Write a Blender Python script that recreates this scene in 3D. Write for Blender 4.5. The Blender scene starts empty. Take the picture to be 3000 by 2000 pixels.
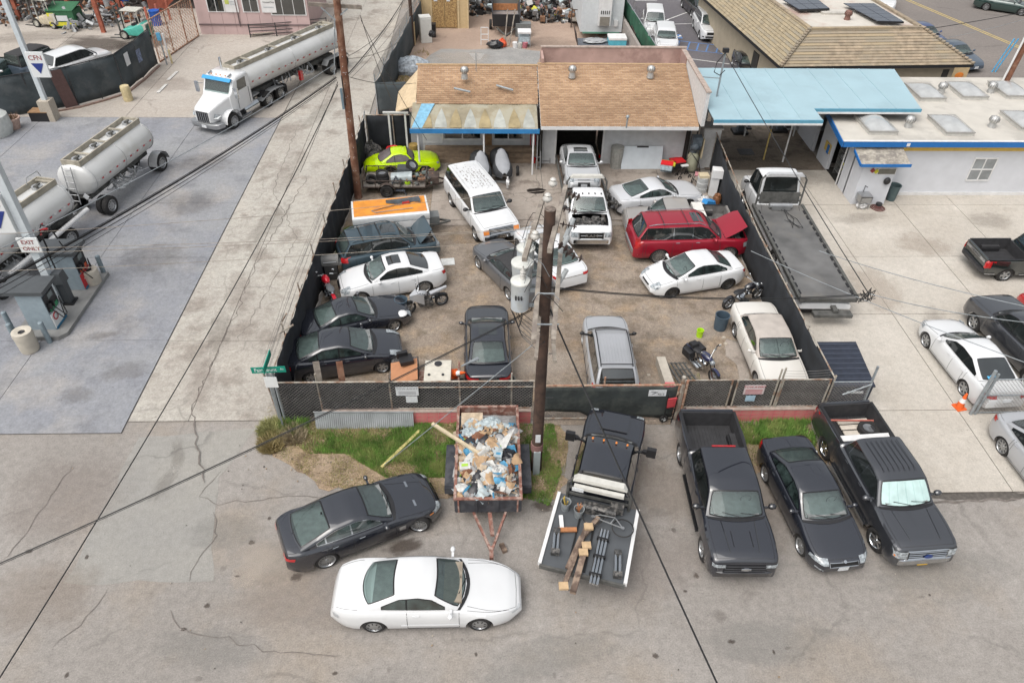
import bpy,bmesh,math,random
import numpy as np
from mathutils import Vector,Matrix
from math import sin,cos,pi,sqrt,radians as R
random.seed(7)
S=bpy.context.scene
COL=S.collection
FPX,PITCH,YAW,ROLL,CH=2160.0,R(40.3),R(2.28),R(1.165),19.37
_f=Vector((sin(YAW)*cos(PITCH),cos(YAW)*cos(PITCH),-sin(PITCH)))
_r0=Vector((cos(YAW),-sin(YAW),0));_u0=_r0.cross(_f)
_r=_r0*cos(ROLL)+_u0*sin(ROLL);_u=_r.cross(_f)
cd=bpy.data.cameras.new('camera');cam=bpy.data.objects.new('camera',cd);COL.objects.link(cam)
cd.sensor_fit='HORIZONTAL';cd.sensor_width=36.0;cd.lens=36*FPX/3000;cd.clip_end=1000;cd.clip_start=.3
cam.matrix_world=Matrix(((_r.x,_u.x,-_f.x,0),(_r.y,_u.y,-_f.y,0),(_r.z,_u.z,-_f.z,CH),(0,0,0,1)))
S.camera=cam
SUN_EL,SUN_AZ=R(60),R(225)
W=bpy.data.worlds.new('World');S.world=W;W.use_nodes=True
nt=W.node_tree;nt.nodes.clear()
sky=nt.nodes.new('ShaderNodeTexSky');sky.sky_type='NISHITA';sky.sun_disc=False
sky.sun_elevation=SUN_EL;sky.sun_rotation=SUN_AZ;sky.air_density=1.6;sky.dust_density=6.0;sky.ozone_density=.6
hs=nt.nodes.new('ShaderNodeHueSaturation');hs.inputs['Saturation'].default_value=.28
bg=nt.nodes.new('ShaderNodeBackground');bg.inputs['Strength'].default_value=.15
wo=nt.nodes.new('ShaderNodeOutputWorld')
nt.links.new(sky.outputs[0],hs.inputs['Color']);nt.links.new(hs.outputs[0],bg.inputs[0]);nt.links.new(bg.outputs[0],wo.inputs[0])
sl=bpy.data.lights.new('sun','SUN');sl.energy=1.35;sl.angle=R(70);sl.color=(1,.965,.92)
so=bpy.data.objects.new('sun',sl);COL.objects.link(so)
sd=Vector((sin(SUN_AZ)*cos(SUN_EL),cos(SUN_AZ)*cos(SUN_EL),sin(SUN_EL)))
so.rotation_euler=sd.to_track_quat('Z','Y').to_euler();so.location=sd*60
S.cycles.transparent_max_bounces=24
S.view_settings.view_transform='Standard';S.view_settings.look='None'
S.view_settings.gamma=1;S.view_settings.use_curve_mapping=False
S.view_settings.exposure=0.17
def G(u,v,z=0.0):
 "point of the place at height z seen at pixel (u, v) of the 3000x2000 photograph"
 d=_f+_r*((u-1500)/FPX)-_u*((v-1000)/FPX)
 t=(z-CH)/d.z
 return Vector((d.x*t,d.y*t,z))
def L(h):
 "sRGB hex to linear"
 return tuple(((c/12.92)if c<=.04045 else((c+.055)/1.055)**2.4)for c in(int(h[i:i+2],16)/255 for i in(0,2,4)))
MATS={}
def mat(name,col,rough=.6,metal=0.,var=.12,scale=6.,coat=0.,bump=0.,spec=.5,col2=None,s2=1.5,alpha=None,detail=3,emit=None):
 if name in MATS:return MATS[name]
 if isinstance(col,str):col=L(col)
 m=bpy.data.materials.new(name);m.use_nodes=True;t=m.node_tree;n=t.nodes;b=n['Principled BSDF']
 b.inputs['Roughness'].default_value=rough;b.inputs['Metallic'].default_value=metal
 b.inputs['Specular IOR Level'].default_value=spec
 if coat:b.inputs['Coat IOR'].default_value=1.6;b.inputs['Coat Weight'].default_value=coat;b.inputs['Coat Roughness'].default_value=.04
 tc=n.new('ShaderNodeTexCoord')
 if var or col2:
  nz=n.new('ShaderNodeTexNoise');nz.inputs['Scale'].default_value=scale;nz.inputs['Detail'].default_value=detail
  t.links.new(tc.outputs['Object'],nz.inputs['Vector'])
  rp=n.new('ShaderNodeValToRGB');e=rp.color_ramp.elements
  e[0].position=.3;e[1].position=.7
  e[0].color=(*[c*(1-var)for c in col],1);e[1].color=(*[min(1,c*(1+var*.7))for c in col],1)
  t.links.new(nz.outputs[0],rp.inputs[0]);out=rp.outputs[0]
  if col2:
   if isinstance(col2,str):col2=L(col2)
   n2=n.new('ShaderNodeTexNoise');n2.inputs['Scale'].default_value=s2;n2.inputs['Detail'].default_value=5;n2.inputs['Roughness'].default_value=.65
   t.links.new(tc.outputs['Object'],n2.inputs['Vector'])
   r2=n.new('ShaderNodeValToRGB');r2.color_ramp.elements[0].position=.47;r2.color_ramp.elements[1].position=.6
   t.links.new(n2.outputs[0],r2.inputs[0])
   mx=n.new('ShaderNodeMix');mx.data_type='RGBA'
   t.links.new(r2.outputs[0],mx.inputs[0]);t.links.new(out,mx.inputs[6]);mx.inputs[7].default_value=(*col2,1);out=mx.outputs[2]
  t.links.new(out,b.inputs['Base Color'])
  if bump:
   bp=n.new('ShaderNodeBump');bp.inputs['Strength'].default_value=bump;bp.inputs['Distance'].default_value=.02
   t.links.new(nz.outputs[0],bp.inputs['Height']);t.links.new(bp.outputs[0],b.inputs['Normal'])
 else:
  b.inputs['Base Color'].default_value=(*col,1)
 if emit:b.inputs['Emission Color'].default_value=(*L(emit),1);b.inputs['Emission Strength'].default_value=.6
 MATS[name]=m
 return m
def ground_mat(name,base,alt,stain,scl=.35,fine=30,crack=.0,crack_s=.35,altpos=(.42,.62),stainpos=(.62,.72),rough=.9,bump=.25,third=None,stainamt=.8,grain=(.80,1.14),mott=(.88,1.08)):
 "weathered paving: two tones in large patches, stains, fine grain, optional crack lines"
 if name in MATS:return MATS[name]
 base,alt,stain=[L(c)if isinstance(c,str)else c for c in(base,alt,stain)]
 m=bpy.data.materials.new(name);m.use_nodes=True;t=m.node_tree;n=t.nodes;b=n['Principled BSDF']
 b.inputs['Roughness'].default_value=rough;b.inputs['Specular IOR Level'].default_value=.3
 tc=n.new('ShaderNodeTexCoord')
 def noise(s,d=6,r=.6,off=0):
  mp=n.new('ShaderNodeMapping');mp.inputs['Location'].default_value=(off,off*1.7,0)
  t.links.new(tc.outputs['Object'],mp.inputs[0])
  z=n.new('ShaderNodeTexNoise');z.inputs['Scale'].default_value=s;z.inputs['Detail'].default_value=d;z.inputs['Roughness'].default_value=r
  t.links.new(mp.outputs[0],z.inputs['Vector']);return z.outputs[0]
 def ramp(src,p0,p1,c0=(0,0,0,1),c1=(1,1,1,1)):
  r=n.new('ShaderNodeValToRGB');e=r.color_ramp.elements;e[0].position=p0;e[1].position=p1;e[0].color=c0;e[1].color=c1
  t.links.new(src,r.inputs[0]);return r.outputs[0]
 def mix(f,a,c,mode='MIX'):
  x=n.new('ShaderNodeMix');x.data_type='RGBA';x.blend_type=mode
  for s,i in((f,0),(a,6),(c,7)):
   if isinstance(s,(float,int)):x.inputs[i].default_value=s
   elif isinstance(s,tuple):x.inputs[i].default_value=(*s[:3],1)
   else:t.links.new(s,x.inputs[i])
  return x.outputs[2]
 c=mix(ramp(noise(scl),*altpos),base,alt)
 if third:c=mix(ramp(noise(scl*1.7,off=31),.5,.68),c,L(third))
 st=ramp(noise(scl*3.2,7,.62,off=11),*stainpos)
 mu=n.new('ShaderNodeMath');mu.operation='MULTIPLY';mu.inputs[1].default_value=stainamt
 t.links.new(st,mu.inputs[0]);c=mix(mu.outputs[0],c,stain)
 fn=noise(fine,3,.7,off=5)
 c=mix(1.0,c,ramp(fn,.25,.75,(*[grain[0]]*3,1),(*[grain[1]]*3,1)),'MULTIPLY')
 md=noise(4.5,5,.7,off=9)
 c=mix(1.0,c,ramp(md,.3,.7,(*[mott[0]]*3,1),(*[mott[1]]*3,1)),'MULTIPLY')
 spk=ramp(noise(9.0,2,.5,off=21),.70,.76)
 mu2=n.new('ShaderNodeMath');mu2.operation='MULTIPLY';mu2.inputs[1].default_value=.45
 t.links.new(spk,mu2.inputs[0]);c=mix(mu2.outputs[0],c,tuple(x*.45 for x in stain))
 if crack:
  vm=n.new('ShaderNodeTexVoronoi');vm.feature='DISTANCE_TO_EDGE';vm.inputs['Scale'].default_value=crack_s
  wv=n.new('ShaderNodeVectorMath');wv.operation='MULTIPLY_ADD';
  nn=n.new('ShaderNodeTexNoise');nn.inputs['Scale'].default_value=1.3;nn.inputs['Detail'].default_value=5
  t.links.new(tc.outputs['Object'],nn.inputs['Vector'])
  t.links.new(nn.outputs['Color'],wv.inputs[0]);wv.inputs[1].default_value=(1.1,1.1,0);t.links.new(tc.outputs['Object'],wv.inputs[2])
  t.links.new(wv.outputs[0],vm.inputs['Vector'])
  cr=ramp(vm.outputs['Distance'],.003,.011,(1,1,1,1),(0,0,0,1))
  gate=ramp(noise(.28,3,off=3),.46,.56)
  m3=n.new('ShaderNodeMath');m3.operation='MULTIPLY';t.links.new(cr,m3.inputs[0]);t.links.new(gate,m3.inputs[1])
  m4=n.new('ShaderNodeMath');m4.operation='MULTIPLY';t.links.new(m3.outputs[0],m4.inputs[0]);m4.inputs[1].default_value=crack
  c=mix(m4.outputs[0],c,tuple(x*.3 for x in base))
 t.links.new(c,b.inputs['Base Color'])
 bp=n.new('ShaderNodeBump');bp.inputs['Strength'].default_value=bump;bp.inputs['Distance'].default_value=.03
 t.links.new(fn,bp.inputs['Height']);t.links.new(bp.outputs[0],b.inputs['Normal'])
 MATS[name]=m
 return m
def prop(o,label=None,cat=None,group=None,kind=None):
 for k,v in(('label',label),('category',cat),('group',group),('kind',kind)):
  if v:o[k]=v
 return o
def thing(name,label,cat,loc=(0,0,0),rz=0.,group=None):
 o=bpy.data.objects.new(name,None);COL.objects.link(o);o.empty_display_size=.2
 o.location=loc;o.rotation_euler=(0,0,rz)
 return prop(o,label,cat,group)
def copy_tree(o,parent=None):
 c=o.copy();COL.objects.link(c);c.parent=parent
 for ch in list(o.children):copy_tree(ch,c)
 return c
def copy_thing(o,loc,rz,label=None,group=None):
 c=copy_tree(o);c.location=loc;c.rotation_euler=(0,0,rz)
 if label:c['label']=label
 if group:c['group']=group
 return c
def wmat(o):
 m=o.matrix_basis.copy()
 while o.parent:o=o.parent;m=o.matrix_basis@m
 return m
class MB:
 "collects shapes, then becomes one mesh object"
 def __init__(s):s.v=[];s.f=[];s.m=[];s.cur=0
 def mi(s,i):s.cur=i;return s
 def add(s,vs,fs):
  o=len(s.v);s.v+=[tuple(p)for p in vs];s.f+=[tuple(i+o for i in f)for f in fs];s.m+=[s.cur]*len(fs);return s
 def box(s,c,d,rz=0.,rot=None,taper=1.):
  x,y,z=[k/2 for k in d];vs=[]
  M=rot if rot is not None else Matrix.Rotation(rz,3,'Z')
  for sz in(-1,1):
   k=taper if sz>0 else 1.
   for sx,sy in((-1,-1),(1,-1),(1,1),(-1,1)):
    vs.append(Vector(c)+M@Vector((sx*x*k,sy*y*k,sz*z)))
  return s.add(vs,[(3,2,1,0),(4,5,6,7),(0,1,5,4),(1,2,6,5),(2,3,7,6),(3,0,4,7)])
 def bar(s,a,b,w,h=None):
  "square bar from a to b"
  a,b=Vector(a),Vector(b);h=h or w;d=b-a
  q=d.to_track_quat('X','Z').to_matrix()
  return s.box((a+b)/2,(d.length,w,h),rot=q)
 def cyl(s,a,b,r0,r1=None,n=10,caps=True):
  a,b=Vector(a),Vector(b);r1=r0 if r1 is None else r1
  q=(b-a).to_track_quat('Z','Y').to_matrix();vs=[]
  for p,r in((a,r0),(b,r1)):
   for i in range(n):t=2*pi*i/n;vs.append(p+q@Vector((r*cos(t),r*sin(t),0)))
  fs=[(i,(i+1)%n,n+(i+1)%n,n+i)for i in range(n)]
  if caps:fs+=[tuple(range(n-1,-1,-1)),tuple(range(n,2*n))]
  return s.add(vs,fs)
 def tube(s,pts,r,n=6):
  pts=[Vector(p)for p in pts];vs=[];k=len(pts)
  rs=r if isinstance(r,(list,tuple))else[r]*k
  for i,p in enumerate(pts):
   d=(pts[min(i+1,k-1)]-pts[max(i-1,0)]).normalized()
   up=Vector((0,0,1))if abs(d.z)<.95 else Vector((1,0,0))
   a=d.cross(up).normalized();b=a.cross(d)
   for j in range(n):t=2*pi*j/n;vs.append(p+(a*cos(t)+b*sin(t))*rs[i])
  fs=[(i*n+j,i*n+(j+1)%n,(i+1)*n+(j+1)%n,(i+1)*n+j)for i in range(k-1)for j in range(n)]
  fs+=[tuple(range(n-1,-1,-1)),tuple(range((k-1)*n,k*n))]
  return s.add(vs,fs)
 def lathe(s,prof,c=(0,0,0),n=16,axis='Z',arc=2*pi):
  vs=[];c=Vector(c)
  full=abs(arc-2*pi)<1e-6;m=n if full else n+1
  for r,z in prof:
   for i in range(m):
    t=arc*i/n;p=(r*cos(t),r*sin(t),z)
    if axis=='Y':p=(p[0],p[2],p[1])
    if axis=='X':p=(p[2],p[0],p[1])
    vs.append(c+Vector(p))
  fs=[]
  for k in range(len(prof)-1):
   for i in range(n):
    j=(i+1)%m if full else i+1
    fs.append((k*m+i,k*m+j,(k+1)*m+j,(k+1)*m+i))
  return s.add(vs,fs)
 def prism(s,poly,z0,z1,close=True):
  n=len(poly);vs=[(p[0],p[1],z0)for p in poly]+[(p[0],p[1],z1)for p in poly]
  fs=[(i,(i+1)%n,n+(i+1)%n,n+i)for i in range(n)]
  if close:fs+=[tuple(range(n-1,-1,-1)),tuple(range(n,2*n))]
  return s.add(vs,fs)
 def face(s,pts):return s.add(pts,[tuple(range(len(pts)))])
 def slab(s,pts,nrm):
  "polygon given thickness along a vector"
  n=len(pts);nrm=Vector(nrm);vs=[Vector(p)for p in pts];vs+=[p+nrm for p in vs]
  return s.add(vs,[(i,(i+1)%n,n+(i+1)%n,n+i)for i in range(n)]+[tuple(range(n-1,-1,-1)),tuple(range(n,2*n))])
 def grid(s,rows):
  m=len(rows[0]);vs=[p for r in rows for p in r]
  return s.add(vs,[(i*m+j,i*m+j+1,(i+1)*m+j+1,(i+1)*m+j)for i in range(len(rows)-1)for j in range(m-1)])
 def ball(s,c,r,n=8,sq=(1,1,1)):
  prof=[(max(1e-3,r*sin(pi*i/(n//2+2))),-r*cos(pi*i/(n//2+2)))for i in range(n//2+3)]
  o=len(s.v);s.lathe(prof,(0,0,0),n)
  for i in range(o,len(s.v)):p=s.v[i];s.v[i]=(c[0]+p[0]*sq[0],c[1]+p[1]*sq[1],c[2]+p[2]*sq[2])
  return s
 def bolt(s,c,r=.02):return s.cyl(c,(c[0],c[1],c[2]+r),r,n=6)
 def mesh(s,name,mats,smooth=None):
  me=bpy.data.meshes.new(name);me.from_pydata(s.v,[],s.f)
  for m in(mats if isinstance(mats,(list,tuple))else[mats]):me.materials.append(m)
  if max(s.m,default=0):me.polygons.foreach_set('material_index',s.m)
  me.update()
  if smooth:
   me.polygons.foreach_set('use_smooth',[True]*len(me.polygons));me.set_sharp_from_angle(angle=R(smooth))
  return me
 def build(s,name,mats,parent=None,smooth=None,world=False,fix=True,**kw):
  if world and parent is not None:
   M=wmat(parent).inverted();s.v=[tuple(M@Vector(p))for p in s.v]
  me=s.mesh(name,mats,smooth)
  if fix:
   bm=bmesh.new();bm.from_mesh(me);bmesh.ops.recalc_face_normals(bm,faces=bm.faces);bm.to_mesh(me);bm.free()
  o=bpy.data.objects.new(name,me);COL.objects.link(o);o.parent=parent
  return prop(o,**kw)
def text(name,s,size,loc,rot,m,parent=None,depth=.004,ax='CENTER',world=False,sx=1.):
 cu=bpy.data.curves.new(name,'FONT');cu.body=s;cu.size=size;cu.align_x=ax;cu.align_y='CENTER';cu.extrude=depth;cu.resolution_u=2
 o=bpy.data.objects.new(name,cu);COL.objects.link(o)
 dg=bpy.context.evaluated_depsgraph_get();me=bpy.data.meshes.new_from_object(o.evaluated_get(dg))
 bpy.data.objects.remove(o);bpy.data.curves.remove(cu)
 me.materials.clear();me.materials.append(m)
 o=bpy.data.objects.new(name,me);COL.objects.link(o)
 M=Matrix.Translation(loc)@(rot if isinstance(rot,Matrix)else Matrix.Rotation(rot[2],4,'Z')@Matrix.Rotation(rot[0],4,'X'))@Matrix.Diagonal((sx,1,1,1))
 if world and parent is not None:M=wmat(parent).inverted()@M
 o.parent=parent;o.matrix_basis=M
 return o
def catenary(a,b,sag,n=14):
 a,b=Vector(a),Vector(b)
 return[a.lerp(b,i/n)-Vector((0,0,4*sag*(i/n)*(1-i/n)))for i in range(n+1)]
def GY(u,v,Y):
 "point of the plane y = Y seen at pixel (u, v)"
 d=_f+_r*((u-1500)/FPX)-_u*((v-1000)/FPX);t=Y/d.y
 return Vector((d.x*t,Y,CH+d.z*t))
def sheet(name,pts,z,m,kind='structure',px=False,th=0,parent=None):
 p=[((G(*q))if px else Vector((*q,0)))for q in pts]
 mb=MB();mb.prism([(q.x,q.y)for q in p],z-max(th,.002),z);return mb.build(name,m,parent,kind=kind if not parent else None)
def wobble(pts,amp=.12,step=.5,seed=3):
 rd=random.Random(seed);out=[]
 n=len(pts)
 for i in range(n):
  a=Vector(pts[i]);b=Vector(pts[(i+1)%n]);k=max(1,int((b-a).length/step))
  for j in range(k):out.append(tuple(a.lerp(b,j/k)+Vector((rd.gauss(0,amp),rd.gauss(0,amp)))))
 return out
M_street=ground_mat('street_asphalt','8d8883','98938e','7d7772',scl=.13,fine=22,crack=.25,crack_s=.16,third='92897f',stainamt=.7,grain=(.72,1.2),mott=(.82,1.12))
M_patch=ground_mat('asphalt_patch','908e8a','97948e','84817c',scl=.2,fine=24,crack=.35,crack_s=.2,stainamt=.4)
M_fore=ground_mat('forecourt_concrete','87898f','929395','727378',scl=.18,fine=14,crack=.0,stainpos=(.52,.68),bump=.12,third='9b9896',stainamt=.6,mott=(.86,1.08))
M_alley=ground_mat('alley_concrete','b0aca4','a59f97','8b837b',scl=.16,fine=16,crack=.3,crack_s=.22,stainpos=(.52,.64),bump=.2,third='b2aca3',stainamt=.8,grain=(.74,1.18),mott=(.82,1.12))
M_apron=ground_mat('apron_concrete','a9a198','b0a9a1','8d847c',scl=.15,fine=14,crack=.4,crack_s=.18,bump=.15,stainamt=.6)
M_lot=ground_mat('lot_concrete','b1aaa0','b8b2a9','9f978c',scl=.2,fine=18,crack=.0,bump=.1,third='bfb9b0',stainpos=(.6,.75),stainamt=.6)
M_dirt=ground_mat('yard_dirt','8c8074','988c7f','73675a',scl=.45,fine=20,bump=.9,third='9d8a74',stainpos=(.48,.64),stainamt=.7,rough=1,grain=(.62,1.3),mott=(.78,1.16))
M_slab=ground_mat('yard_concrete','a1988f','978d84','746a62',scl=.3,fine=18,crack=.7,crack_s=.3,bump=.2,stainpos=(.54,.66))
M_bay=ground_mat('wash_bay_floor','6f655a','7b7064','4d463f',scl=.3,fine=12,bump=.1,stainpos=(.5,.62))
M_lotdark=ground_mat('parking_asphalt','625f63','6a676a','55535a',scl=.12,fine=18,crack=.0,bump=.2,stainamt=.4)
M_road=ground_mat('far_road','79736f','827b76','6c6663',scl=.1,fine=12,crack=.3,crack_s=.1,bump=.15,stainamt=.4)
M_walk=ground_mat('sidewalk_concrete','b3aa9d','a89f92','90877c',scl=.3,fine=14,bump=.1)
M_verge=ground_mat('verge_dirt','9b8975','a69076','7b6a58',scl=.5,fine=22,bump=.9,grain=(.6,1.3),mott=(.78,1.16),third='998a76',stainpos=(.52,.62),rough=1)
M_gravel=ground_mat('grey_gravel','8d8c8a','9b9996','7a7775',scl=.4,fine=30,bump=.7)
M_joint=mat('joint_dark',(.10,.09,.08),rough=.95,var=.3,scale=8)
M_wpaint=mat('road_white',(.62,.62,.60),rough=.8,var=.25,scale=14)
M_ypaint=mat('road_yellow',(.50,.38,.14),rough=.8,var=.25,scale=10)
M_bpaint=mat('road_blue',(.10,.20,.42),rough=.8,var=.3,scale=10)
sheet('ground',[(-300,-120),(300,-120),(300,400),(-300,400)],0,M_street)
sheet('asphalt_patch',wobble([G(404,1285).xy,G(759,1250).xy,G(640,1400).xy,G(623,1703).xy,G(190,1703).xy],.05),.005,M_patch)
def slabs(name,xs,ys,z,m,skip=None,jw=.022,th=.05):
 base=sheet(name,[(xs[0],ys[0]),(xs[-1],ys[0]),(xs[-1],ys[-1]),(xs[0],ys[-1])],z-.02,M_joint)
 rd=random.Random(len(xs))
 for i in range(len(xs)-1):
  for j in range(len(ys)-1):
   if skip and skip(i,j):continue
   mb=MB();mb.box(((xs[i]+xs[i+1])/2,(ys[j]+ys[j+1])/2,z-.012+rd.uniform(-.002,.002)),(xs[i+1]-xs[i]-jw,ys[j+1]-ys[j]-jw,.024));mb.build('slab',m,base)
 return base
slabs('forecourt_slabs',[-62,-52,-42,-33,-27.4,-21.6,-17.9,-12.9],[17.95,22.97,28.9,33.9,38.7,44.4],.045,M_fore)
slabs('alley_slabs',[-12.87,-10.75,-7.5],[18.5,22.9,31.6,38.4,44.4,52,60,72,90],.042,M_alley)
slabs('apron_slabs',[-62,-45,-32,-22.5,-12.9],[44.43,50.5,59.5,80],.04,M_apron,jw=.03)
slabs('lot_slabs',[12.75,17.3,21.45,24.58,29,34,42],[14.95,18.72,24.45,28.85,33.7,37.6],.05,M_lot,jw=.03)
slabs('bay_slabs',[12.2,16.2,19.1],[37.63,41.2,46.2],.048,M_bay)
sheet('street_edge',wobble([(12.7,14.75),(42,14.4),(42,15.0),(12.7,15.0)],.07,.4),.012,M_joint)
sheet('yard_ground',wobble([(-7.4,18.45),(1.7,18.45),(2,18.2),(6.5,18.2),(6.6,18.45),(11.9,18.45),(11.9,42),(-6.9,42)],.03,1.),.014,M_dirt)
sheet('back_yard_ground',[(-7.3,42),(11.2,42),(13.5,95),(-5.5,95)],.012,ground_mat('back_dirt','a08c7e','ab9788','85746a',scl=.3,fine=26,bump=.6,rough=1))
sheet('gravel_patch',wobble([G(1290,150).xy,G(1500,140).xy,G(1600,150).xy,G(1590,210).xy,G(1215,210).xy],.3,1.),.018,M_gravel)
slabs('yard_slabs',[-3.0,.2,2.9,6.2,9.4,11.7],[32.2,34.9,38.5],.05,M_slab,jw=.03)
sheet('yard_slab_edge',wobble([(-3,31.7),(11.6,31.7),(11.6,32.2),(-3,32.2)],.08,.5),.03,M_slab)
sheet('parking_lot',[(11.3,46.25),(18.4,46.25),(19,47),(18.2,62),(18.4,100),(13.2,100)],.02,M_lotdark)
sheet('side_sidewalk',[G(2290,240).xy,G(2105,95).xy,G(2060,60).xy,(18.9,75),(20.5,75),(20,46)],.13,M_walk)
rdp=[(30.2,45),(36.5,42),(60,62),(75,90),(40,110),(26,95)]
sheet('far_road',[(31.5,44),(38,38),(90,60),(90,120),(24,120),(29,72)],.02,M_road)
a,b=G(2655,0),G(3000,146);d=(b-a).normalized();n_=Vector((d.y,-d.x,0))
for k in(-.16,.16):MB().bar(a-d*30+n_*k+Vector((0,0,.026)),b+d*12+n_*k+Vector((0,0,.026)),.12,.004).build('centre_line',M_ypaint,kind='structure')
MB().prism([G(2860,0).xy,G(3020,50).xy,(80,90),(70,110)],.0,.14).build('far_sidewalk',M_walk,kind='structure')
def line_px(u0,v0,u1,v1,w,m,z=.026,name='parking_line'):
 p,q=G(u0,v0),G(u1,v1);return MB().bar(p+Vector((0,0,z)),q+Vector((0,0,z)),w,.004).build(name,m,kind='structure')
for q in((1922,73,2030,73-2,.1),(1931,68,2012,38,.1),(2003,171,2137,189,.1),(2027,204,2080,210,.1),(1860,3,1925,4,.1),(1985,0,2008,4,.1)):line_px(*q,M_wpaint)
for q in((1963,118,2130,137,.1),(1975,143,2140,161,.1),(1965,120,1987,142,.12),(1990,121,1984,142,.12),(2021,125,2013,146,.12),(2047,129,2040,150,.12),(2075,133,2068,153,.12),(2105,134,2098,155,.12),(2132,147,2128,159,.12)):line_px(*q,M_bpaint)
sm=MB();c0=G(1975,108);sm.box((c0.x,c0.y,.024),(1.2,1.0,.004));smo=sm.build('parking_symbol',M_bpaint,kind='structure')
mb=MB();
for i in range(12):t=2*pi*i/12;t2=2*pi*(i+1)/12;mb.bar((c0.x+.25*cos(t),c0.y+.25*sin(t)-.05,.028),(c0.x+.25*cos(t2),c0.y+.25*sin(t2)-.05,.028),.07,.004)
mb.bar((c0.x,c0.y-.05,.0285),(c0.x-.05,c0.y+.38,.0285),.08,.004);mb.build('wheelchair_mark',M_wpaint,smo)
for q in((463,275,488,250),(493,238,520,212)):line_px(*q,.22,mat('kerb_stop',(.52,.51,.49),.8,var=.3),z=.08,name='lane_mark')
def crack(pts,w=.03,z=.02,seed=1,name='crack'):
 rd=random.Random(seed);p=[G(*q)for q in pts];out=[]
 for a,b in zip(p,p[1:]):
  n=max(2,int((b-a).length/.25))
  for i in range(n):out.append(a.lerp(b,i/n)+Vector((rd.gauss(0,.05),rd.gauss(0,.05),z)))
 out.append(p[-1]+Vector((0,0,z)));mb=MB();L_=[];R_=[]
 for i,q in enumerate(out):
  d=(out[min(i+1,len(out)-1)]-out[max(0,i-1)]).normalized();k=Vector((-d.y,d.x,0))*w*rd.uniform(.25,.6)*(.3 if i in(0,len(out)-1)else 1);L_.append(q+k);R_.append(q-k)
 mb.grid([L_,R_]);return mb.build(name,M_crack,kind='structure')
M_crack=mat('crack_dark',(.17,.15,.135),rough=1,var=.3,scale=6)
crack([(640,1385),(590,1450),(640,1480),(840,1455),(950,1458)],.02)
crack([(545,1700),(570,1650),(640,1570),(625,1500)],.03,seed=2)
crack([(150,1905),(250,1810),(320,1720)],.02,seed=3)
crack([(500,1790),(520,1840),(640,1870),(800,1905),(1000,1920)],.025,seed=4)
crack([(10,1640),(120,1500),(210,1360)],.02,seed=5);crack([(600,1410),(560,1200),(700,900),(760,760),(900,520)],.045,z=.046,seed=6)
crack([(870,380),(800,560),(870,700),(700,1000)],.03,z=.046,seed=7)
crack([(1400,760),(1700,700),(1750,620)],.012,z=.052,seed=8);crack([(2650,1480),(2750,1470),(2990,1462)],.1,seed=9)
def soft_mat(name,col,amt,rough=.85,core=.25,ns=1.6):
 "a stain that fades out unevenly from its middle"
 if name in MATS:return MATS[name]
 m=bpy.data.materials.new(name);m.use_nodes=True;t=m.node_tree;n=t.nodes;b=n['Principled BSDF'];b.inputs['Base Color'].default_value=(*L(col),1);b.inputs['Roughness'].default_value=rough
 tc=n.new('ShaderNodeTexCoord');ln=n.new('ShaderNodeVectorMath');ln.operation='LENGTH';t.links.new(tc.outputs['Object'],ln.inputs[0])
 nz=n.new('ShaderNodeTexNoise');nz.inputs['Scale'].default_value=ns;nz.inputs['Detail'].default_value=6;nz.inputs['Roughness'].default_value=.65
 oi=n.new('ShaderNodeObjectInfo');va=n.new('ShaderNodeVectorMath');va.operation='ADD';t.links.new(tc.outputs['Object'],va.inputs[0]);cx=n.new('ShaderNodeCombineXYZ');t.links.new(oi.outputs['Random'],cx.inputs[2]);sc_=n.new('ShaderNodeVectorMath');sc_.operation='SCALE';sc_.inputs['Scale'].default_value=40;t.links.new(cx.outputs[0],sc_.inputs[0]);t.links.new(sc_.outputs[0],va.inputs[1]);t.links.new(va.outputs[0],nz.inputs['Vector'])
 a=n.new('ShaderNodeMath');a.operation='MULTIPLY_ADD';t.links.new(nz.outputs[0],a.inputs[0]);a.inputs[1].default_value=1.5;a.inputs[2].default_value=.25
 s_=n.new('ShaderNodeMath');s_.operation='SUBTRACT';t.links.new(a.outputs[0],s_.inputs[0]);t.links.new(ln.outputs['Value'],s_.inputs[1])
 r=n.new('ShaderNodeMapRange');r.interpolation_type='SMOOTHSTEP';r.inputs[1].default_value=0;r.inputs[2].default_value=core+.4;r.inputs[4].default_value=amt;t.links.new(s_.outputs[0],r.inputs[0])
 e=n.new('ShaderNodeMapRange');e.inputs[1].default_value=1.0;e.inputs[2].default_value=.8;t.links.new(ln.outputs['Value'],e.inputs[0])
 mu=n.new('ShaderNodeMath');mu.operation='MULTIPLY';t.links.new(r.outputs[0],mu.inputs[0]);t.links.new(e.outputs[0],mu.inputs[1]);t.links.new(mu.outputs[0],b.inputs['Alpha'])
 MATS[name]=m;return m
_sz=[0]
def soft(u,v,rx,ry,m,z=None,rz=0.,name='paving_stain'):
 c=G(u,v);zz=z if z is not None else(.006 if c.y<18.2 else(.047 if c.x<-8 else(.052 if c.x>12.6 else .018)))
 _sz[0]+=1;o=MB().face([(cos(2*pi*k/24),sin(2*pi*k/24),0)for k in range(24)]).build(name,m,kind='structure',fix=False);o.location=(c.x,c.y,zz+.0017*(_sz[0]%8));o.scale=(rx,ry,1);o.rotation_euler=(0,0,rz);return o
S_oil=soft_mat('stain_oil','4a4039',.6);S_dk=soft_mat('stain_dark','5f564e',.19,ns=2.6);S_br=soft_mat('stain_brown','8f7e6e',.22,ns=2.2);S_gy=soft_mat('stain_grey','8a8985',.22,ns=2.2);S_lt=soft_mat('stain_pale','b5aa9e',.4,ns=2.6);S_pk=soft_mat('stain_pink','8d8078',.2,ns=2.2)
rd=random.Random(17)
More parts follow.
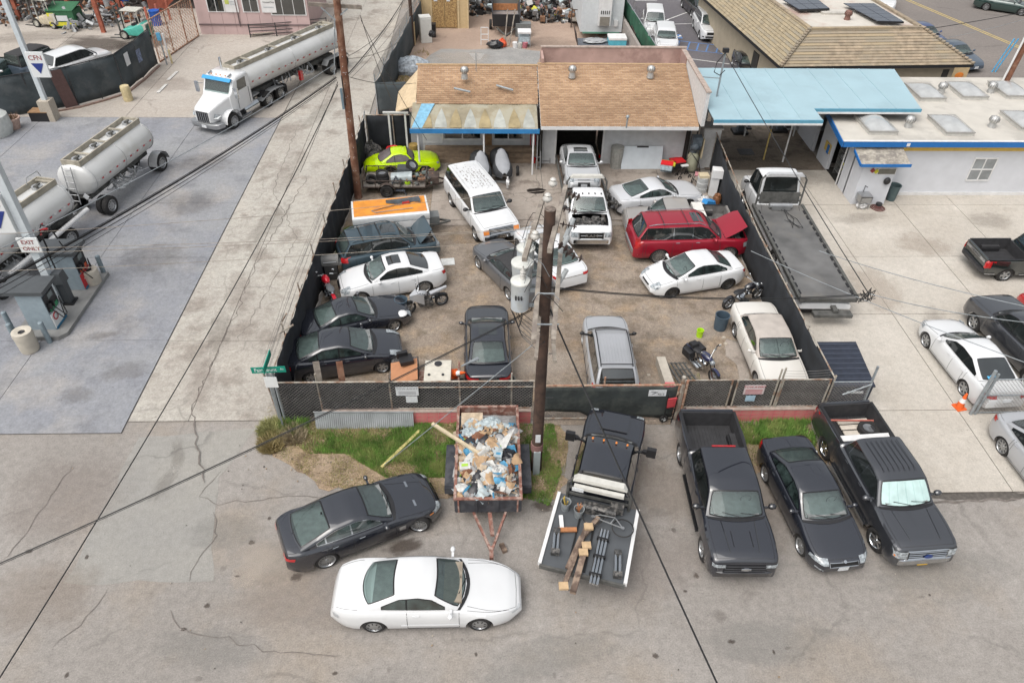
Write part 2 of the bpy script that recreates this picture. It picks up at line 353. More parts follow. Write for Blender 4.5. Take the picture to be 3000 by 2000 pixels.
for u,v,a,b_,m in((1590,1482,.45,.3,S_oil),(868,1690,.22,.18,S_oil),(1185,1600,.75,.35,S_oil),(1510,1745,.35,.3,S_dk),(2455,1625,.4,.3,S_dk),(1920,1920,.12,.1,S_oil),(2480,1340,.5,.9,S_dk),(1250,1455,.5,.3,S_dk),(2110,1805,.25,.25,S_dk),(1255,765,.6,.5,S_dk),(1590,560,.3,.2,S_dk),(1350,962,.6,.5,S_dk),(1905,985,.5,.5,S_dk),(1835,835,.5,.4,S_dk),(370,1090,1.2,.7,S_dk),(300,985,.9,.3,S_dk),(225,1160,.8,.6,S_dk),(250,860,.8,.5,S_dk),(1800,1330,1.8,2.6,S_br),(1950,1440,1.6,1.6,S_br),(1760,1480,1.6,1.5,S_pk),(2230,1480,1.2,2.4,S_br),(2750,1680,3,1.2,S_gy),(2250,1880,2.4,.9,S_gy),(1600,1930,2.5,.8,S_gy),(200,1450,2.5,2.2,S_pk),(900,1760,3,1.2,S_pk),(1900,1650,2.2,1.6,S_pk),(120,1750,2,1.5,S_br),(620,1900,2,.8,S_gy),(760,1640,.9,.9,S_lt),(720,1690,.6,.5,S_lt),(660,1560,1.4,.8,S_gy),(520,1330,.3,1.0,S_dk),(480,1420,.35,.9,S_dk),(590,1120,.6,2.2,S_pk),(640,980,.6,2.0,S_dk),(700,860,.7,2.0,S_pk),(790,660,.8,2.5,S_dk),(850,500,.9,3,S_pk),(940,330,.8,3,S_dk),(1000,150,1,4,S_pk),(560,600,2,1.6,S_dk),(450,760,2,1.6,S_dk),(600,480,2,1.5,S_dk),(300,430,2.5,1,S_dk),(850,250,2,2.4,S_dk),(500,250,2.4,1.6,S_pk),(1250,830,1.6,1.2,S_dk),(1600,1060,1.8,1.0,S_lt),(1650,1000,1.2,1.0,S_br),(1870,1060,1.4,1.0,S_br),(2020,960,1.4,1.2,S_lt),(1650,820,1.4,1.2,S_dk),(1480,700,1.2,.8,S_dk),(1980,820,1.8,.8,S_dk),(1350,700,1.4,.8,S_dk),(1120,620,1.8,1.2,S_dk),(1540,740,1,.8,S_pk),(1470,610,2,1.2,S_dk),(1850,560,2,1.0,S_dk),(1700,640,1.4,1,S_dk),(1300,560,1.6,.9,S_dk),(2520,640,2,.7,S_dk),(2700,720,1.6,1.4,S_br),(2560,850,1.4,2.2,S_lt),(2760,1000,.8,3,S_dk),(2880,1250,.6,2.5,S_dk),(2350,520,2,1.6,S_dk),(2200,480,2.2,2,S_dk),(2650,1420,1.8,.5,S_dk),(2900,650,1.6,1,S_dk),(2600,1320,1.2,1,S_lt),(2060,60,2,6,S_gy),(300,130,4,2,S_oil),(420,130,3,1.6,S_oil),(100,110,4,2,S_dk),(1350,170,3,2,S_lt),(1600,130,3,2,S_dk)):soft(u,v,a,b_,m,rz=rd.uniform(-.3,.3))
for k in range(46):u,v=rd.uniform(50,2950),rd.uniform(1480,1990);soft(u,v,rd.uniform(.04,.14),rd.uniform(.04,.12),rd.choice((S_dk,S_oil)))
def paint(name,col,metal=0.,rough=.28,var=.03):
 m=mat('paint_'+name,col,rough=rough,metal=metal,var=var,scale=1.3,coat=1.,spec=.15);b=m.node_tree.nodes['Principled BSDF'];b.inputs['Coat IOR'].default_value=1.95 if max(L(col)if isinstance(col,str)else col)<.1 else 1.5;b.inputs['Coat Roughness'].default_value=.02
 return m
M_glass=mat('car_glass',(.055,.085,.085),rough=.04,var=.6,scale=1.8,coat=1,spec=1.)
M_wind=mat('windscreen_glass',(.125,.185,.18),rough=.04,var=.45,scale=1.4,coat=1,spec=1.)
M_sglass=mat('side_glass',(.028,.042,.040),rough=.04,var=.8,scale=3,coat=1,spec=1.)
M_dglass=mat('tinted_glass',(.018,.022,.022),rough=.04,var=.4,scale=2,coat=1,spec=1.)
M_black=mat('black_plastic',(.018,.018,.02),rough=.5,var=.1)
M_trim=mat('black_trim',(.012,.012,.013),rough=.35,var=0)
M_tyre=mat('tyre_rubber',(.022,.021,.021),rough=.85,var=.25,scale=9)
M_seam=mat('panel_gap',(.03,.03,.032),rough=.8,var=0)
M_chrome=mat('chrome',(.62,.64,.66),rough=.12,metal=1,var=.1,scale=3)
M_alloy=mat('alloy',(.42,.43,.44),rough=.3,metal=.8,var=.1)
M_dalloy=mat('dark_alloy',(.07,.07,.075),rough=.35,metal=.6,var=.2)
M_steelw=mat('steel_wheel',(.035,.033,.03),rough=.6,var=.3)
M_lamp=mat('lamp_lens',(.30,.33,.35),rough=.08,var=.6,scale=14,coat=1)
M_red=mat('tail_lens',(.42,.012,.015),rough=.12,var=.2,scale=6,coat=1)
M_orange=mat('orange_lens',(.75,.23,.03),rough=.15,var=.1,coat=1)
M_plate=mat('plate_white',(.62,.64,.66),rough=.5,var=.15,scale=30)
M_engine=mat('engine_metal',(.05,.05,.05),rough=.55,var=.5,scale=14,col2=(.16,.15,.14),s2=7)
M_bed=mat('bed_liner',(.035,.035,.038),rough=.7,var=.25,scale=5)
M_rubber=M_tyre
def thin_glass(name,tint,sky_sheen,sheen_col):
 m=bpy.data.materials.new(name);m.use_nodes=True;t=m.node_tree;n=t.nodes;n.clear();o=n.new('ShaderNodeOutputMaterial')
 tr=n.new('ShaderNodeBsdfTransparent');tr.inputs[0].default_value=(*tint,1);gl=n.new('ShaderNodeBsdfGlossy');gl.inputs['Roughness'].default_value=.03;df=n.new('ShaderNodeBsdfDiffuse');df.inputs[0].default_value=(*sheen_col,1)
 fr=n.new('ShaderNodeFresnel');fr.inputs[0].default_value=1.75;m1=n.new('ShaderNodeMixShader');m1.inputs[0].default_value=sky_sheen;t.links.new(tr.outputs[0],m1.inputs[1]);t.links.new(df.outputs[0],m1.inputs[2])
 m2=n.new('ShaderNodeMixShader');t.links.new(fr.outputs[0],m2.inputs[0]);t.links.new(m1.outputs[0],m2.inputs[1]);t.links.new(gl.outputs[0],m2.inputs[2]);t.links.new(m2.outputs[0],o.inputs[0]);MATS[name]=m;return m
M_wind=thin_glass('sheen_windscreen',(.74,.86,.84),.10,(.45,.58,.57));M_glass=thin_glass('sheen_rear_glass',(.66,.78,.76),.08,(.40,.52,.50))  # pale diffuse share in the glass paints in the reflected sky
M_int=mat('interior_grey',(.19,.20,.20),rough=.7,var=.3,scale=5);M_seat=mat('seat_cloth',(.11,.11,.11),rough=.9,var=.2);M_tanint=mat('interior_tan',(.27,.23,.18),rough=.8,var=.2)  # interior grey lightened to stand in for dash reflection in the glass
def lerp(a,b,t):return a+(b-a)*t
def interp(tab,x):
 if x<=tab[0][0]:return tab[0][1]
 for(a,p),(b,q)in zip(tab,tab[1:]):
  if x<=b:return p+(q-p)*(x-a)/(b-a+1e-9)
 return tab[-1][1]
def sinterp(tab,x,h=.05):return(interp(tab,x-h)+2*interp(tab,x)+interp(tab,x+h))/4
_wheel_cache={}
def wheel_meshes(r,w,style):
 k=(round(r,3),round(w,3),style)
 if k in _wheel_cache:return _wheel_cache[k]
 st,n,rr=style
 rr=rr*r
 t=MB();t.lathe([(rr*.93,-w/2+.02),(rr,-w/2),(r-.05,-w/2),(r-.012,-w/2+.025),(r,-w/2+.06),(r,0),(r,w/2-.06),(r-.012,w/2-.025),(r-.05,w/2),(rr+.012,w/2),(rr,w/2-.012),(rr*.93,w/2-.03)],n=26,axis='Y')
 m=MB()
 m.lathe([(rr*1.0,w/2-.006),(rr*.95,w/2-.002),(rr*.88,w/2-.03),(rr*.86,w/2-.09)],n=26,axis='Y')
 m.mi(1).lathe([(rr*.9,w/2-.085),(.02,w/2-.085)],n=20,axis='Y');m.mi(0)
 if st=='steel':
  m.mi(0).lathe([(rr*.86,w/2-.05),(rr*.62,w/2-.02),(rr*.5,w/2-.045),(rr*.2,w/2-.04),(.001,w/2-.03)],n=20,axis='Y')
  m.mi(1)
  for i in range(n):
   a=2*pi*i/n;m.cyl((cos(a)*rr*.68,w/2-.03,sin(a)*rr*.68),(cos(a)*rr*.68,w/2-.012,sin(a)*rr*.68),rr*.085,n=6)
 elif st=='cover':
  m.lathe([(rr*.88,w/2-.02),(rr*.6,w/2-.0),(rr*.25,w/2+.008),(.001,w/2+.01)],n=20,axis='Y')
  m.mi(1)
  for i in range(n):
   a=2*pi*i/n;m.box((cos(a)*rr*.68,w/2-.003,sin(a)*rr*.68),(rr*.26,.012,rr*.14),rot=Matrix.Rotation(-a,3,'Y'))
 else:
  for i in range(n):
   a=2*pi*i/n
   for s in((-.055,.055)if st=='twin' else(0,)):
    d=Vector((cos(a),0,sin(a)));e=Vector((-sin(a),0,cos(a)))
    h0=d*rr*.12+e*rr*s;h1=d*rr*.92+e*rr*s*3.2
    wd=rr*(.085 if st=='twin' else 1.1/n)
    y0=Vector((0,w/2-.045,0));y1=Vector((0,w/2-.02,0))
    m.add([h0+e*wd+y0,h0-e*wd+y0,h1-e*wd*.8+y1,h1+e*wd*.8+y1,h0+e*wd-y0*0+Vector((0,w/2-.08,0)),h0-e*wd+Vector((0,w/2-.08,0)),h1-e*wd*.8+Vector((0,w/2-.07,0)),h1+e*wd*.8+Vector((0,w/2-.07,0))],[(0,1,2,3),(0,4,5,1),(1,5,6,2),(2,6,7,3),(3,7,4,0)])
  m.lathe([(rr*.2,w/2-.06),(rr*.19,w/2-.03),(rr*.1,w/2-.022),(.001,w/2-.02)],n=12,axis='Y')
 _wheel_cache[k]=(t.mesh('wheel',M_tyre,50),m)
 return _wheel_cache[k]
_rim_cache={}
def add_wheel(parent,loc,r,w,style,side,rimmat,steer=0.,name='wheel'):
 tm,mb=wheel_meshes(r,w,style)
 k=(round(r,3),round(w,3),style,rimmat.name)
 if k not in _rim_cache:_rim_cache[k]=mb.mesh('rim',[rimmat,M_trim],40)
 o=bpy.data.objects.new(name,tm);COL.objects.link(o);o.parent=parent;o.location=loc
 o.rotation_euler=(0,random.uniform(0,2),(0 if side>0 else pi)+steer)
 q=bpy.data.objects.new('rim',_rim_cache[k]);COL.objects.link(q);q.parent=o
 return o
class Car:
 D=dict(W=1.83,fo=.92,wr=.335,tw=.21,kf=.30,Rf=.75,kr=.24,Rr=.6,cr=.10,bowf=.16,bowr=.10,wc=.90,wrl=.69,rim=('spoke',10,.70),rimmat=None,doors=4,bed=None,hole=None,steer=0,sill=.18,roofmat=None,glass=None,wind=None,cowl_black=True,lamps=None,tails=None,handles=True,flare=.012,rails=False,sunroof=None,win_m=.075,mirrormat=None,railmat=None,botf=.34,botr=.36,rearglass=True,side_glass=True,sideg=None,inter=None,seatm=None)
 def __init__(s,name,label,cat,m,place,group=None,**k):
  d=dict(Car.D);d.update(k);s.__dict__.update(d);s.mat=m
  s.x0=s.L/2
  s.root=thing(name,label,cat,group=group)
  s.place(place)
  s.tub();s.cabin();s.wheels();s.details()
 def X(s,f):return s.x0-f
 def key(s,k):
  if not isinstance(k,str):return Vector((s.X(k[0]),k[1],k[2]))
  f=s.fo if k[0]=='f' else s.fo+s.wb
  return Vector((s.X(f),(1 if k[1]=='l' else-1)*(s.W/2-.02),s.wr if len(k)>2 else 0.))
 def place(s,pl):
  if pl[0]=='xy':_,x,y,a,z=pl;s.root.location=(x,y,z);s.root.rotation_euler=(0,0,R(a));return
  if pl[0]=='key':
   _,k,px,a=pl;l=s.key(k);w=G(*px,l.z);c=w.xy-Matrix.Rotation(R(a),2)@l.xy
   s.root.location=(c.x,c.y,0);s.root.rotation_euler=(0,0,R(a));return
  (ka,pa),(kb,pb)=pl[0],pl[1];dz=pl[2]if len(pl)>2 else 0
  la,lb=s.key(ka),s.key(kb);wa,wb=G(*pa,la.z+dz),G(*pb,lb.z+dz)
  dl=(lb-la).xy;dw=(wb-wa).xy
  ang=math.atan2(dw.y,dw.x)-math.atan2(dl.y,dl.x)
  M=Matrix.Rotation(ang,2);c=(wa.xy+wb.xy)/2-M@((la.xy+lb.xy)/2)
  s.root.location=(c.x,c.y,dz);s.root.rotation_euler=(0,0,ang)
  print('PLACE %-34s ratio %.3f ang %.1f at %.2f %.2f'%(s.root['label'][:34],dw.length/dl.length,math.degrees(ang),c.x,c.y))
 def hw(s,f):
  a=max(0,1-f/s.Rf);b=max(0,1-(s.L-f)/s.Rr)
  w=s.W/2*(1-s.kf*a**2.4)*(1-s.kr*b**2.4)
  for c in(s.fo,s.fo+s.wb):
   q=abs(f-c)/(s.wr*1.3)
   if q<1:w+=s.flare*(1-q*q)
  return w
 def zbot(s,f):
  z=interp([(0,s.botf),(.35,s.sill),(s.L-.4,s.sill+.02),(s.L,s.botr)],f)
  ra=s.wr+.055
  for c in(s.fo,s.fo+s.wb):
   q=abs(f-c)
   if q<=ra:z=max(z,s.wr*.9+sqrt(max(0,ra*ra-q*q)))
  return z
 def sec(s,f):
  w=s.hw(f);zb=s.zbot(f);zt=sinterp(s.top,f,.03);cr=s.cr
  if s.bed and s.bed[0]<f<s.bed[1]:cr=.03
  cr=min(cr,(zt-.3)*.45);zs=zt-cr;hgt=max(.05,zs-zb)
  k=[0,.12,.45,.78,1.]
  yy=[.955,.99,1.,.985,.955]
  base=interp([(0,s.botf),(.35,s.sill),(s.L-.4,s.sill+.02),(s.L,s.botr)],f)
  def yf(z):
   q=max(0,min(1,(z-base)/(zs-base)))
   return interp(list(zip(k,yy)),q)*w
  p=[(yf(zb+hgt*q),zb+hgt*q)for q in k]
  p+=[(w*.905,zs+cr*.52),(w*.80,zs+cr*.72),(w*.45,zs+cr*.94),(0,zt)]
  return p
 def side_pt(s,f,z,off=0.,sg=1):
  p=s.sec(f);t=[(q[1],q[0])for q in p[:6]]
  return Vector((s.X(f),sg*(interp(t,z)+off),z))
 def top_pt(s,f,y,off=0.):
  p=s.sec(f);t=sorted((q[0],q[1])for q in p[3:])
  return Vector((s.X(f),y,interp(t,abs(y))+off))
 def end_pt(s,y,z,off=0.,rear=False):
  f=0.;
  for i in range(90):
   ff=s.L-f if rear else f
   p=s.sec(ff)
   if z<p[-1][1]:
    zz=interp(sorted((q[0],q[1])for q in p[3:]),abs(y));yy=interp([(q[1],q[0])for q in p[:6]],z)
    if abs(y)<=max(yy,.0)and z<=zz+1e-4:break
   f+=.015
   if f>.45:break
  if 0<f<=.45:
   lo,hi_=f-.015,f
   for _ in range(5):
    m_=(lo+hi_)/2;p=s.sec(s.L-m_ if rear else m_);zz=interp(sorted((q[0],q[1])for q in p[3:]),abs(y));yy=interp([(q[1],q[0])for q in p[:6]],z)
    if z<p[-1][1]and abs(y)<=yy and z<=zz+1e-4:hi_=m_
    else:lo=m_
   ff=s.L-hi_ if rear else hi_
  x=s.X(ff);return Vector((x+(-off if rear else off),y,z))
 def tub(s):
  ra=s.wr+.055;fs=[0,.03,.07,.12,.2,.3]
  x=.42
  while x<s.L-.32:fs.append(x);x+=.2
  fs+=[s.L-.3,s.L-.2,s.L-.12,s.L-.07,s.L-.03,s.L]
  for c in(s.fo,s.fo+s.wb):
   fs=[q for q in fs if abs(q-c)>ra+.02 or q in(0,s.L)]
   fs+=[c-ra*1.002,c+ra*1.002]+[c+ra*cos(pi*i/12)*.999 for i in range(13)]
  for br in(s.bed,s.hole):
   if br:fs+=[br[0]-.001,br[0]+.001,br[1]-.001,br[1]+.001]
  for q in s.top:fs.append(q[0])
  fs=sorted(set(round(min(max(q,0),s.L),4)for q in fs))
  mb=MB();rows=[]
  for f in fs:
   p=s.sec(f)
   full=[(y,z)for y,z in p]+[(-y,z)for y,z in reversed(p[:-1])]
   rows.append([(s.X(f),y,z)for y,z in full])
  m=17;vs=[q for r in rows for q in r];fc=[]
  for i in range(len(rows)-1):
   mid=(fs[i]+fs[i+1])/2
   for j in range(m-1):
    if s.bed and s.bed[0]<mid<s.bed[1]and 5<=j<=10:continue
    if s.hole and s.hole[0]<mid<s.hole[1]and 6<=j<=9:continue
    fc.append((i*m+j,(i+1)*m+j,(i+1)*m+j+1,i*m+j+1))
  fc+=[tuple(range(m)),tuple(range((len(rows)-1)*m+m-1,(len(rows)-1)*m-1,-1))]
  mb.add(vs,fc);s.body=mb.build('body',s.mat,s.root,32)
  u=MB();zt=min(s.top[0][1],.75)
  b1=s.bed[0]-.1 if s.bed else s.L-.35
  zu=min(.67,interp(s.top,.55)-.16,interp(s.top,s.L-.5)-.1);u.box((s.X((.5+b1)/2),0,(.13+zu)/2),(b1-.5,s.W-.60,zu-.13))
  if s.bed:u.box((s.X((b1+s.L-.3)/2),0,.42),(s.L-.3-b1,s.W-.62,.3))
  u.box((0,0,.30),(s.L-.8,s.W-.3,.03))if False else None
  for c in(s.fo,s.fo+s.wb):
   for sg in(1,-1):u.box((s.X(c),sg*(s.W/2-.36),s.wr+.1),(2*ra-.04,.06,s.wr*2-.08));u.box((s.X(c),sg*(s.W/2-.2),s.wr*.9+ra-.035),(ra*1.1,.3,.02))
  u.build('underbody_light_block',M_black,s.root)  # dark wheel wells, and a box added to block light under the shell
 def cabS(s,z,f):
  zb=interp(s.top,f)-.04;q=(z-zb)/(s.H-zb)
  c0,c1=s.cab[0][0],s.cab[-1][0];t=max(0,min(1,(f-c0)/(c1-c0)))
  tap=1-.07*t**2-.05*(1-t)**3
  return s.W/2*lerp(s.wc,s.wrl,q)*tap
 def csec(s,f):
  zb=interp(s.top,f)-.05;zt=max(zb+.02,interp(s.cab,f));h=zt-zb;k=min(1,h/.3)
  e=.09*k;c=.035*k
  p=[(s.cabS(zb,f),zb),(s.cabS(zb+(h-e)*.5,f),zb+(h-e)*.5),(s.cabS(zt-e,f),zt-e),(s.cabS(zt-c,f)-.02*k,zt-c-.01*k),(s.cabS(zt,f)*.88,zt-c*.55),(s.cabS(zt,f)*.5,zt-c*.15),(0,zt)]
  return p
 def bow(s,f):
  c=s.cab;b=0
  if f<c[1][0]:b=s.bowf*lerp(1,.45,(f-c[0][0])/(c[1][0]-c[0][0]))
  else:b=s.bowf*.45*max(0,1-(f-c[1][0])/.5)
  g=c[-2][0]
  if f>g:b-=s.bowr*lerp(.45,1,(f-g)/(c[-1][0]-g))
  else:b-=s.bowr*.45*max(0,1-(g-f)/.5)
  return b
 def ctop(s,f,sy,off=(0,0,0)):
  "point on the glasshouse top surface at cross fraction sy (-1..1)"
  p=s.csec(f);y=sy*p[3][0];t=sorted((q[0],q[1])for q in p[3:])
  z=interp(t,abs(y));w=p[0][0]
  return Vector((s.X(f+s.bow(f)*(y/w)**2)+off[0],y,z+off[2]))
 def cabin(s):
  c=s.cab;fs=[]
  for(a,_),(b,_)in zip(c,c[1:]):
   n=max(1,int((b-a)/.14))
   fs+=[a+(b-a)*i/n for i in range(n)]
  fs.append(c[-1][0]);rows=[]
  s.holes=[]
  if s.wind is None:a,b=c[0][0],c[1][0];d=b-a;s.holes.append((a+d*.06+.05,b-d*.05-.01))
  if s.glass is not M_dglass and s.rearglass and(s.glass is None or s.glass is M_glass):a,b=c[-2][0],c[-1][0];d=b-a;s.holes.append((a+d*.07+.02,b-d*(.07 if d>=.45 else .14)-.03))
  for a_,b_ in s.holes:fs+=[a_,b_]
  fs=sorted(set(round(q,4)for q in fs))
  for f in fs:
   p=s.csec(f);w=p[0][0];full=p+[(-y,z)for y,z in reversed(p[:-1])]
   rows.append([(s.X(f+s.bow(f)*(y/w)**2),y,z)for y,z in full])
  def op(i,j):return 4<=j<=7 and any(a_-.003<=fs[i]and fs[i+1]<=b_+.003 for a_,b_ in s.holes)
  mb=MB();m=13;mb.add([q for r in rows for q in r],[(i*m+j,(i+1)*m+j,(i+1)*m+j+1,i*m+j+1)for i in range(len(rows)-1)for j in range(m-1)if not op(i,j)])
  mb.add(rows[0],[tuple(range(m))]);mb.add(rows[-1],[tuple(range(m-1,-1,-1))])
  s.cabo=mb.build('cabin',s.roofmat or s.mat,s.root,28)
  def pane(name,f0,f1,wy,mt,dx,bar=.14,rnd=.16,e=.03,ext=.035):
   for nm,mm,g,o in(('window_seal',M_trim,ext,.004),(name,mt,0.,.012)):
    a,b=f0-g*(1 if f1>f0 else-1),f1+g*(1 if f1>f0 else-1);n=9;rows=[]
    for i in range(n+1):
     r=[];u=2*i/n-1
     for j in range(n+1):
      v=2*j/n-1
      uu=u*(1-bar*.30*v*v*v*v);vv=v*(1-bar*.25*u**4)
      f=lerp(a,b,(uu+1)/2);r.append(s.ctop(f,vv*(wy+g*.9),(dx*o,0,o)))
     rows.append(r)
    if nm=='window_seal':
     outer=rows;continue
    mb=MB();mb.grid(rows);ob=mb.build(nm,mm,s.root,60)
    def ring(g_):return g_[0]+[r_[-1]for r_ in g_[1:-1]]+g_[-1][::-1]+[r_[0]for r_ in g_[-2:0:-1]]
    o_,i_=ring(outer),ring(rows);o_.append(o_[0]);i_.append(i_[0]);MB().grid([o_,[q+Vector((0,0,.002))for q in i_]]).build('window_seal',M_trim,s.root)
    s.__dict__[name]=ob
  a,b=c[0][0],c[1][0];d=b-a
  pane('windscreen',a+d*.06+.02,b-d*.05,.90,s.wind or M_wind,1)
  if s.rearglass:
   a,b=c[-2][0],c[-1][0];d=b-a;steep=(d<.45)
   pane('rear_window',a+d*.07,b-d*(.07 if not steep else .14),.86,s.glass or M_glass,-1)
  im=s.inter or M_int;f0,f1=c[0][0]+.03,c[-1][0]-.04
  rows=[[s.top_pt(f,y*s.cabS(interp(s.top,f),f)*.93,.014)for y in(-1,-.5,0,.5,1)]for f in[lerp(f0+s.bowf,f1-s.bowr,i/6)for i in range(7)]]
  io=MB().grid(rows).build('cabin_floor',M_int,s.root)
  fd=c[0][0]+.38;zb=interp(s.top,fd);mb=MB();mb.box((s.X(fd),0,zb+.05),(.5,s.W*.66,.07)).build('dashboard',im,s.root)
  zs=interp(s.top,c[1][0]+.3);hh=(s.H-zs)*.66
  MB().lathe([(.15,-.012),(.17,0),(.15,.012)],(0,0,0),14,'X').build('steering_wheel',M_trim,s.root).location=(s.X(fd+.30),s.W*.2,zb+.12)
  for f,n_s in((c[1][0]+.35,2),(min(c[1][0]+1.2,c[-2][0]-.05),1)):
   if f>c[-2][0]-.0 and n_s==1 and s.doors==2 and s.bed:continue
   for y in((-.22,.22)if n_s==2 else(0,)):
    w_=s.W*(.25 if n_s==2 else .62);q=MB();q.box((s.X(f),s.W*y,zs+hh*.35),(.12,w_,hh*.8),taper=.8)
    for y2 in((0,)if n_s==2 else(-.2,.2)):q.box((s.X(f+.02),s.W*(y+y2),zs+hh*.88),(.1,.24,.16),taper=.8)
    q.build('seat',s.seatm or M_seat,s.root,kind='stuff')
  if s.side_glass:
   f0,f1=c[0][0]+s.bowf,c[-1][0]-s.bowr
   cuts=s.cuts if hasattr(s,'cuts')else None
   def hi(f):
    fe=f-s.bow(f);return min(interp(c,fe),interp(c,f))-s.win_m*1.25
   def strip(a,b,lo_m,hi_m,off,mm,nm,sg):
    n=max(4,int((b-a)/.07));lo=[];up=[]
    for i in range(n+1):
     f=lerp(a,b,i/n);zl=interp(s.top,f)+.025+lo_m;zh=hi(f)+hi_m
     if zh-zl<.012:
      zh=zl+.001
     lo.append((s.X(f),sg*(s.cabS(zl,f)+off),zl));zm=(zl+zh)/2
     up.append((s.X(f),sg*(s.cabS(zh,f)+off),zh))
    MB().grid([lo,up]).build(nm,mm,s.root)
   valid=[f0+(f1-f0)*i/200 for i in range(201)]
   valid=[f for f in valid if hi(f)-interp(s.top,f)-.025>.05]
   v0,v1=valid[0],valid[-1]
   for sg in(1,-1):
    strip(v0,v1,-.018,.018,.004,s.trimmat if hasattr(s,'trimmat')else M_trim,'window_trim',sg)
    cc=[v0]+[x for x in(s.cuts or[])if v0+.1<x<v1-.1]+[v1]
    for a,b in zip(cc,cc[1:]):
     strip(a+.022,b-.022,0,0,.010,s.sideg or(s.glass if s.glass is not M_glass else None)or M_sglass,'side_window',sg)
 def wheels(s):
  rm=s.rimmat or M_alloy
  for f,st in((s.fo,s.steer),(s.fo+s.wb,0)):
   for sg in(1,-1):
    add_wheel(s.root,(s.X(f),sg*(s.W/2-s.tw/2-.015),s.wr),s.wr,s.tw,s.rim,sg,rm,R(st))
 def patch(s,name,kind,a,b,m,off=.022,n=6,both=True,rear=False,taper=0.,smooth=60,parent=None):
  "kind: end (y,z) / top (f,y) / side (f,z) range a x b"
  out=[]
  for sg in((1,-1)if both else(1,)):
   rows=[]
   for i in range(n+1):
    r=[];u=i/n
    for j in range(n+1):
     v=j/n;p=lerp(a[0],a[1],u);q=lerp(b[0],b[1],.5+(v-.5)*(1-taper*u))
     if kind=='end':r.append(s.end_pt(sg*p,q,off,rear))
     elif kind=='top':r.append(s.top_pt(p,sg*q,off))
     else:r.append(s.side_pt(p,q,off,sg))
    rows.append(r)
   out.append(MB().grid(rows).build(name,m,parent or s.root,smooth))
  return out
 def seam(s,pts,w=.014,m=None,name='panel_seam'):
  mb=MB();mb.tube(pts,w/2,3);return mb.build(name,m or M_seam,s.root)
 def details(s):
  W2=s.W/2;mb=MB()
  c=s.cab;belt=lambda f:interp(s.top,f)
  fc=c[0][0]
  if s.doors:
   dcuts=s.dcuts if hasattr(s,'dcuts')else[fc+.12]+[x for x in s.cuts]+([c[-2][0]+.12]if s.doors>2 and not s.bed else([s.bed[0]-.04]if s.bed else[]))
   for f in dcuts:
    for sg in(1,-1):
     zb=max(s.sill+.08,s.zbot(f)+.02)
     mb.tube([s.side_pt(f,lerp(zb,belt(f)-.05,i/6),.001,sg)for i in range(7)],.008,3)
   for sg in(1,-1):
    mb.tube([s.side_pt(lerp(dcuts[0],dcuts[-1],i/6),s.sill+.09,.001,sg)for i in range(7)],.007,3)
  if not s.hole:
   for sg in(1,-1):mb.tube([s.top_pt(lerp(.16,fc-.02,i/9),sg*s.hw(lerp(.16,fc,i/9))*.83,.002)for i in range(10)],.007,3)
   mb.tube([s.top_pt(.14+.02*abs(i-5)/5,(i-5)/5*s.hw(.15)*.83,.002)for i in range(11)],.007,3)
  if not s.bed and c[-1][0]<s.L-.35:
   a=c[-1][0]+.03
   for sg in(1,-1):mb.tube([s.top_pt(lerp(a,s.L-.08,i/6),sg*s.hw(lerp(a,s.L-.08,i/6))*.82,.002)for i in range(7)],.007,3)
  if mb.v:mb.build('panel_gaps',M_seam,s.root,kind='stuff')
  if s.cowl_black:
   rows=[[Vector((s.X(f+s.bowf*1.0*(y*y))+.0,y*W2*.84,s.top_pt(f+s.bowf*y*y,y*W2*.84).z+.014))for y in[k/5-1 for k in range(11)]]for f in(fc-.09,fc-.03,fc+.05)]
   MB().grid(rows).build('cowl_panel',M_black,s.root,60)
  for sg in(.45,-.18):
   a=s.ctop(fc+.05,sg+.35,(.03,0,.03));b=s.ctop(lerp(fc,c[1][0],.22),sg-.32,(.02,0,.03))
   MB().tube([a,b],.012,4).build('wiper',M_trim,s.root)
  mz=belt(fc+.5)+.07
  for sg in(1,-1):
   mb=MB();big=1.35 if s.bed or s.H>1.75 else 1.
   y=sg*(W2+.10*big);x=s.X(fc+.42)
   mb.box((x,sg*(W2-.02),mz-.05),(.07,.20,.04));mb.ball((x,y,mz),.1,8,(.75*big,1.0*big,.72*big))
   mb.build('wing_mirror',s.mirrormat or s.mat,s.root,50)
  if s.handles and s.doors:
   ds=(([s.cuts[0]-.16]if s.cuts else[s.bed[0]-.5 if s.bed else 2.7])+([s.cuts[1]-.12]if s.doors>2 and len(s.cuts)>1 else[]))
   for f in ds:
    for sg in(1,-1):
     z=belt(f)-.13;a=s.side_pt(f,z,.02,sg);b=s.side_pt(f-.18,z,.02,sg)
     MB().tube([a,b],.014,5).build('door_handle',s.handlemat if hasattr(s,'handlemat')else s.mat,s.root)
  for nm,lst,mm in(('headlight',s.lamps,M_lamp),('tail_light',s.tails,M_red)):
   for q in(lst or[]):
    m2=q[3]if len(q)>3 else mm
    s.patch(nm,q[0],q[1],q[2],m2,rear=(nm=='tail_light'))
  if s.sunroof:
   a,b=s.sunroof;w=.56
   MB().grid([[s.ctop(f,v,(0,0,.006))for v in[k*w/4-w for k in range(9)]]for f in[lerp(a,b,i/4)for i in range(5)]]).build('sunroof',M_dglass,s.root,60)
  if s.rails:
   for sg in(1,-1):
    a,b=c[1][0]+.15,c[-2][0]-.1
    MB().tube([s.ctop(lerp(a,b,i/8),sg*.9,(0,0,.07 if 0<i<8 else .0))for i in range(9)],.02,5).build('roof_rail',s.railmat or M_chrome,s.root)
 def plate(s,rear=True,z=.75,y=0,m=None):
  p=s.end_pt(y,z,.015,rear);MB().box(p,(.02,.31,.16)).build('number_plate',m or M_plate,s.root)
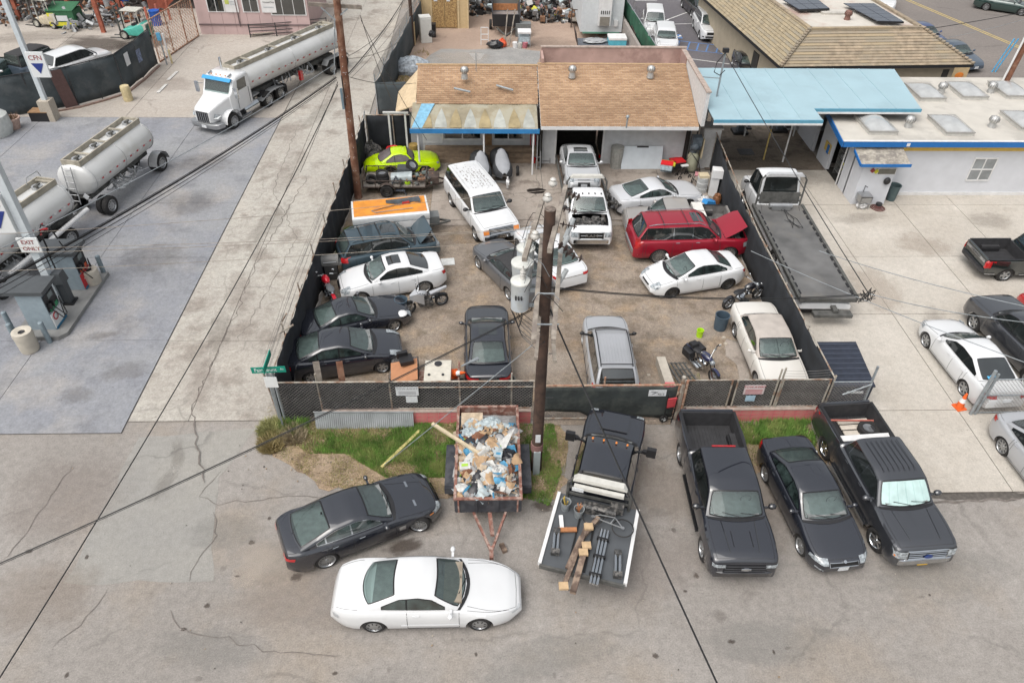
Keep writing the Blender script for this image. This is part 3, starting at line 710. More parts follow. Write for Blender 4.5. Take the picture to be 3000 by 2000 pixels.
 def grille(s,y,z0,z1,m=None,bars=0,barm=None,off=.012,name='grille',rear=False):
  rows=[[s.end_pt(lerp(-y,y,j/10),lerp(z0,z1,i/3),off,rear)for j in range(11)]for i in range(4)]
  g=MB().grid(rows).build(name,m or M_trim,s.root,60)
  for k in range(bars):
   z=lerp(z0,z1,(k+.5)/bars)
   MB().tube([s.end_pt(lerp(-y*.97,y*.97,j/10),z,off+.012,rear)for j in range(11)],.016,4).build('grille_bar',barm or M_chrome,g)
  return g
 def frame(s,y,z0,z1,m,r=.02,off=.015):
  pts=[s.end_pt(lerp(-y,y,j/10),z1,off)for j in range(11)]+[s.end_pt(lerp(y,-y,j/10),z0,off)for j in range(11)]
  pts.append(pts[0]);MB().tube(pts,r,4).build('grille_surround',m,s.root)
 def bumper(s,z0,z1,m,rear=False,th=.05,wf=.97):
  rows=[]
  zs=[z0,lerp(z0,z1,.15),z1-.02,z1];of=[0,th,th,0]
  for z,o in zip(zs,of):
   r=[]
   for j in range(-12,13):
    t=j/12;f=.30*max(0,abs(t)-.72)/.28;ff=s.L-f if rear else f
    y=t/max(abs(t),.001)*min(abs(t)/.86,1)*s.hw(ff)*wf if t else 0
    x=s.X(ff);x0=s.X(s.L if rear else 0)
    r.append(((x if abs(t)>.72 else x0)+(-o if rear else o)*(1 if abs(t)<.9 else .3),y*(1+.02*(o>0)),z))
   rows.append(r)
  return MB().grid(rows).build('rear_bumper' if rear else 'front_bumper',m,s.root,40)
 def bedbox(s,floor=.72,m=None,ribs=True,wy=.86):
  f0,f1=s.bed;m=m or M_bed;W2=s.W/2;zt=interp(s.top,(f0+f1)/2)-.01
  mb=MB();y=W2*wy;x0,x1=s.X(f0),s.X(f1);
  mb.box(((x0+x1)/2,0,floor-.02),(x0-x1,2*y,.04))
  for sg in(1,-1):mb.box(((x0+x1)/2,sg*(y+.02),(floor+zt)/2),(x0-x1,.05,zt-floor));mb.box((s.X(s.fo+s.wb),sg*(y-.10),floor+.13),(.85,.2,.26))
  mb.box((x0-.02,0,(floor+zt)/2),(.04,2*y,zt-floor));mb.box((x1+.02,0,(floor+zt)/2),(.04,2*y,zt-floor))
  bo=mb.build('bed_liner',m,s.root)
  if ribs:
   mb=MB()
   for k in range(-6,7):mb.box(((x0+x1)/2,k*y/7.5,floor+.008),(x0-x1-.1,.05,.016))
   mb.build('bed_ribs',m,bo,kind='stuff')
  MB().box((s.X(s.L-.05),0,zt-.14),(.09,2*y+.04,.30)).build('tailgate',s.mat,s.root)
  for sg in(1,-1):MB().box(((x0+x1)/2,sg*W2*.90,zt+.022),(x0-x1,.09,.02)).build('bed_rail',M_black,s.root)
 def bay(s,seed=1,depth=.45):
  f0,f1=s.hole;rnd=random.Random(seed);zt=interp(s.top,(f0+f1)/2);w=s.W/2*.78
  mb=MB();mb.box((s.X((f0+f1)/2),0,zt-depth),(f1-f0+.06,2*w+.1,.05)).build('bay_floor',M_black,s.root)
  mb=MB()
  for i in range(34):
   d=(rnd.uniform(.08,.35),rnd.uniform(.08,.35),rnd.uniform(.08,.3))
   mb.box((s.X(rnd.uniform(f0+.15,f1-.12)),rnd.uniform(-w+.15,w-.15),zt-depth+.05+rnd.uniform(.05,.22)),d,rnd.uniform(-.3,.3))
  for i in range(8):
   a=Vector((s.X(rnd.uniform(f0+.1,f1-.1)),rnd.uniform(-w+.1,w-.1),zt-.14));b=Vector((s.X(rnd.uniform(f0+.1,f1-.1)),rnd.uniform(-w+.1,w-.1),zt-.2))
   mb.tube([a,(a+b)/2+Vector((0,0,.08)),b],.022,5)
  mb.build('engine',M_engine,s.root,kind='stuff')
 def open_hood(s,ang=52,m=None):
  f0,f1=s.hole;rows=[];rr=[]
  zc=interp(s.top,f1)
  P=Matrix.Rotation(R(ang),3,'Y');piv=Vector((s.X(f1),0,zc+.02))
  for off in(0,-.03):
   rows=[]
   for i in range(7):
    f=lerp(f1,f0-.03,i/6)
    rows.append([piv+Matrix.Rotation(-R(ang),3,'Y')@(s.top_pt(f,y*s.hw(max(f,.15))*.83,off)-piv)for y in[k/4-1 for k in range(9)]])
   rr.append(rows)
  mb=MB();mb.grid(rr[0]);mb.mi(1).grid(rr[1]);mb.build('raised_hood',[m or s.mat,M_black],s.root,40)
  a=s.top_pt(f0+.1,.3*s.W);MB().tube([a,rr[1][5][2]],.01,4).build('hood_prop',M_trim,s.root)
SEDAN=dict(L=4.84,W=1.84,H=1.46,wb=2.80,fo=.95,top=[(0,.56),(.06,.68),(.30,.76),(1.35,.95),(1.6,.97),(3.7,.99),(4.2,1.03),(4.7,1.02),(4.80,.90),(4.84,.74)],cab=[(1.30,.95),(2.12,1.38),(2.6,1.45),(3.25,1.42),(4.18,1.05)],cuts=[2.62,3.52])
COUPE=dict(L=4.75,W=1.87,H=1.40,wb=2.72,fo=.93,top=[(0,.58),(.05,.72),(.3,.80),(1.45,.95),(1.7,.96),(3.5,.99),(4.0,1.04),(4.62,1.05),(4.70,.95),(4.75,.74)],cab=[(1.42,.95),(2.2,1.33),(2.55,1.39),(3.05,1.36),(4.15,1.05)],cuts=[2.95],doors=2)
SUV=dict(L=4.60,W=1.83,H=1.72,wb=2.65,fo=.90,wr=.36,top=[(0,.70),(.05,.86),(.25,.98),(1.15,1.08),(1.4,1.08),(4.3,1.10),(4.52,1.08),(4.60,.90)],cab=[(1.12,1.07),(1.80,1.62),(2.3,1.71),(4.10,1.66),(4.50,1.12)],cuts=[2.28,3.15,3.95],bowr=.05,kr=.14,Rr=.4,wrl=.74,wc=.92)
TRUCK=dict(L=5.89,W=2.03,H=1.92,wb=3.745,fo=.96,wr=.41,tw=.27,top=[(0,.78),(.03,1.02),(.12,1.14),(.35,1.20),(1.35,1.27),(1.55,1.27),(3.95,1.30),(4.0,1.36),(5.8,1.36),(5.89,1.25)],cab=[(1.40,1.26),(2.05,1.82),(2.5,1.91),(3.72,1.88),(3.95,1.31)],cuts=[2.72,3.6],bed=(4.05,5.76),bowr=.02,kf=.12,Rf=.35,kr=.05,Rr=.25,sill=.36,botf=.45,botr=.50,wrl=.74,wc=.94,flare=.035,rim=('spoke',6,.62))
def V(base,**k):d=dict(base);d.update(k);return d
P_white=paint('white',(.64,.65,.66));P_black=paint('black',(.015,.017,.024));P_gloss=paint('deep_black',(.010,.010,.013))
P_silver=paint('silver',(.44,.45,.47),.3);P_grey=paint('grey',(.16,.165,.175),.5);P_slate=paint('slate_blue',(.055,.085,.105),.35)
P_redp=paint('dark_red',(.30,.012,.028),.2);P_lime=paint('lime',(.50,.72,.0),0,.35);P_pearl=paint('pearl',(.66,.64,.60),.05)
P_blue=paint('blue',(.05,.08,.20),.4);P_tan=paint('tan_silver',(.38,.36,.34),.35);P_green=paint('dark_green',(.02,.05,.045),.3);P_steel=paint('steel_blue',(.09,.12,.16),.4)
P_gun=paint('gunmetal',(.045,.048,.056),.4)
M_cloth=mat('soft_top_cloth',(.035,.035,.037),rough=.9,var=.2,scale=12)
M_tanroof=mat('vinyl_roof',(.42,.38,.345),rough=.75,var=.12,scale=3)
A=Car('car','long white two door coupe parked alone nearest the camera in the street','car',P_white,(('rr',(1097,1854)),('fr',(1407,1848))),**V(COUPE,L=5.26,W=1.90,H=1.37,wb=2.89,fo=1.17,wr=.325,top=[(0,.46),(.05,.56),(.35,.68),(1.0,.80),(1.72,.93),(2.1,.94),(4.1,.97),(4.6,.99),(5.08,.93),(5.18,.80),(5.26,.60)],cab=[(1.52,.91),(2.35,1.31),(2.8,1.365),(3.45,1.33),(4.42,1.0)],cuts=[3.13],inter=M_tanint,seatm=M_tanint,kf=.46,Rf=1.15,kr=.34,Rr=.95,bowf=.26,bowr=.30,cr=.13,rim=('cover',8,.66),wrl=.66,dcuts=[1.72,3.13],lamps=[('end',(.42,.70),(.50,.56),mat('clear_lens',(.50,.52,.54),.1,coat=1))],tails=[('side',(5.0,5.16),(.62,.74),mat('clear_lens',(.5,.52,.54),.1))]))
A.seam([A.side_pt(f,.42,.012,sg)for sg in(-1,)for f in[1.7+i*.2 for i in range(9)]],.03,P_white,'side_moulding')
A.seam([A.side_pt(f,.42,.012,1)for f in[1.7+i*.2 for i in range(9)]],.03,P_white,'side_moulding')
for sg in(1,-1):A.seam([A.top_pt(lerp(.35,1.5,i/8),sg*A.hw(lerp(.35,1.5,i/8))*lerp(.86,.7,i/8),.003)for i in range(9)],.012,M_seam,'hood_crease')
pass
B=Car('car','black fastback saloon with its front wheel turned, parked behind the white coupe','car',P_black,(('rr',(964,1663)),('fr',(1232.5,1558.7))),**V(SEDAN,L=4.83,W=1.87,H=1.40,wb=2.905,fo=.83,wr=.345,steer=-24,top=[(0,.55),(.06,.68),(.35,.78),(1.5,.95),(1.7,.95),(3.6,.98),(4.3,1.05),(4.72,1.03),(4.79,.92),(4.83,.72)],cab=[(1.45,.94),(2.28,1.34),(2.7,1.395),(3.35,1.35),(4.45,1.05)],cuts=[2.85,3.62],wrl=.67,rim=('spoke',14,.75),trimmat=M_chrome,handlemat=M_chrome,lamps=[('end',(.50,.84),(.58,.70))],tails=[('end',(.45,.86),(.80,.90))]))
B.grille(.38,.42,.56,M_trim,2,M_dalloy)
B.patch('hood_vent','top',(.75,.82),(.28,.52),M_chrome,.01,2)
B.seam([B.top_pt(lerp(.3,1.4,i/6),sg*lerp(.35,.62,i/6),.003)for sg in(1,)for i in range(7)],.012)
MB().box((0,0,.05),(.06,.03,.10),taper=.5).build('fin_antenna',M_trim,B.root).location=(B.X(3.5),0,1.37)
for sg in(1,-1):B.patch('side_vent','side',(1.28,1.48),(.5,.66),M_chrome,.008,2,both=True)if sg>0 else None
for sg in(1,-1):B.patch('amber_reflector','side',(.34,.48),(.62,.66),M_orange,.01,2)if sg>0 else None
Dt=Car('pickup_truck','black crew cab pickup with an empty open bed, backed up to the fence gate','pickup truck',P_black,(('fr',(2047.6,1630.7)),('rr',(1984,1350.6))),**V(TRUCK,trimmat=M_chrome,mirrormat=P_gloss,glass=M_dglass,lamps=[('end',(.58,.95),(.90,1.0))],tails=[('end',(.86,1.0),(.85,1.25))]))
Dt.bedbox();Dt.grille(.62,.72,1.0,M_black,3,M_dalloy);Dt.bumper(.50,.72,P_gloss);Dt.bumper(.55,.75,M_black,True)
bt=MB();bt.box((Dt.X(-.06),0,.90),(.02,.28,.07));bt.box((Dt.X(-.06),0,.90),(.024,.14,.11));bt.build('front_emblem',M_chrome,Dt.root)
for sg in(1,-1):Dt.seam([Dt.top_pt(lerp(.3,1.35,i/6),sg*lerp(.42,.5,i/6),.004)for i in range(7)],.03,P_gloss,'hood_crease');Dt.seam([Dt.top_pt(lerp(.5,1.0,i/6),sg*.28,.004)for i in range(7)],.025,M_black,'hood_scoop')
for sg in(1,-1):Dt.seam([Dt.side_pt(f,.40,.04,sg)for f in(1.6,2.6,3.8)],.10,M_black,'running_board')
MB().box((0,0,0),(.05,.75,.02)).build('brake_light',M_red,Dt.root).location=(Dt.X(3.74),0,1.89)
Ft=Car('pickup_truck','dark grey crew cab pickup with silver windscreen sunshade and boards in its bed','pickup truck',P_gun,(('fr',(2548,1602)),('rr',(2405,1338))),**V(TRUCK,L=5.89,wb=3.68,fo=.94,steer=10,trimmat=M_chrome,glass=M_dglass,lamps=[('end',(.62,.98),(.82,1.04))],tails=[('end',(.86,1.0),(.85,1.25))],wind=mat('sunshade',(.50,.66,.64),rough=.25,metal=.2,var=.15,scale=3),rimmat=M_chrome))
Ft.bedbox();Ft.grille(.60,.76,1.04,M_black,4,M_chrome);Ft.frame(.62,.75,1.05,M_chrome,.028);Ft.bumper(.48,.74,M_chrome);Ft.bumper(.55,.75,M_chrome,True)
eb=MB();eb.cyl((Ft.X(-.05),0,.90),(Ft.X(-.07),0,.90),.075,n=14);e_=eb.build('front_emblem',mat('emblem_blue',(.02,.05,.2),.3,var=0),Ft.root);e_.scale=(1,1.7,1)
Ft.plate(False,.52,0,mat('yellow_plate',(.75,.45,.03),.5)).location if False else Ft.plate(False,.50,0,mat('yellow_plate',(.75,.45,.03),.5))
for sg in(1,-1):
 Ft.seam([Ft.top_pt(lerp(.3,1.35,i/6),sg*lerp(.45,.55,i/6),.004)for i in range(7)],.03,P_gun,'hood_crease');Ft.seam([Ft.side_pt(f,.40,.07,sg)for f in(1.5,2.6,4.0)],.13,M_chrome,'running_board')
 Ft.patch('amber_reflector','end',(.86,.97),(.84,.9),M_orange,.02,2)if sg>0 else None
for k in range(-3,4):MB().box((Ft.X(2.95),k*.17,1.925-abs(k)*.004),(1.25,.022,.012)).build('roof_rib',P_gun,Ft.root)
for k in range(5):
 a,b=Ft.cab[0][0],Ft.cab[1][0]
 Ft.seam([Ft.ctop(lerp(a+.08,b-.06,i/5),-.64+k*.32,(.012,0,.012))for i in range(6)],.012,mat('sunshade_fold',(.3,.45,.44),.4),'sunshade_fold')
Et=Car('car','black saloon parked nose out between the two dark pickups','car',P_black,(('fr',(2333,1614)),('rr',(2233.7,1408))),**V(SEDAN,rimmat=M_alloy,rim=('spoke',10,.74),trimmat=M_chrome,handlemat=M_chrome,lamps=[('end',(.48,.80),(.60,.72)),('side',(.22,.5),(.60,.70))],tails=[('end',(.50,.84),(.78,.95)),('side',(4.45,4.68),(.78,.93))]))
Et.grille(.42,.56,.66,M_trim);Et.frame(.44,.55,.67,M_chrome,.015);Et.plate(False,.44)
Et.patch('fog_light','end',(.62,.80),(.40,.45),M_lamp,.014,2)
MB().cyl((Et.X(.05),0,.70),(Et.X(.04),0,.715),.05,n=12).build('front_emblem',M_chrome,Et.root)
H_=Car('car','dusty black saloon nearest the front fence in the yard corner','car',P_black,(((.93,-.87,.30),(1113,1078)),((3.42,-.87,.30),(930,1105))),**V(SEDAN,L=4.53,W=1.80,H=1.47,wb=2.65,fo=.90,wr=.315,top=[(0,.55),(.06,.70),(.3,.80),(1.2,.98),(1.5,1.0),(3.6,1.04),(3.9,1.06),(4.4,1.02),(4.5,.9),(4.53,.72)],cab=[(1.05,.96),(1.98,1.39),(2.4,1.465),(3.05,1.43),(4.02,1.06)],cuts=[2.42,3.22],rim=('spoke',6,.66),lamps=[('top',(.12,.55),(.52,.78)),('end',(.5,.76),(.62,.76))],tails=[('side',(4.22,4.47),(.80,.95)),('end',(.55,.8),(.80,.95))]))
I_=Car('car','black two door coupe with a broken front corner in the left row','car',P_black,(((4.50,-.80,.7),(912,992)),('fr',(1136,978))),**V(COUPE,L=4.58,W=1.74,H=1.36,wb=2.69,fo=.86,wr=.31,steer=14,top=[(0,.5),(.06,.62),(.3,.72),(1.4,.90),(1.7,.93),(3.4,.95),(3.9,.97),(4.45,.96),(4.52,.86),(4.58,.68)],cab=[(1.42,.9),(2.2,1.30),(2.5,1.35),(3.0,1.32),(3.85,.98)],cuts=[2.95],rim=('spoke',6,.70),lamps=[('top',(.08,.24),(.50,.70))],tails=[('end',(.45,.78),(.66,.82)),('side',(4.35,4.53),(.66,.80))]))
J_=Car('car','white saloon with a dark sunroof beside the silver motorcycle','car',P_white,(((.80,.86,.33),(1060,872)),((3.56,.86,.33),(1242,840.6))),**V(SEDAN,L=4.60,W=1.80,H=1.45,wb=2.76,fo=.80,wr=.33,cab=[(1.22,.94),(2.0,1.38),(2.45,1.445),(3.05,1.41),(3.92,1.06)],top=[(0,.55),(.06,.68),(.3,.78),(1.3,.95),(1.6,.97),(3.5,1.0),(3.95,1.06),(4.48,1.04),(4.56,.90),(4.60,.74)],cuts=[2.45,3.3],sunroof=(2.15,2.72),rim=('twin',7,.74),glass=M_dglass,lamps=[('end',(.52,.82),(.58,.72)),('top',(.12,.42),(.55,.78))],tails=[('end',(.5,.8),(.8,.96))]))
J_.grille(.36,.50,.66,M_black,3,M_chrome)
K_=Car('suv','slate blue suv with its hood raised beside the orange topped camper','suv',P_slate,(((4.52,-.80,.95),(1013,763)),((.12,-.78,.80),(1277,719))),**V(SUV,L=4.57,W=1.86,H=1.73,wb=2.71,fo=.88,sideg=M_dglass,hole=(.22,1.02),sunroof=(1.95,2.6),rails=True,railmat=P_slate,rim=('spoke',5,.66),lamps=[('end',(.55,.80),(.72,.88)),('top',(.06,.2),(.55,.78))],tails=[('side',(4.30,4.52),(.85,1.08)),('end',(.66,.84),(.85,1.08))]))
K_.bay(3);K_.open_hood(50)
for k in(2.7,3.5):MB().tube([K_.ctop(k,v/4,(0,0,.05))for v in range(-4,5)],.022,4).build('roof_crossbar',M_black,K_.root)
U_=Car('suv','long white suv with flaking roof paint parked by the covered jet skis','suv',mat('white_peeling',(.64,.65,.66),rough=.35,var=.05,scale=2,coat=.6),(('fr',(1390,704)),('rr',(1321,606))),**V(SUV,L=5.75,W=2.03,H=1.98,wb=3.48,fo=1.0,wr=.39,tw=.25,sill=.42,botf=.5,botr=.5,kf=.08,Rf=.3,wc=.94,wrl=.80,bowf=.1,top=[(0,.72),(.03,.98),(.10,1.12),(.3,1.17),(1.35,1.25),(1.6,1.25),(5.4,1.27),(5.68,1.24),(5.75,1.0)],cab=[(1.35,1.24),(1.95,1.85),(2.4,1.96),(5.30,1.93),(5.62,1.28)],cuts=[2.75,3.65,4.55],glass=M_dglass,mirrormat=M_black,rails=True,railmat=P_white,lamps=[('end',(.62,.90),(.82,1.02),M_orange)],tails=[('end',(.85,.98),(.7,1.1))],rim=('spoke',8,.6)))
U_.grille(.58,.80,1.06,M_dalloy,4,M_alloy);U_.frame(.6,.79,1.07,M_chrome,.025);U_.bumper(.50,.74,M_chrome);U_.plate(False,.60,0,M_black)
rnd=random.Random(4)
mb=MB()
for i in range(230):
 f=rnd.choice([rnd.gauss(3.2,.75),rnd.gauss(3.9,.6)]);sy=rnd.uniform(-.75,.7)
 if not 2.3<f<5.1:continue
 p=U_.ctop(f,round(sy*5)/5+rnd.uniform(-.05,.05),(0,0,.004));a=rnd.uniform(.015,.042);b=rnd.uniform(.012,.03)
 mb.add([p+Vector((-a*rnd.uniform(.6,1),-b,0)),p+Vector((a,-b*rnd.uniform(.5,1),0)),p+Vector((a*.8,b,0)),p+Vector((-a,b*rnd.uniform(.5,1),0))],[(0,1,2,3)])
mb.build('paint_flakes',mat('bare_primer',(.20,.18,.165),.8),U_.root,kind='stuff')
V_=Car('car','grey soft top convertible coupe left of the utility pole','car',P_grey,(('fl',(1400,787.6)),('rl',(1487.6,878.8))),**V(COUPE,roofmat=M_cloth,rim=('spoke',5,.72),cab=[(1.42,.95),(2.15,1.31),(2.5,1.39),(3.35,1.36),(4.0,1.03)],cuts=[3.0],trimmat=M_black))
W_=Car('car','white saloon half hidden behind the utility pole, tail toward the camera','car',P_white,(((4.76,.78,.88),(1638,815.6)),((4.76,-.78,.88),(1717,796))),**V(SEDAN,glass=M_glass,lamps=[('end',(.5,.8),(.6,.72))],tails=[('end',(.48,.86),(.82,.93)),('side',(4.62,4.78),(.82,.93))]))
W_.seam([W_.end_pt(lerp(-.5,.5,i/6),.86,.02,True)for i in range(7)],.035,M_chrome,'boot_trim')
Y_=Car('car','silver fastback coupe with a torn off rear bumper beside the tow truck','car',paint('pale_silver',(.60,.61,.63),.15),(((4.70,0,.8),(1799,577)),((.05,0,.6),(2040,556))),**V(COUPE,rimmat=M_dalloy,mirrormat=P_silver,glass=M_glass,lamps=[('end',(.5,.75),(.60,.70))],tails=None,cuts=[2.95,3.62]))
rr_=MB();rd=random.Random(5)
for i in range(26):rr_.box((Y_.X(4.72)-rd.uniform(-.05,.12),rd.uniform(-.85,.85),rd.uniform(.35,.8)),(rd.uniform(.05,.2),rd.uniform(.08,.35),rd.uniform(.04,.14)),rd.uniform(-.6,.6))
rr_.build('exposed_crash_bar',M_engine,Y_.root,kind='stuff')
Z_=Car('pickup_truck','tan silver compact pickup with a white box across its bed, behind the red suv','pickup truck',P_tan,(((.20,.70,.75),(1843,662)),((5.05,.80,1.05),(2147,652))),**V(TRUCK,L=5.2,W=1.80,H=1.66,wb=3.2,fo=.86,wr=.35,tw=.22,top=[(0,.62),(.03,.84),(.12,.92),(.3,.96),(1.2,1.02),(3.3,1.04),(3.35,1.06),(5.1,1.06),(5.2,.95)],cab=[(1.22,1.01),(1.85,1.58),(2.2,1.65),(3.0,1.63),(3.22,1.06)],cuts=[2.72],doors=2,dcuts=[1.35,2.72],bed=(3.35,5.1),sill=.32,roofmat=None,lamps=[('end',(.55,.8),(.66,.82))]))
Z_.bedbox(.60,ribs=False,m=mat('worn_bed',(.16,.155,.15),.7,var=.3,col2=(.05,.05,.05)))
bx=MB();bx.box((Z_.X(3.62),0,1.05),(.50,1.66,.34));bx.mi(1).box((Z_.X(3.62),0,1.225),(.46,.03,.02))
bxo=bx.build('toolbox',[mat('box_white',(.68,.66,.62),.5),M_black],Z_.root)
AA=Car('suv','large dark red suv with its hood raised along the right fence','suv',P_redp,(('rr',(1931,773)),((.10,-.88,.62),(2188,728))),**V(SUV,L=5.55,W=2.01,H=1.90,wb=3.30,fo=1.02,wr=.41,tw=.27,sill=.33,top=[(0,.74),(.04,.98),(.15,1.10),(.4,1.15),(1.4,1.22),(1.7,1.22),(5.2,1.25),(5.48,1.2),(5.55,.95)],cab=[(1.42,1.21),(2.1,1.78),(2.5,1.88),(5.0,1.86),(5.42,1.26)],cuts=[2.85,3.75,5.0],hole=(.25,1.30),glass=M_dglass,rails=True,railmat=M_chrome,sunroof=(2.3,2.8),rim=('twin',8,.76),handlemat=M_chrome,trimmat=M_chrome,lamps=[('end',(.68,.95),(.75,1.0))],tails=[('side',(5.28,5.5),(.95,1.35)),('end',(.88,.97),(.85,1.2))]))
AA.bay(8);AA.open_hood(34)
for k in(3.1,4.2):MB().tube([AA.ctop(k,v/4,(0,0,.05))for v in range(-4,5)],.014,4).build('roof_crossbar',M_black,AA.root)
AA.bumper(.50,.74,M_alloy,True)
BB=Car('car','white saloon on black steel wheels parked below the red suv','car',P_white,(('fl',(1963,876)),('rl',(2132,849))),**V(SEDAN,L=4.49,W=1.75,H=1.44,wb=2.70,fo=.93,wr=.315,top=[(0,.50),(.06,.62),(.3,.74),(1.05,.92),(1.4,.96),(3.5,1.0),(3.9,1.04),(4.35,1.03),(4.45,.88),(4.49,.7)],cab=[(.98,.90),(2.0,1.38),(2.35,1.44),(3.05,1.40),(3.85,1.05)],cuts=[2.35,3.2],bowf=.2,rim=('steel',8,.64),rimmat=M_steelw,glass=M_glass,lamps=[('end',(.45,.78),(.56,.68)),('top',(.12,.4),(.5,.74))],tails=[('end',(.5,.78),(.8,.95))]))
BB.grille(.32,.52,.58,M_trim)
CC=Car('car','off white saloon with a tan vinyl roof against the right fence','car',P_pearl,(('fr',(2205.5,1127)),('rr',(2148,988.5))),**V(SEDAN,L=5.30,W=1.88,H=1.44,wb=2.95,fo=1.10,wr=.33,roofmat=M_tanroof,top=[(0,.56),(.06,.70),(.3,.78),(1.5,.95),(1.8,.97),(4.2,1.0),(4.7,1.0),(5.15,.96),(5.25,.85),(5.3,.68)],cab=[(1.55,.95),(2.35,1.36),(2.8,1.43),(3.75,1.42),(4.28,1.02)],cuts=[2.98,3.75],bowf=.12,wrl=.73,rim=('spoke',12,.68),lamps=[('end',(.5,.82),(.58,.70),M_lamp)],tails=None))
CC.seam([CC.ctop(lerp(1.66,2.3,i/4),0.02,(.015,0,.015))for i in range(5)],.014,M_seam,'windscreen_crack')
DD=Car('suv','silver suv with black roof rails backed toward the gate','suv',P_silver,(((.15,0,.92),(1771,936)),((4.50,0,1.12),(1806,1119))),**V(SUV,L=4.62,W=1.83,H=1.70,cuts=[2.28,3.15,3.9],rails=True,railmat=M_black,mirrormat=M_black,glass=M_dglass,lamps=[('top',(.08,.3),(.5,.75))],tails=[('end',(.74,.88),(.9,1.05))]))
for k in(1.98,3.95):MB().tube([DD.ctop(k,v/4*.92,(0,0,.07))for v in range(-4,5)],.024,4).build('roof_crossbar',M_black,DD.root)
for k in range(-4,5):MB().box((DD.X(2.95),k*.115,1.712-abs(k)*.0035),(1.6,.02,.012)).build('roof_rib',P_silver,DD.root)
MB().box((DD.X(4.59),0,.78),(.06,1.5,.3)).build('rear_bumper',M_black,DD.root)
EE=Car('car','glossy black saloon in the middle of the yard, tail to the fence','car',P_black,(((.10,0,.66),(1425,908)),((4.74,0,.88),(1432,1094))),**V(SEDAN,L=4.76,W=1.84,sunroof=(2.25,2.9),tails=[('end',(.38,.86),(.80,.93)),('side',(4.52,4.72),(.80,.92))],cab=[(1.25,.95),(2.05,1.38),(2.5,1.45),(3.2,1.42),(4.15,1.07)]))
EE.plate(True,.72);EE.seam([EE.end_pt(lerp(-.3,.3,i/6),.90,.012,True)for i in range(7)],.02,M_chrome,'boot_trim')
HH=Car('car','white saloon with blue flowers in the rear window beside the traffic cone','car',P_white,(('fl',(2703,1016)),('rl',(2809.6,1154))),**V(SEDAN,trimmat=M_chrome,glass=M_dglass,rim=('spoke',6,.74),lamps=[('side',(.25,.5),(.62,.78)),('end',(.5,.8),(.6,.7))],tails=[('end',(.45,.86),(.80,.92)),('side',(4.55,4.78),(.80,.92))]))
HH.plate(True,.70)
fl=MB();rd=random.Random(2)
for i in range(9):p=HH.ctop(3.98+rd.uniform(-.12,.1),.38+rd.uniform(-.2,.2),(-.02,0,.02));fl.ball(p,.05,6,(1,1,.4))
fl.build('flower_decoration',mat('flower_blue',(.10,.45,.75),.5),HH.root,kind='stuff')
FF=Car('pickup_truck','black single cab pickup with lettered tailgate at the right edge of the lot','pickup truck',paint('black_green',(.010,.016,.016)),(('rr',(2928,823)),((5.38,.90,1.15),(2843,702))),**V(TRUCK,L=5.4,W=1.95,H=1.78,wb=3.35,fo=.95,wr=.37,top=[(0,.70),(.03,.92),(.12,1.04),(.35,1.08),(1.35,1.12),(3.3,1.14),(3.35,1.15),(5.35,1.15),(5.4,1.05)],cab=[(1.4,1.11),(2.0,1.68),(2.4,1.77),(2.95,1.75),(3.25,1.15)],bed=(3.38,5.3),cuts=[2.7],doors=2,dcuts=[1.5,2.7],tails=[('end',(.84,.95),(.75,1.1)),('side',(5.18,5.36),(.78,1.1))],rim=('spoke',5,.62)))
FF.bedbox(.62);FF.bumper(.48,.68,M_dalloy,True,th=.12)
for sg in(1,-1):FF.seam([FF.side_pt(f,.42,.02,sg)for f in(1.45,2.5,3.7)],.06,M_alloy,'silver_band');FF.seam([FF.side_pt(f,.46,.02,sg)for f in(4.85,5.1,5.3)],.06,M_alloy,'silver_band')
tb=MB().box((FF.X(5.415),0,1.0),(.03,1.55,.13)).build('tailgate_band',M_alloy,FF.root)
text('lettering','CHEVROLET',.14,(FF.X(5.435),0,1.0),Matrix.Rotation(-pi/2,4,'Z')@Matrix.Rotation(pi/2,4,'X'),M_black,tb)
GG=Car('pickup_truck','dark grey four door pickup parked beyond the white saloon in the right lot','pickup truck',P_gun,('key','fl',(2839,966),95),**V(TRUCK,L=5.6,W=1.98,H=1.83,wb=3.5,fo=.95,glass=M_dglass,tails=None))
GG.bedbox()
II=Car('car','silver saloon cut off by the right edge near the street','car',P_silver,('key','rr',(2922,1326),-87),**V(SEDAN,rim=('spoke',9,.74),glass=M_dglass,cab=[(1.3,.95),(2.12,1.38),(2.6,1.45),(3.3,1.42),(4.3,1.07)],tails=[('end',(.5,.86),(.8,.93)),('side',(4.5,4.78),(.8,.92))]))
JJ=Car('car','red car whose rear corner shows at the right edge behind the grey pickup','car',paint('bright_red',(.42,.03,.03)),('xy',G(3135,985).x,G(3135,985).y,105,0),**V(SEDAN))
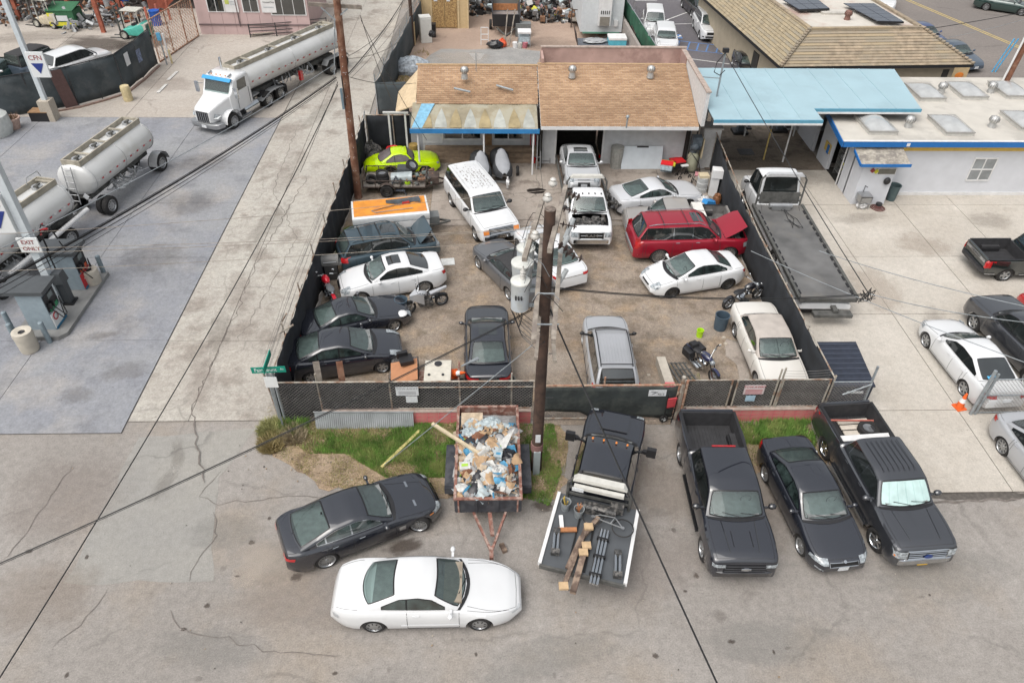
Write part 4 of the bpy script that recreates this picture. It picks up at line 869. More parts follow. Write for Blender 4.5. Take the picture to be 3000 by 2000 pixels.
rows_=[('suv','white suv parked nose toward the camera in the dark lot behind the yard','suv',P_white,(('fr',(2052,116)),('fl',(2106,117))),V(SUV)),('car','black saloon parked behind the white suv in the dark lot','car',P_gloss,('xy',G(2040,38).x,G(2040,38).y,95,0),V(SEDAN,tails=[('end',(.5,.84),(.78,.95))])),('car','black car half hidden behind the blue canopy by the tan building','car',P_gloss,('xy',G(2190,212).x-.15,G(2190,212).y-.3,-97,0),V(COUPE)),('suv','dusty white suv parked beyond the green screen, farther one','suv',P_white,('xy',G(1912,92).x,G(1912,92).y,-98,0),V(SUV)),('car','white hatchback parked beyond the green screen, nearer one','car',P_white,('xy',G(1945,140).x,G(1945,140).y,-98,0),V(SUV,H=1.5,cab=[(1.12,1.07),(1.8,1.42),(2.3,1.5),(4.1,1.45),(4.5,1.12)])),('car','bright blue car parked in the street behind the tan building','car',P_blue,('key',(.05,0,.6),(2762,133),-76),V(SEDAN,L=4.5)),('car','steel blue saloon at the kerb beside the tan building corner','car',P_steel,('key',(.05,0,.6),(2862,192),-76),V(SEDAN)),('car','white car seen beyond the solar panels in the street','car',P_white,('xy',G(2583,25).x,G(2583,25).y,-112,0),V(SUV)),('car','dark green car parked across the street at the top right','car',P_green,('xy',G(2935,32).x,G(2935,32).y,-32,0),V(SEDAN)),('car','dark green saloon nearest the left edge behind the black screen fence','car',P_green,('xy',G(22,232).x,G(22,232).y,78,0),V(SEDAN,tails=[('end',(.5,.84),(.78,.95))])),('suv','dark open jeep style suv with a soft top between the green and white cars','suv',P_steel,('xy',G(128,212).x,G(128,212).y,66,0),V(SUV,L=4.2,H=1.85,roofmat=M_cloth,cab=[(1.15,1.07),(1.45,1.70),(1.9,1.84),(3.9,1.8),(4.1,1.12)])),('suv','white suv parked behind the black screen fence beside the jeep','suv',P_white,('xy',G(232,212).x,G(232,212).y,58,0),V(SUV,L=4.9,W=1.95,H=1.80,glass=M_dglass)),('car','white car at the left edge just inside the black fence','car',P_white,('xy',G(-38,262).x,G(-38,262).y,78,0),V(SEDAN)),]
for nm,lb,ct,pm,pl,sp in rows_:
 q=Car(nm,lb,ct,pm,pl,**sp)
 if 'nose toward' in lb:q.grille(.5,.62,.8,M_trim);q.bumper(.4,.52,M_black)
 if 'steel blue' in lb:q.plate(False,.45)
M_mesh=mat('galvanised_wire',(.21,.20,.19),rough=.5,metal=.4,var=.3,scale=3)
M_pipe=mat('weathered_pipe',(.40,.37,.32),rough=.6,metal=.2,var=.25,scale=3,col2=(.25,.15,.10),s2=2)
M_gpipe=mat('grey_pipe',(.30,.33,.35),rough=.5,metal=.3,var=.2)
M_screen=mat('black_screen',(.020,.023,.028),rough=.95,var=.35,scale=1.6,bump=.4)
M_screen2=mat('dark_screen',(.055,.068,.075),rough=.95,var=.25,scale=1.2,col2=(.08,.09,.095),s2=.7)
M_screen3=mat('gate_screen',(.035,.042,.042),rough=.95,var=.3,scale=2,col2=(.06,.068,.062),s2=1.2)
def chain(name,a,b,z0,z1,parent,sp=.13,r=.006,m=None):
 a=Vector((a[0],a[1],0));b=Vector((b[0],b[1],0));d=b-a;Ln=d.length;d.normalize();h=z1-z0
 mb=MB();k=-h
 n=Vector((-d.y,d.x,0))*r
 while k<Ln:
  for sg in(1,-1):
   s0,s1=max(k,0),min(k+h,Ln)
   if s1-s0<.02:continue
   t0,t1=s0-k,s1-k
   p=a+d*s0+Vector((0,0,z0+t0 if sg>0 else z1-t0));q=a+d*s1+Vector((0,0,z0+t1 if sg>0 else z1-t1))
   w=(q-p).normalized().cross(n).normalized()*r;off=n*sg
   mb.add([p+w+off,p-w+off,p-off*.0+n*0-off,q+w+off,q-w+off,q-off],[(0,1,4,3),(1,2,5,4),(2,0,3,5)])
  k+=sp
 return mb.build(name,m or M_mesh,parent,world=True,fix=False,kind='stuff')
def rail(parent,a,b,r=.03,m=None,name='rail'):return MB().cyl(a,b,r,n=8).build(name,m or M_pipe,parent,60,world=True)
def post(parent,x,y,z0,z1,r=.035,m=None,name='post',lean=(0,0)):return MB().cyl((x,y,z0),(x+lean[0],y+lean[1],z1),r,n=8).build(name,m or M_pipe,parent,60,world=True)
def cloth(name,pts,m,parent,amp=.03,seed=1,nz=5,step=.22,zlow=None):
 "hanging screen along 3-D base points [(x,y,z0,z1)...]"
 rd=random.Random(seed);lo=[];out=[]
 for p,q in zip(pts,pts[1:]):
  n=max(2,int((Vector(q[:2])-Vector(p[:2])).length/step))
  for i in range(n+(q is pts[-1])):t=i/n;out.append([lerp(p[k],q[k],t)for k in range(4)])
 rows=[];ph=rd.uniform(0,9)
 for j in range(nz+1):
  r=[]
  for i,(x,y,z0,z1)in enumerate(out):
   q=out[min(i+1,len(out)-1)];o=out[max(0,i-1)];d=Vector((q[0]-o[0],q[1]-o[1])).normalized()
   w=amp*(sin(i*1.3+ph)+sin(i*.45+j*.8))*.6+rd.gauss(0,amp*.25)
   zz=lerp(z0,z1,j/nz)-(abs(sin(i*.9))*.025 if j==nz else 0)
   r.append((x-d.y*w,y+d.x*w,zz))
  rows.append(r)
 mb=MB();mb.grid(rows)
 o=mb.build(name,m,parent,70,world=True,fix=False)
 sol=o.modifiers.new('thickness','SOLIDIFY');sol.thickness=.012
 return o
FY=18.40
M_redwall=mat('red_block_wall',(.62,.125,.15),rough=.8,var=.12,scale=2.2,col2=(.52,.22,.19),s2=.7,bump=.3)
M_walltop=mat('wall_top',(.38,.31,.27),rough=.9,var=.25,scale=5)
def block_wall(name,label,x0,x1,y0,z,m,bl=.405,bh=.2,th=.2,cap=None):
 t=thing(name,label,'wall',((x0+x1)/2,y0,0))
 MB().box(((x0+x1)/2,y0+th/2,z/2-.01),(x1-x0-.02,th-.02,z-.02)).build('mortar_core',M_walltop,t,world=True)
 n=int(round((x1-x0)/bl));rows=max(1,int(round(z/bh)));me=None;rd=random.Random(n)
 for j in range(rows):
  for i in range(n):
   w=(x1-x0)/n-.012;h=z/rows-.012
   if me is None:me=MB().box((0,0,0),(w,th,h)).mesh('block',m)
   o=bpy.data.objects.new('block',me);COL.objects.link(o);o.parent=t
   x=x0+(i+.5)*(x1-x0)/n+(.2 if j%2 and i<n-1 else 0)*0;o.location=Vector((x,y0+th/2+rd.uniform(-.004,.004),(j+.5)*z/rows))-t.location
 if cap:MB().box(((x0+x1)/2,y0+th/2,z+.02),(x1-x0,th+.04,.04)).build('wall_cap',cap,t,world=True)
 return t
block_wall('block_wall','long low red painted block wall under the left front chain link fence',-5.9,1.45,FY-.12,.60,M_redwall,cap=M_walltop)
block_wall('block_wall','short low red block wall between the gate and the dark grey pickup',7.0,11.75,FY-.12,.58,M_redwall,cap=M_walltop)
cs=thing('corrugated_sheet','grey corrugated metal sheets leaning on the red wall in the grass','metal sheet',(-4.9,FY-.3,0))
M_corr=mat('corrugated_metal',(.40,.42,.44),rough=.5,metal=.35,var=.2,scale=2)
for q in range(4):
 rows=[[(-6.15+q*.86+k*.036,FY-.16-(1-zz/.7)*.2+.022*(k%2),zz-.04*q*.5)for k in range(25)]for zz in(.02,.7)]
 MB().grid(rows).build('panel',M_corr,cs,world=True,fix=False)
MB().box((-4.43,FY-.165,.69),(3.5,.04,.03),rot=Matrix.Rotation(.012,3,'Y')).build('top_edge',M_corr,cs,world=True)
f1=thing('chain_link_fence','chain link fence over the low red wall on the left of the gate','fence',(-3,FY,0))
chain('wire_mesh',(-7.3,FY),(-5.9,FY),.1,1.96,f1,r=.008);chain('wire_mesh',(-5.9,FY),(1.5,FY),.62,1.96,f1,r=.008)
cloth('screen',[(-7.3,FY+.07,.1,1.92),(-5.9,FY+.07,.3,1.92),(1.5,FY+.07,.66,1.9)],mat('bluish_backing',(.035,.037,.042),.95,var=.3),f1,.012,2,nz=3)
rail(f1,(-7.3,FY,1.98),(1.55,FY,1.98));rail(f1,(-3.2,FY-.02,1.72),(1.55,FY-.02,1.72),.02);rail(f1,(-3.2,FY,.68),(1.5,FY,.68),.025)
for x,t in((-5.9,2.35),(-3.45,2.3),(-1.05,1.9),(.75,2.3)):post(f1,x,FY+.03,.0,t,.032)
cp=thing('fence_post','pair of tall galvanised corner posts behind the street sign','post',(-7.3,FY,0))
for dx in(-.12,.06):post(cp,-7.35+dx,FY+.05,0,2.45,.06,M_gpipe,lean=(-.03,0))
lf=thing('screened_fence','black screened fence leaning along the alley side of the yard','fence',(-7.2,29,0))
cloth('screen',[(-7.45,18.5,.05,1.95),(-7.4,24,.02,2.0),(-7.25,30,.02,2.0),(-6.95,39.9,.02,2.15)],M_screen,lf,.05)
for i in range(9):post(lf,-7.56+.06*i*.9,18.6+i*2.65,0,2.2+.1*(i%2),.03,lean=(-.12,0))
rail(lf,(-7.5,18.5,2.0),(-7.02,39.9,2.18),.022)
rd=random.Random(12)
for k in range(7):
 MB().tube([Vector((-7.62-.02*k,18.5,2.02+.06*k)),Vector((-7.6-.03*k+rd.uniform(-.1,.1),24+rd.uniform(-1,1),2.0+.05*k)),Vector((-7.4-.02*k,31,2.1+.05*k))],.006,3).build('barbed_wire',M_mesh,lf,world=True)
MB().bar((-7.75,21.1,1.9),(-7.2,21.25,2.2),.05).build('strut',M_pipe,lf,world=True);MB().cyl((-7.9,21.9,1.7),(-7.35,21.2,2.75),.03).build('strut',M_pipe,lf,world=True)
bf=thing('screened_fence','short black screened fence across the far left corner of the yard','fence',(-5.5,40,0))
cloth('screen',[(-6.9,40.0,.02,2.15),(-3.9,40.05,.02,2.1)],M_screen,bf,.03,4)
rail(bf,(-6.9,40,2.15),(-3.9,40.05,2.12),.025);
for x in(-6.9,-5.4,-3.95):post(bf,x,39.95,0,2.2)
af=thing('screened_fence','tall chain link fence with dark screen continuing up the alley past the shed','fence',(-6,53,0))
cloth('screen',[(-6.9,45.0,.02,2.1),(-5.3,61.5,.02,2.2),(-4.4,72,.02,2.2)],M_screen2,af,.04,6,step=.5)
for i in range(10):post(af,-6.95+i*.26,45+i*2.8,0,2.6,.03,M_gpipe)
rail(af,(-6.95,45,2.15),(-4.4,72,2.25),.025,M_gpipe);chain('wire_mesh',(-7.0,45),(-4.5,72),2.0,2.75,af,.25,.008)
cloth('screen',[(-6.9,45.0,.02,2.1),(-5.0,45.1,.02,2.1)],M_screen2,af,.03,7)
gt=thing('rolling_gate','rolling gate covered with torn dark screen in front of the yard','gate',(4.1,FY,0))
chain('wire_mesh',(1.8,FY),(6.6,FY),.12,1.72,gt)
cloth('screen',[(1.85,FY-.03,.52,1.68),(3.2,FY-.03,.45,1.68),(3.6,FY-.03,.18,1.68),(6.55,FY-.03,.10,1.68)],M_screen3,gt,.014,5,nz=7)
M_rust=mat('rusty_pipe',(.33,.17,.11),rough=.85,var=.4,scale=5,col2=(.42,.32,.24),s2=4)
rail(gt,(1.75,FY,1.74),(6.65,FY,1.74),.04,M_rust);rail(gt,(1.8,FY,.12),(6.6,FY,.12),.03)
for x in(1.8,6.6):post(gt,x,FY,.1,1.75,.035,M_rust)
post(gt,3.98,FY+.08,.1,2.05,.035,M_rust);
for x in(6.25,):w_=MB();w_.lathe([(.04,-.03),(.14,-.035),(.17,0),(.14,.035),(.04,.03)],(x,FY-.12,.17),12,'Y');w_.build('gate_wheel',M_tyre,gt,world=True);MB().lathe([(.001,-.04),(.08,-.04),(.08,.04),(.001,.04)],(x,FY-.12,.17),10,'Y').build('wheel_hub',M_plate,gt,world=True)
gs=thing('sign','small white number sign on the dark gate screen','sign',(5.85,FY-.07,1.4))
MB().box((5.85,FY-.075,1.42),(.62,.02,.28)).build('sign_board',M_plate,gs,world=True)
text('lettering','4213',.12,(5.98,FY-.087,1.37),(pi/2,0,0),M_trim,gs,world=True)
MB().bar((5.62,FY-.088,1.50),(5.86,FY-.088,1.47),.03,.006).bar((5.66,FY-.088,1.36),(5.8,FY-.088,1.46),.025,.006).build('arrow_mark',M_trim,gs,world=True)
ch=thing('hand_truck','red and black hand truck leaning on the gate post','hand truck',(6.35,FY-.3,0))
MB().box((6.4,FY-.18,1.05),(.34,.05,.42),rz=.2).build('back_panel',mat('hand_red',(.5,.06,.07),.6),ch,world=True)
for dx in(-.16,.16):MB().tube([(6.4+dx,FY-.14,1.35),(6.38+dx,FY-.22,.7),(6.3+dx,FY-.35,.2)],.02).build('side_rail',M_trim,ch,world=True)
for z in(.3,.55,.8):MB().bar((6.22,FY-.25,z),(6.55,FY-.25,z),.025).build('cross_bar',M_trim,ch,world=True)
f2=thing('chain_link_fence','chain link fence panels right of the gate with tow away sign','fence',(9.2,FY,0))
for i,(x0,x1)in enumerate(((6.75,8.45),(8.6,10.05),(10.2,11.9))):
 chain('wire_mesh',(x0,FY),(x1,FY),.62,1.92,f2,r=.008)
 rail(f2,(x0,FY,1.95),(x1,FY,1.95),.026);rail(f2,(x0,FY,.64),(x1,FY,.64),.022)
 for x in(x0+.02,x1-.02):post(f2,x,FY,.3,1.95+(.5 if x in(x1-.02,)and i==1 else 0),.035)
post(f2,10.15,FY,.4,2.5,.035);post(f2,6.7,FY+.02,0,2.1,.07,M_pipe);post(f2,6.84,FY-.06,0,2.0,.05,M_rust)
cloth('screen',[(6.8,FY+.06,.64,1.9),(11.8,FY+.06,.64,1.9)],mat('thin_black_backing',(.05,.045,.04),.95,var=.3),f2,.01,8,nz=3)
for k in range(4):MB().tube(catenary((10.2,FY,2.0+.12*k),(11.85,FY+.1,1.95+.12*k),.04,5),.006,3).build('barbed_wire',M_mesh,f2,world=True)
f3=thing('chain_link_fence','short chain link fence in front of the dark dumpster','fence',(12.7,FY,0))
chain('wire_mesh',(12.0,FY),(13.35,FY),.3,1.8,f3);rail(f3,(12.0,FY,1.82),(13.35,FY,1.82),.025,M_gpipe)
post(f3,13.4,FY,0,2.45,.045,M_gpipe,lean=(0,.1));MB().cyl((12.5,FY,1.2),(13.4,FY,1.7),.03).build('brace',M_gpipe,f3,world=True)
rf=thing('screened_fence','long black screened fence between the yard and the concrete lot','fence',(11.9,28,0))
cloth('screen',[(11.95,18.5,.05,1.98),(11.95,28,.05,2.0),(12.1,33.5,.05,2.0),(12.5,38.0,.1,2.1)],M_screen,rf,.025,9)
rail(rf,(11.98,18.4,2.02),(11.98,28,2.02),.028);rail(rf,(11.98,28,2.02),(12.5,38,2.12),.028)
for i in range(8):post(rf,12.03+.0*i+max(0,i-4)*.15,18.45+i*2.75,0,2.08,.035)
g2=thing('chain_link_gate','chain link gate beside the orange cone at the right edge','gate',(15.2,18.5,0))
p0=G(2845,1215);chain('wire_mesh',(p0.x,p0.y),(p0.x+6,p0.y+.1),.12,1.75,g2)
for z in(.12,1.0,1.78):rail(g2,(p0.x,p0.y,z),(p0.x+6,p0.y+.1,z),.024,M_gpipe)
post(g2,p0.x-.05,p0.y,0,2.2,.06,M_gpipe);post(g2,p0.x+.12,p0.y,0,2.05,.05,M_gpipe)
wp=thing('wall_pier','white rendered block pier at the garage corner carrying a service mast','wall',(12.3,38.4,0))
MB().box((12.3,38.3,1.15),(.95,.8,2.3)).build('pier',mat('pier_white',(.60,.60,.60),.8,var=.12),wp,world=True);MB().box((12.3,38.3,2.34),(1.1,.95,.08)).build('pier_cap',mat('cap_grey',(.48,.46,.44),.8),wp,world=True)
ms=thing('service_mast','thin grey service mast with looped cables standing on the white pier','mast',(12.2,38.2,2.38))
MB().cyl((12.2,38.2,2.38),(12.2,38.2,6.4),.05).build('mast',M_gpipe,ms,world=True);MB().box((12.2,38.2,6.45),(.3,.2,.2)).build('mast_head',M_black,ms,world=True)
for z in(3.4,5.0):MB().bar((11.3,38.4,z),(12.2,38.2,z),.04).build('mast_bracket',M_gpipe,ms,world=True)
MB().tube([(12.2,38.1,6.4),(11.8,38,5.9),(11.75,38,5.4),(12.1,38.1,5.2),(12.3,38,5.5)],.025).build('cable_loop',M_trim,ms,world=True)
M_siding=mat('white_siding',(.56,.57,.58),rough=.7,var=.1,scale=3)
M_gwhite=mat('white_board',(.66,.66,.66),rough=.6,var=.1,scale=3)
M_wood=mat('brown_wood',(.26,.155,.08),rough=.8,var=.25,scale=5)
M_ply=mat('plywood',(.42,.27,.12),rough=.8,var=.2,scale=4,col2=(.35,.25,.06),s2=2)
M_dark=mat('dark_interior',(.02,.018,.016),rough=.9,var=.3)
def shingle_roof(name,x0,x1,ya,za,yb,zb,parent,cols,w=.30,h=.135,seed=1):
 "tabs laid in courses from eave (ya, za) to ridge (yb, zb)"
 rd=np.random.RandomState(seed);ln=math.hypot(yb-ya,zb-za);n=int(ln/h);m=int((x1-x0)/w)
 sy,sz=(yb-ya)/ln,(zb-za)/ln;nrm=np.array([0,-sz,sy])
 if nrm[2]<0:nrm=-nrm
 V_,F_,C_=[],[],[]
 for j in range(n+1):
  off=(j%2)*w/2;run=0;base=rd.uniform(-.1,.1)
  for i in range(-1,m+1):
   a=x0+i*w+off+.006;b=a+w-.012;a=max(a,x0);b=min(b,x1)
   if b-a<.03:continue
   s0,s1=j*h-.02,min((j+1)*h+.01,ln)
   t0,t1=.022+rd.uniform(0,.007),.008
   p=lambda x,s,t:(x,ya+sy*s+nrm[1]*t,za+sz*s+nrm[2]*t)
   o=len(V_);V_+=[p(a,s0,t0),p(b,s0,t0),p(b,s1,t1),p(a,s1,t1),p(a,s0,0),p(b,s0,0)]
   F_+=[(o,o+1,o+2,o+3),(o+4,o+5,o+1,o)]
   q=rd.rand();C_+=[q,q]
 me=bpy.data.meshes.new(name);me.from_pydata(V_,[],F_);me.update()
 at=me.attributes.new('tone','FLOAT','FACE');at.data.foreach_set('value',C_)
 mm=bpy.data.materials.new('shingle_'+name);mm.use_nodes=True;t=mm.node_tree;b=t.nodes['Principled BSDF'];b.inputs['Roughness'].default_value=.95
 an=t.nodes.new('ShaderNodeAttribute');an.attribute_name='tone';rp=t.nodes.new('ShaderNodeValToRGB');rp.color_ramp.elements[0].color=(*cols[0],1);rp.color_ramp.elements[1].color=(*cols[-1],1)
 if len(cols)>2:e=rp.color_ramp.elements.new(.5);e.color=(*cols[1],1)
 t.links.new(an.outputs['Fac'],rp.inputs[0])
 nz=t.nodes.new('ShaderNodeTexNoise');nz.inputs['Scale'].default_value=.9;nz.inputs['Detail'].default_value=5;r2=t.nodes.new('ShaderNodeValToRGB');r2.color_ramp.elements[0].position=.35;r2.color_ramp.elements[1].position=.65
 r2.color_ramp.elements[0].color=(.74,.72,.70,1);r2.color_ramp.elements[1].color=(1.08,1.08,1.08,1);t.links.new(nz.outputs[0],r2.inputs[0])
 mx=t.nodes.new('ShaderNodeMix');mx.data_type='RGBA';mx.blend_type='MULTIPLY';mx.inputs[0].default_value=1;t.links.new(rp.outputs[0],mx.inputs[6]);t.links.new(r2.outputs[0],mx.inputs[7]);t.links.new(mx.outputs[2],b.inputs['Base Color'])
 me.materials.append(mm);o=bpy.data.objects.new(name,me);COL.objects.link(o)
 if parent:o.parent=parent;o.matrix_parent_inverse=wmat(parent).inverted()
 o['kind']='stuff';return o
SH=[L('9a7d64'),L('a5886d'),L('b29579')]
gb=thing('garage_building','tan shingle roofed garage workshop with white siding and one open bay','building',(7,40,0))
GX0,GX1,GYF=2.75,11.1,38.35
ry0,rz0,ry1,rz1=36.7,3.0,41.3,4.55
rb=MB().slab([(GX0,ry0,rz0-.04),(GX1,ry0,rz0-.04),(GX1,ry1,rz1-.04),(GX0,ry1,rz1-.04)],(0,0,-.12)).build('roof_deck',M_gwhite,gb,world=True)
shingle_roof('roof_shingles',GX0,GX1,ry0,rz0,ry1,rz1,gb,SH)
MB().slab([(GX0,ry1-.02,rz1+.03),(GX1,ry1-.02,rz1+.03),(GX1,ry1+.3,rz1-.02),(GX0,ry1+.3,rz1-.02)],(0,0,.03)).build('ridge_cap',mat('ridge_tan',(.44,.30,.17),.9,var=.2),gb,world=True)
MB().box(((GX0+GX1)/2,ry0-.03,rz0-.1),(GX1-GX0,.05,.18)).build('fascia',M_gwhite,gb,world=True)
def siding(parent,x0,x1,y,z0,z1,m,holes=(),bh=.16,name='siding_board'):
 n=int((z1-z0)/bh);
 for j in range(n):
  za,zb=z0+j*bh,z0+(j+1)*bh;segs=[(x0,x1)]
  for hx0,hx1,hz0,hz1 in holes:
   if hz0<zb-.02 and hz1>za+.02:
    segs=[q for a,b in segs for q in((a,min(b,hx0)),(max(a,hx1),b))if q[1]-q[0]>.03]
  for a,b in segs:
   MB().slab([(a,y-.03,za),(b,y-.03,za),(b,y-.012,zb),(a,y-.012,zb)],(0,.03,0)).build(name,m,parent,world=True)
siding(gb,2.9,11.0,GYF,.05,2.85,M_siding,holes=[(3.75,6.35,0,2.5)])
MB().box((3.3,GYF+.05,1.45),(.85,.08,2.9)).box((8.7,GYF+.05,1.45),(4.65,.08,2.9)).box((5.0,GYF+.05,2.7),(2.6,.08,.4)).build('wall',M_siding,gb,world=True)
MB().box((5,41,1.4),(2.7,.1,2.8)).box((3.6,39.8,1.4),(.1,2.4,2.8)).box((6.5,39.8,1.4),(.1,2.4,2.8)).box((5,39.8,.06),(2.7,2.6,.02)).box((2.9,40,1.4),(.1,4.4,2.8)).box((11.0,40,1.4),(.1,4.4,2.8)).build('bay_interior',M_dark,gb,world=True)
for x in(3.72,6.38):MB().box((x,GYF-.04,1.35),(.1,.08,2.6)).build('door_frame',M_gwhite,gb,world=True)
pw=MB().box((11.22,39.6,4.0),(.18,6.2,1.8)).box((11.22,40.6,1.55),(.18,4.2,3.1)).build('party_wall',mat('party_white',(.60,.60,.60),.8,var=.1),gb,world=True)
MB().box((11.22,39.6,4.94),(.26,6.3,.07)).build('coping',M_walltop,gb,world=True)
M_parapet=mat('parapet_render',(.40,.27,.235),rough=.9,var=.15,scale=1.5,col2=(.30,.195,.17),s2=.8)
MB().box((7.2,42.85,4.35),(8.3,.16,1.3)).build('rear_parapet',M_parapet,gb,world=True);MB().box((7.2,42.85,5.03),(8.4,.22,.06)).build('coping',M_walltop,gb,world=True)
MB().box((3.05,42.1,3.9),(.14,1.4,1.9)).build('side_parapet',M_parapet,gb,world=True);MB().box((11.1,42.1,4.3),(.05,1.5,1.3)).build('side_parapet',M_parapet,gb,world=True)
MB().box((7.1,42.1,3.85),(8.0,1.5,.1)).build('flat_roof',M_gwhite,gb,world=True)
an=thing('workshop_annexe','lower left workshop wing with tan shingles and glazed doors','building',(-.6,40,0))
MB().slab([(-3.95,38.9,3.26),(2.72,38.9,3.26),(2.72,41.2,4.5),(-3.6,41.2,4.5)],(0,0,-.12)).build('roof_deck',M_gwhite,an,world=True)
shingle_roof('roof_shingles',-3.9,2.72,38.85,3.30,41.2,4.5,an,SH,seed=4)
MB().slab([(-4.0,41.18,4.52),(2.74,41.18,4.52),(2.74,41.5,4.47),(-4.0,41.5,4.47)],(0,0,.04)).build('ridge_cap',MATS['ridge_tan'],an,world=True)
MB().slab([(-3.6,41.5,4.45),(11,41.5,4.45),(11,41.9,3.3),(-3.6,41.9,3.3)],(0,0,-.08)).build('rear_slope',M_ply,an,world=True)
MB().slab([(-3.95,38.9,3.2),(-3.9,41.2,4.3),(-5.1,41.2,3.0),(-5.1,39.2,2.7)],(0,0,-.06)).build('side_lean_to_roof',mat('pale_sheet',(.55,.43,.28),.7,var=.12),an,world=True)
MB().box((-5.1,39.15,2.66),(1.4,.08,.1)).build('lean_to_beam',M_gwhite,an,world=True)
for x in(-5.5,-4.6):MB().box((x,39.2,1.3),(.1,.1,2.6)).build('lean_to_post',M_gwhite,an,world=True)
siding(an,-4.4,-3.4,39.6,.1,2.6,mat('grey_siding',(.36,.37,.40),.7,var=.1))
MB().box((-.5,39.6,1.5),(6.5,.1,3.0)).box((-3.75,40.6,1.6),(.1,2.0,3.2)).build('wall',M_siding,an,world=True)
siding(an,-3.7,2.7,39.55,.7,2.85,M_siding,holes=[(-2.6,-.3,.7,2.6),(.2,2.0,.7,2.6)])
for xa,xb in((-2.6,-.35),(.25,2.0)):
 dr=MB().box(((xa+xb)/2,39.5,2.4),(xb-xa,.1,.1)).box(((xa+xb)/2,39.5,.95),(xb-xa,.1,.1)).box((xa,39.5,1.7),(.09,.1,1.5)).box((xb,39.5,1.7),(.09,.1,1.5)).build('window',M_gwhite,an,world=True)
 for k in range(2):MB().box((lerp(xa,xb,.27+.46*k),39.53,1.68),((xb-xa)*.42,.03,1.36)).build('pane',M_dglass,dr,world=True)
 MB().box(((xa+xb)/2,39.5,1.7),(.07,.08,1.5)).build('mullion',M_gwhite,dr,world=True)
MB().box((-.02,39.46,1.5),(.42,.06,2.2)).build('timber_panel',M_wood,an,world=True)
for k in range(3):
 MB().box((-.4,39.2-.32*k,.62-.2*k),(6.4,.34,.06)).build('deck_board',mat('deck_timber',(.25,.185,.13),.85,var=.25,scale=4),an,world=True)
 MB().box((-.4,39.02-.32*k,.5-.2*k),(6.4,.03,.2)).build('deck_riser',MATS['deck_timber'],an,world=True)
aw=thing('awning','peeling blue and tan awning along the front of the workshop wing','awning',(-.7,38,2.7))
rows=[];
M_awn=mat('awning_sheet',(.29,.255,.18),rough=.85,var=.25,scale=1.3,col2=(.34,.32,.25),s2=.9)
for j in range(7):
 rows.append([(-4.1+i*.28,lerp(36.9,38.95,j/6),lerp(2.72,3.30,j/6)+.02*sin(i*1.2))for i in range(25)])
MB().grid(rows).build('sheet',M_awn,aw,60,world=True,fix=False)
rd=random.Random(3)
for k in range(8):
 x=-3.3+k*.78;mb=MB();pts=[]
 for q in range(9):t=q/8;pts.append((x+.33*(1-t)**.8*(1+.2*sin(3*t)),36.98+1.5*t))
 l_=[(px,y,2.72+(y-36.9)*.283+.028)for px,y in pts];r_=[(2*x-px,y,z)for px,y,z in l_]
 mb.grid([l_,r_]);mb.build('paint_patch',mat('awning_pale',(.36,.37,.34),.8,var=.25,scale=2)if k%2 else mat('awning_ochre',(.31,.25,.14),.8,var=.3,scale=2),aw,world=True,fix=False)
MB().slab([(-4.05,36.95,2.76),(-3.5,36.95,2.76),(-2.9,38.85,3.31),(-3.6,38.85,3.31)],(0,0,.006)).build('paint_patch',mat('awning_blue',(.20,.42,.58),.7,var=.2),aw,world=True)
MB().box((-.72,36.88,2.62),(6.85,.05,.24)).build('valance',mat('valance_blue',(.03,.20,.46),.6,var=.12,scale=2),aw,world=True)
for x in(-3.75,-.25,2.4):MB().cyl((x,37.0,0),(x,37.0,2.6),.05).build('awning_post',M_gwhite,aw,world=True)
def turbine(x,y,z,label,r=.2,m=None):
 t=thing('roof_vent',label,'roof vent',(x,y,z));m=m or mat('vent_metal',(.48,.48,.47),.4,.5,var=.2)
 MB().cyl((0,0,-.05),(0,0,.25),r*1.0,r*.75,14).build('vent_base',m,t,40)
 MB().lathe([(r*.75,.25),(r*1.05,.33),(r*1.12,.43),(r*.9,.55),(.02,.62)],n=16).build('vent_cap',m,t,60)
 fins=MB()
 for i in range(12):a=2*pi*i/12;fins.tube([(r*1.06*cos(a),r*1.06*sin(a),.3),(r*1.15*cos(a+.1),r*1.15*sin(a+.1),.43),(r*.9*cos(a+.2),r*.9*sin(a+.2),.56)],.008,3)
 fins.build('fins',M_dalloy,t,kind='stuff');return t
for u,v,lb in((1361,225,'left round metal vent on the tan roof'),(1676,222,'middle round metal vent on the tan roof'),(1905,222,'right round metal vent on the tan roof')):
 p=G(u,v,4.35);turbine(p.x,p.y,4.3,lb)
for q in((1330,265,1378,276),(1455,257,1503,271)):
 p,w=G(q[0],q[1],3.85),G(q[2],q[3],3.72);t=thing('loose_pipe','grey pipe lying on the tan roof, %s one'%('left' if q[0]<1400 else 'right'),'pipe',p)
 MB().cyl(p+Vector((0,0,.12)),w+Vector((0,0,.12)),.055).build('pipe',M_gpipe,t,world=True)
vp=thing('weatherhead','small service head with cable on the garage eave','service head',G(1835,375,3.1));q=G(1835,375,3.1)
MB().cyl(q,q+Vector((0,0,.55)),.04).ball(q+Vector((0,0,.6)),.1,8).build('mast_stub',M_gpipe,vp,world=True)
at=thing('tv_antenna','thin white tv antenna on the ridge of the tan roof','antenna',(-.9,41,4.4))
p=G(1395,210,4.5);MB().cyl(p,p+Vector((0,0,1.0)),.02).build('mast',M_gpipe,at,world=True)
for k in range(6):MB().bar(p+Vector((-.35+.05*k,0,.95-.06*k)),p+Vector((.45-.04*k,.1,.9-.05*k)),.018).build('antenna_rod',M_gwhite,at,world=True)
cn=thing('canopy','pale blue sheet metal canopy over the wash bays','canopy',(16.5,38.5,0))
M_cblue=mat('canopy_blue',(.32,.455,.51),rough=.5,var=.07,scale=.5,col2=(.29,.41,.46),s2=.4)
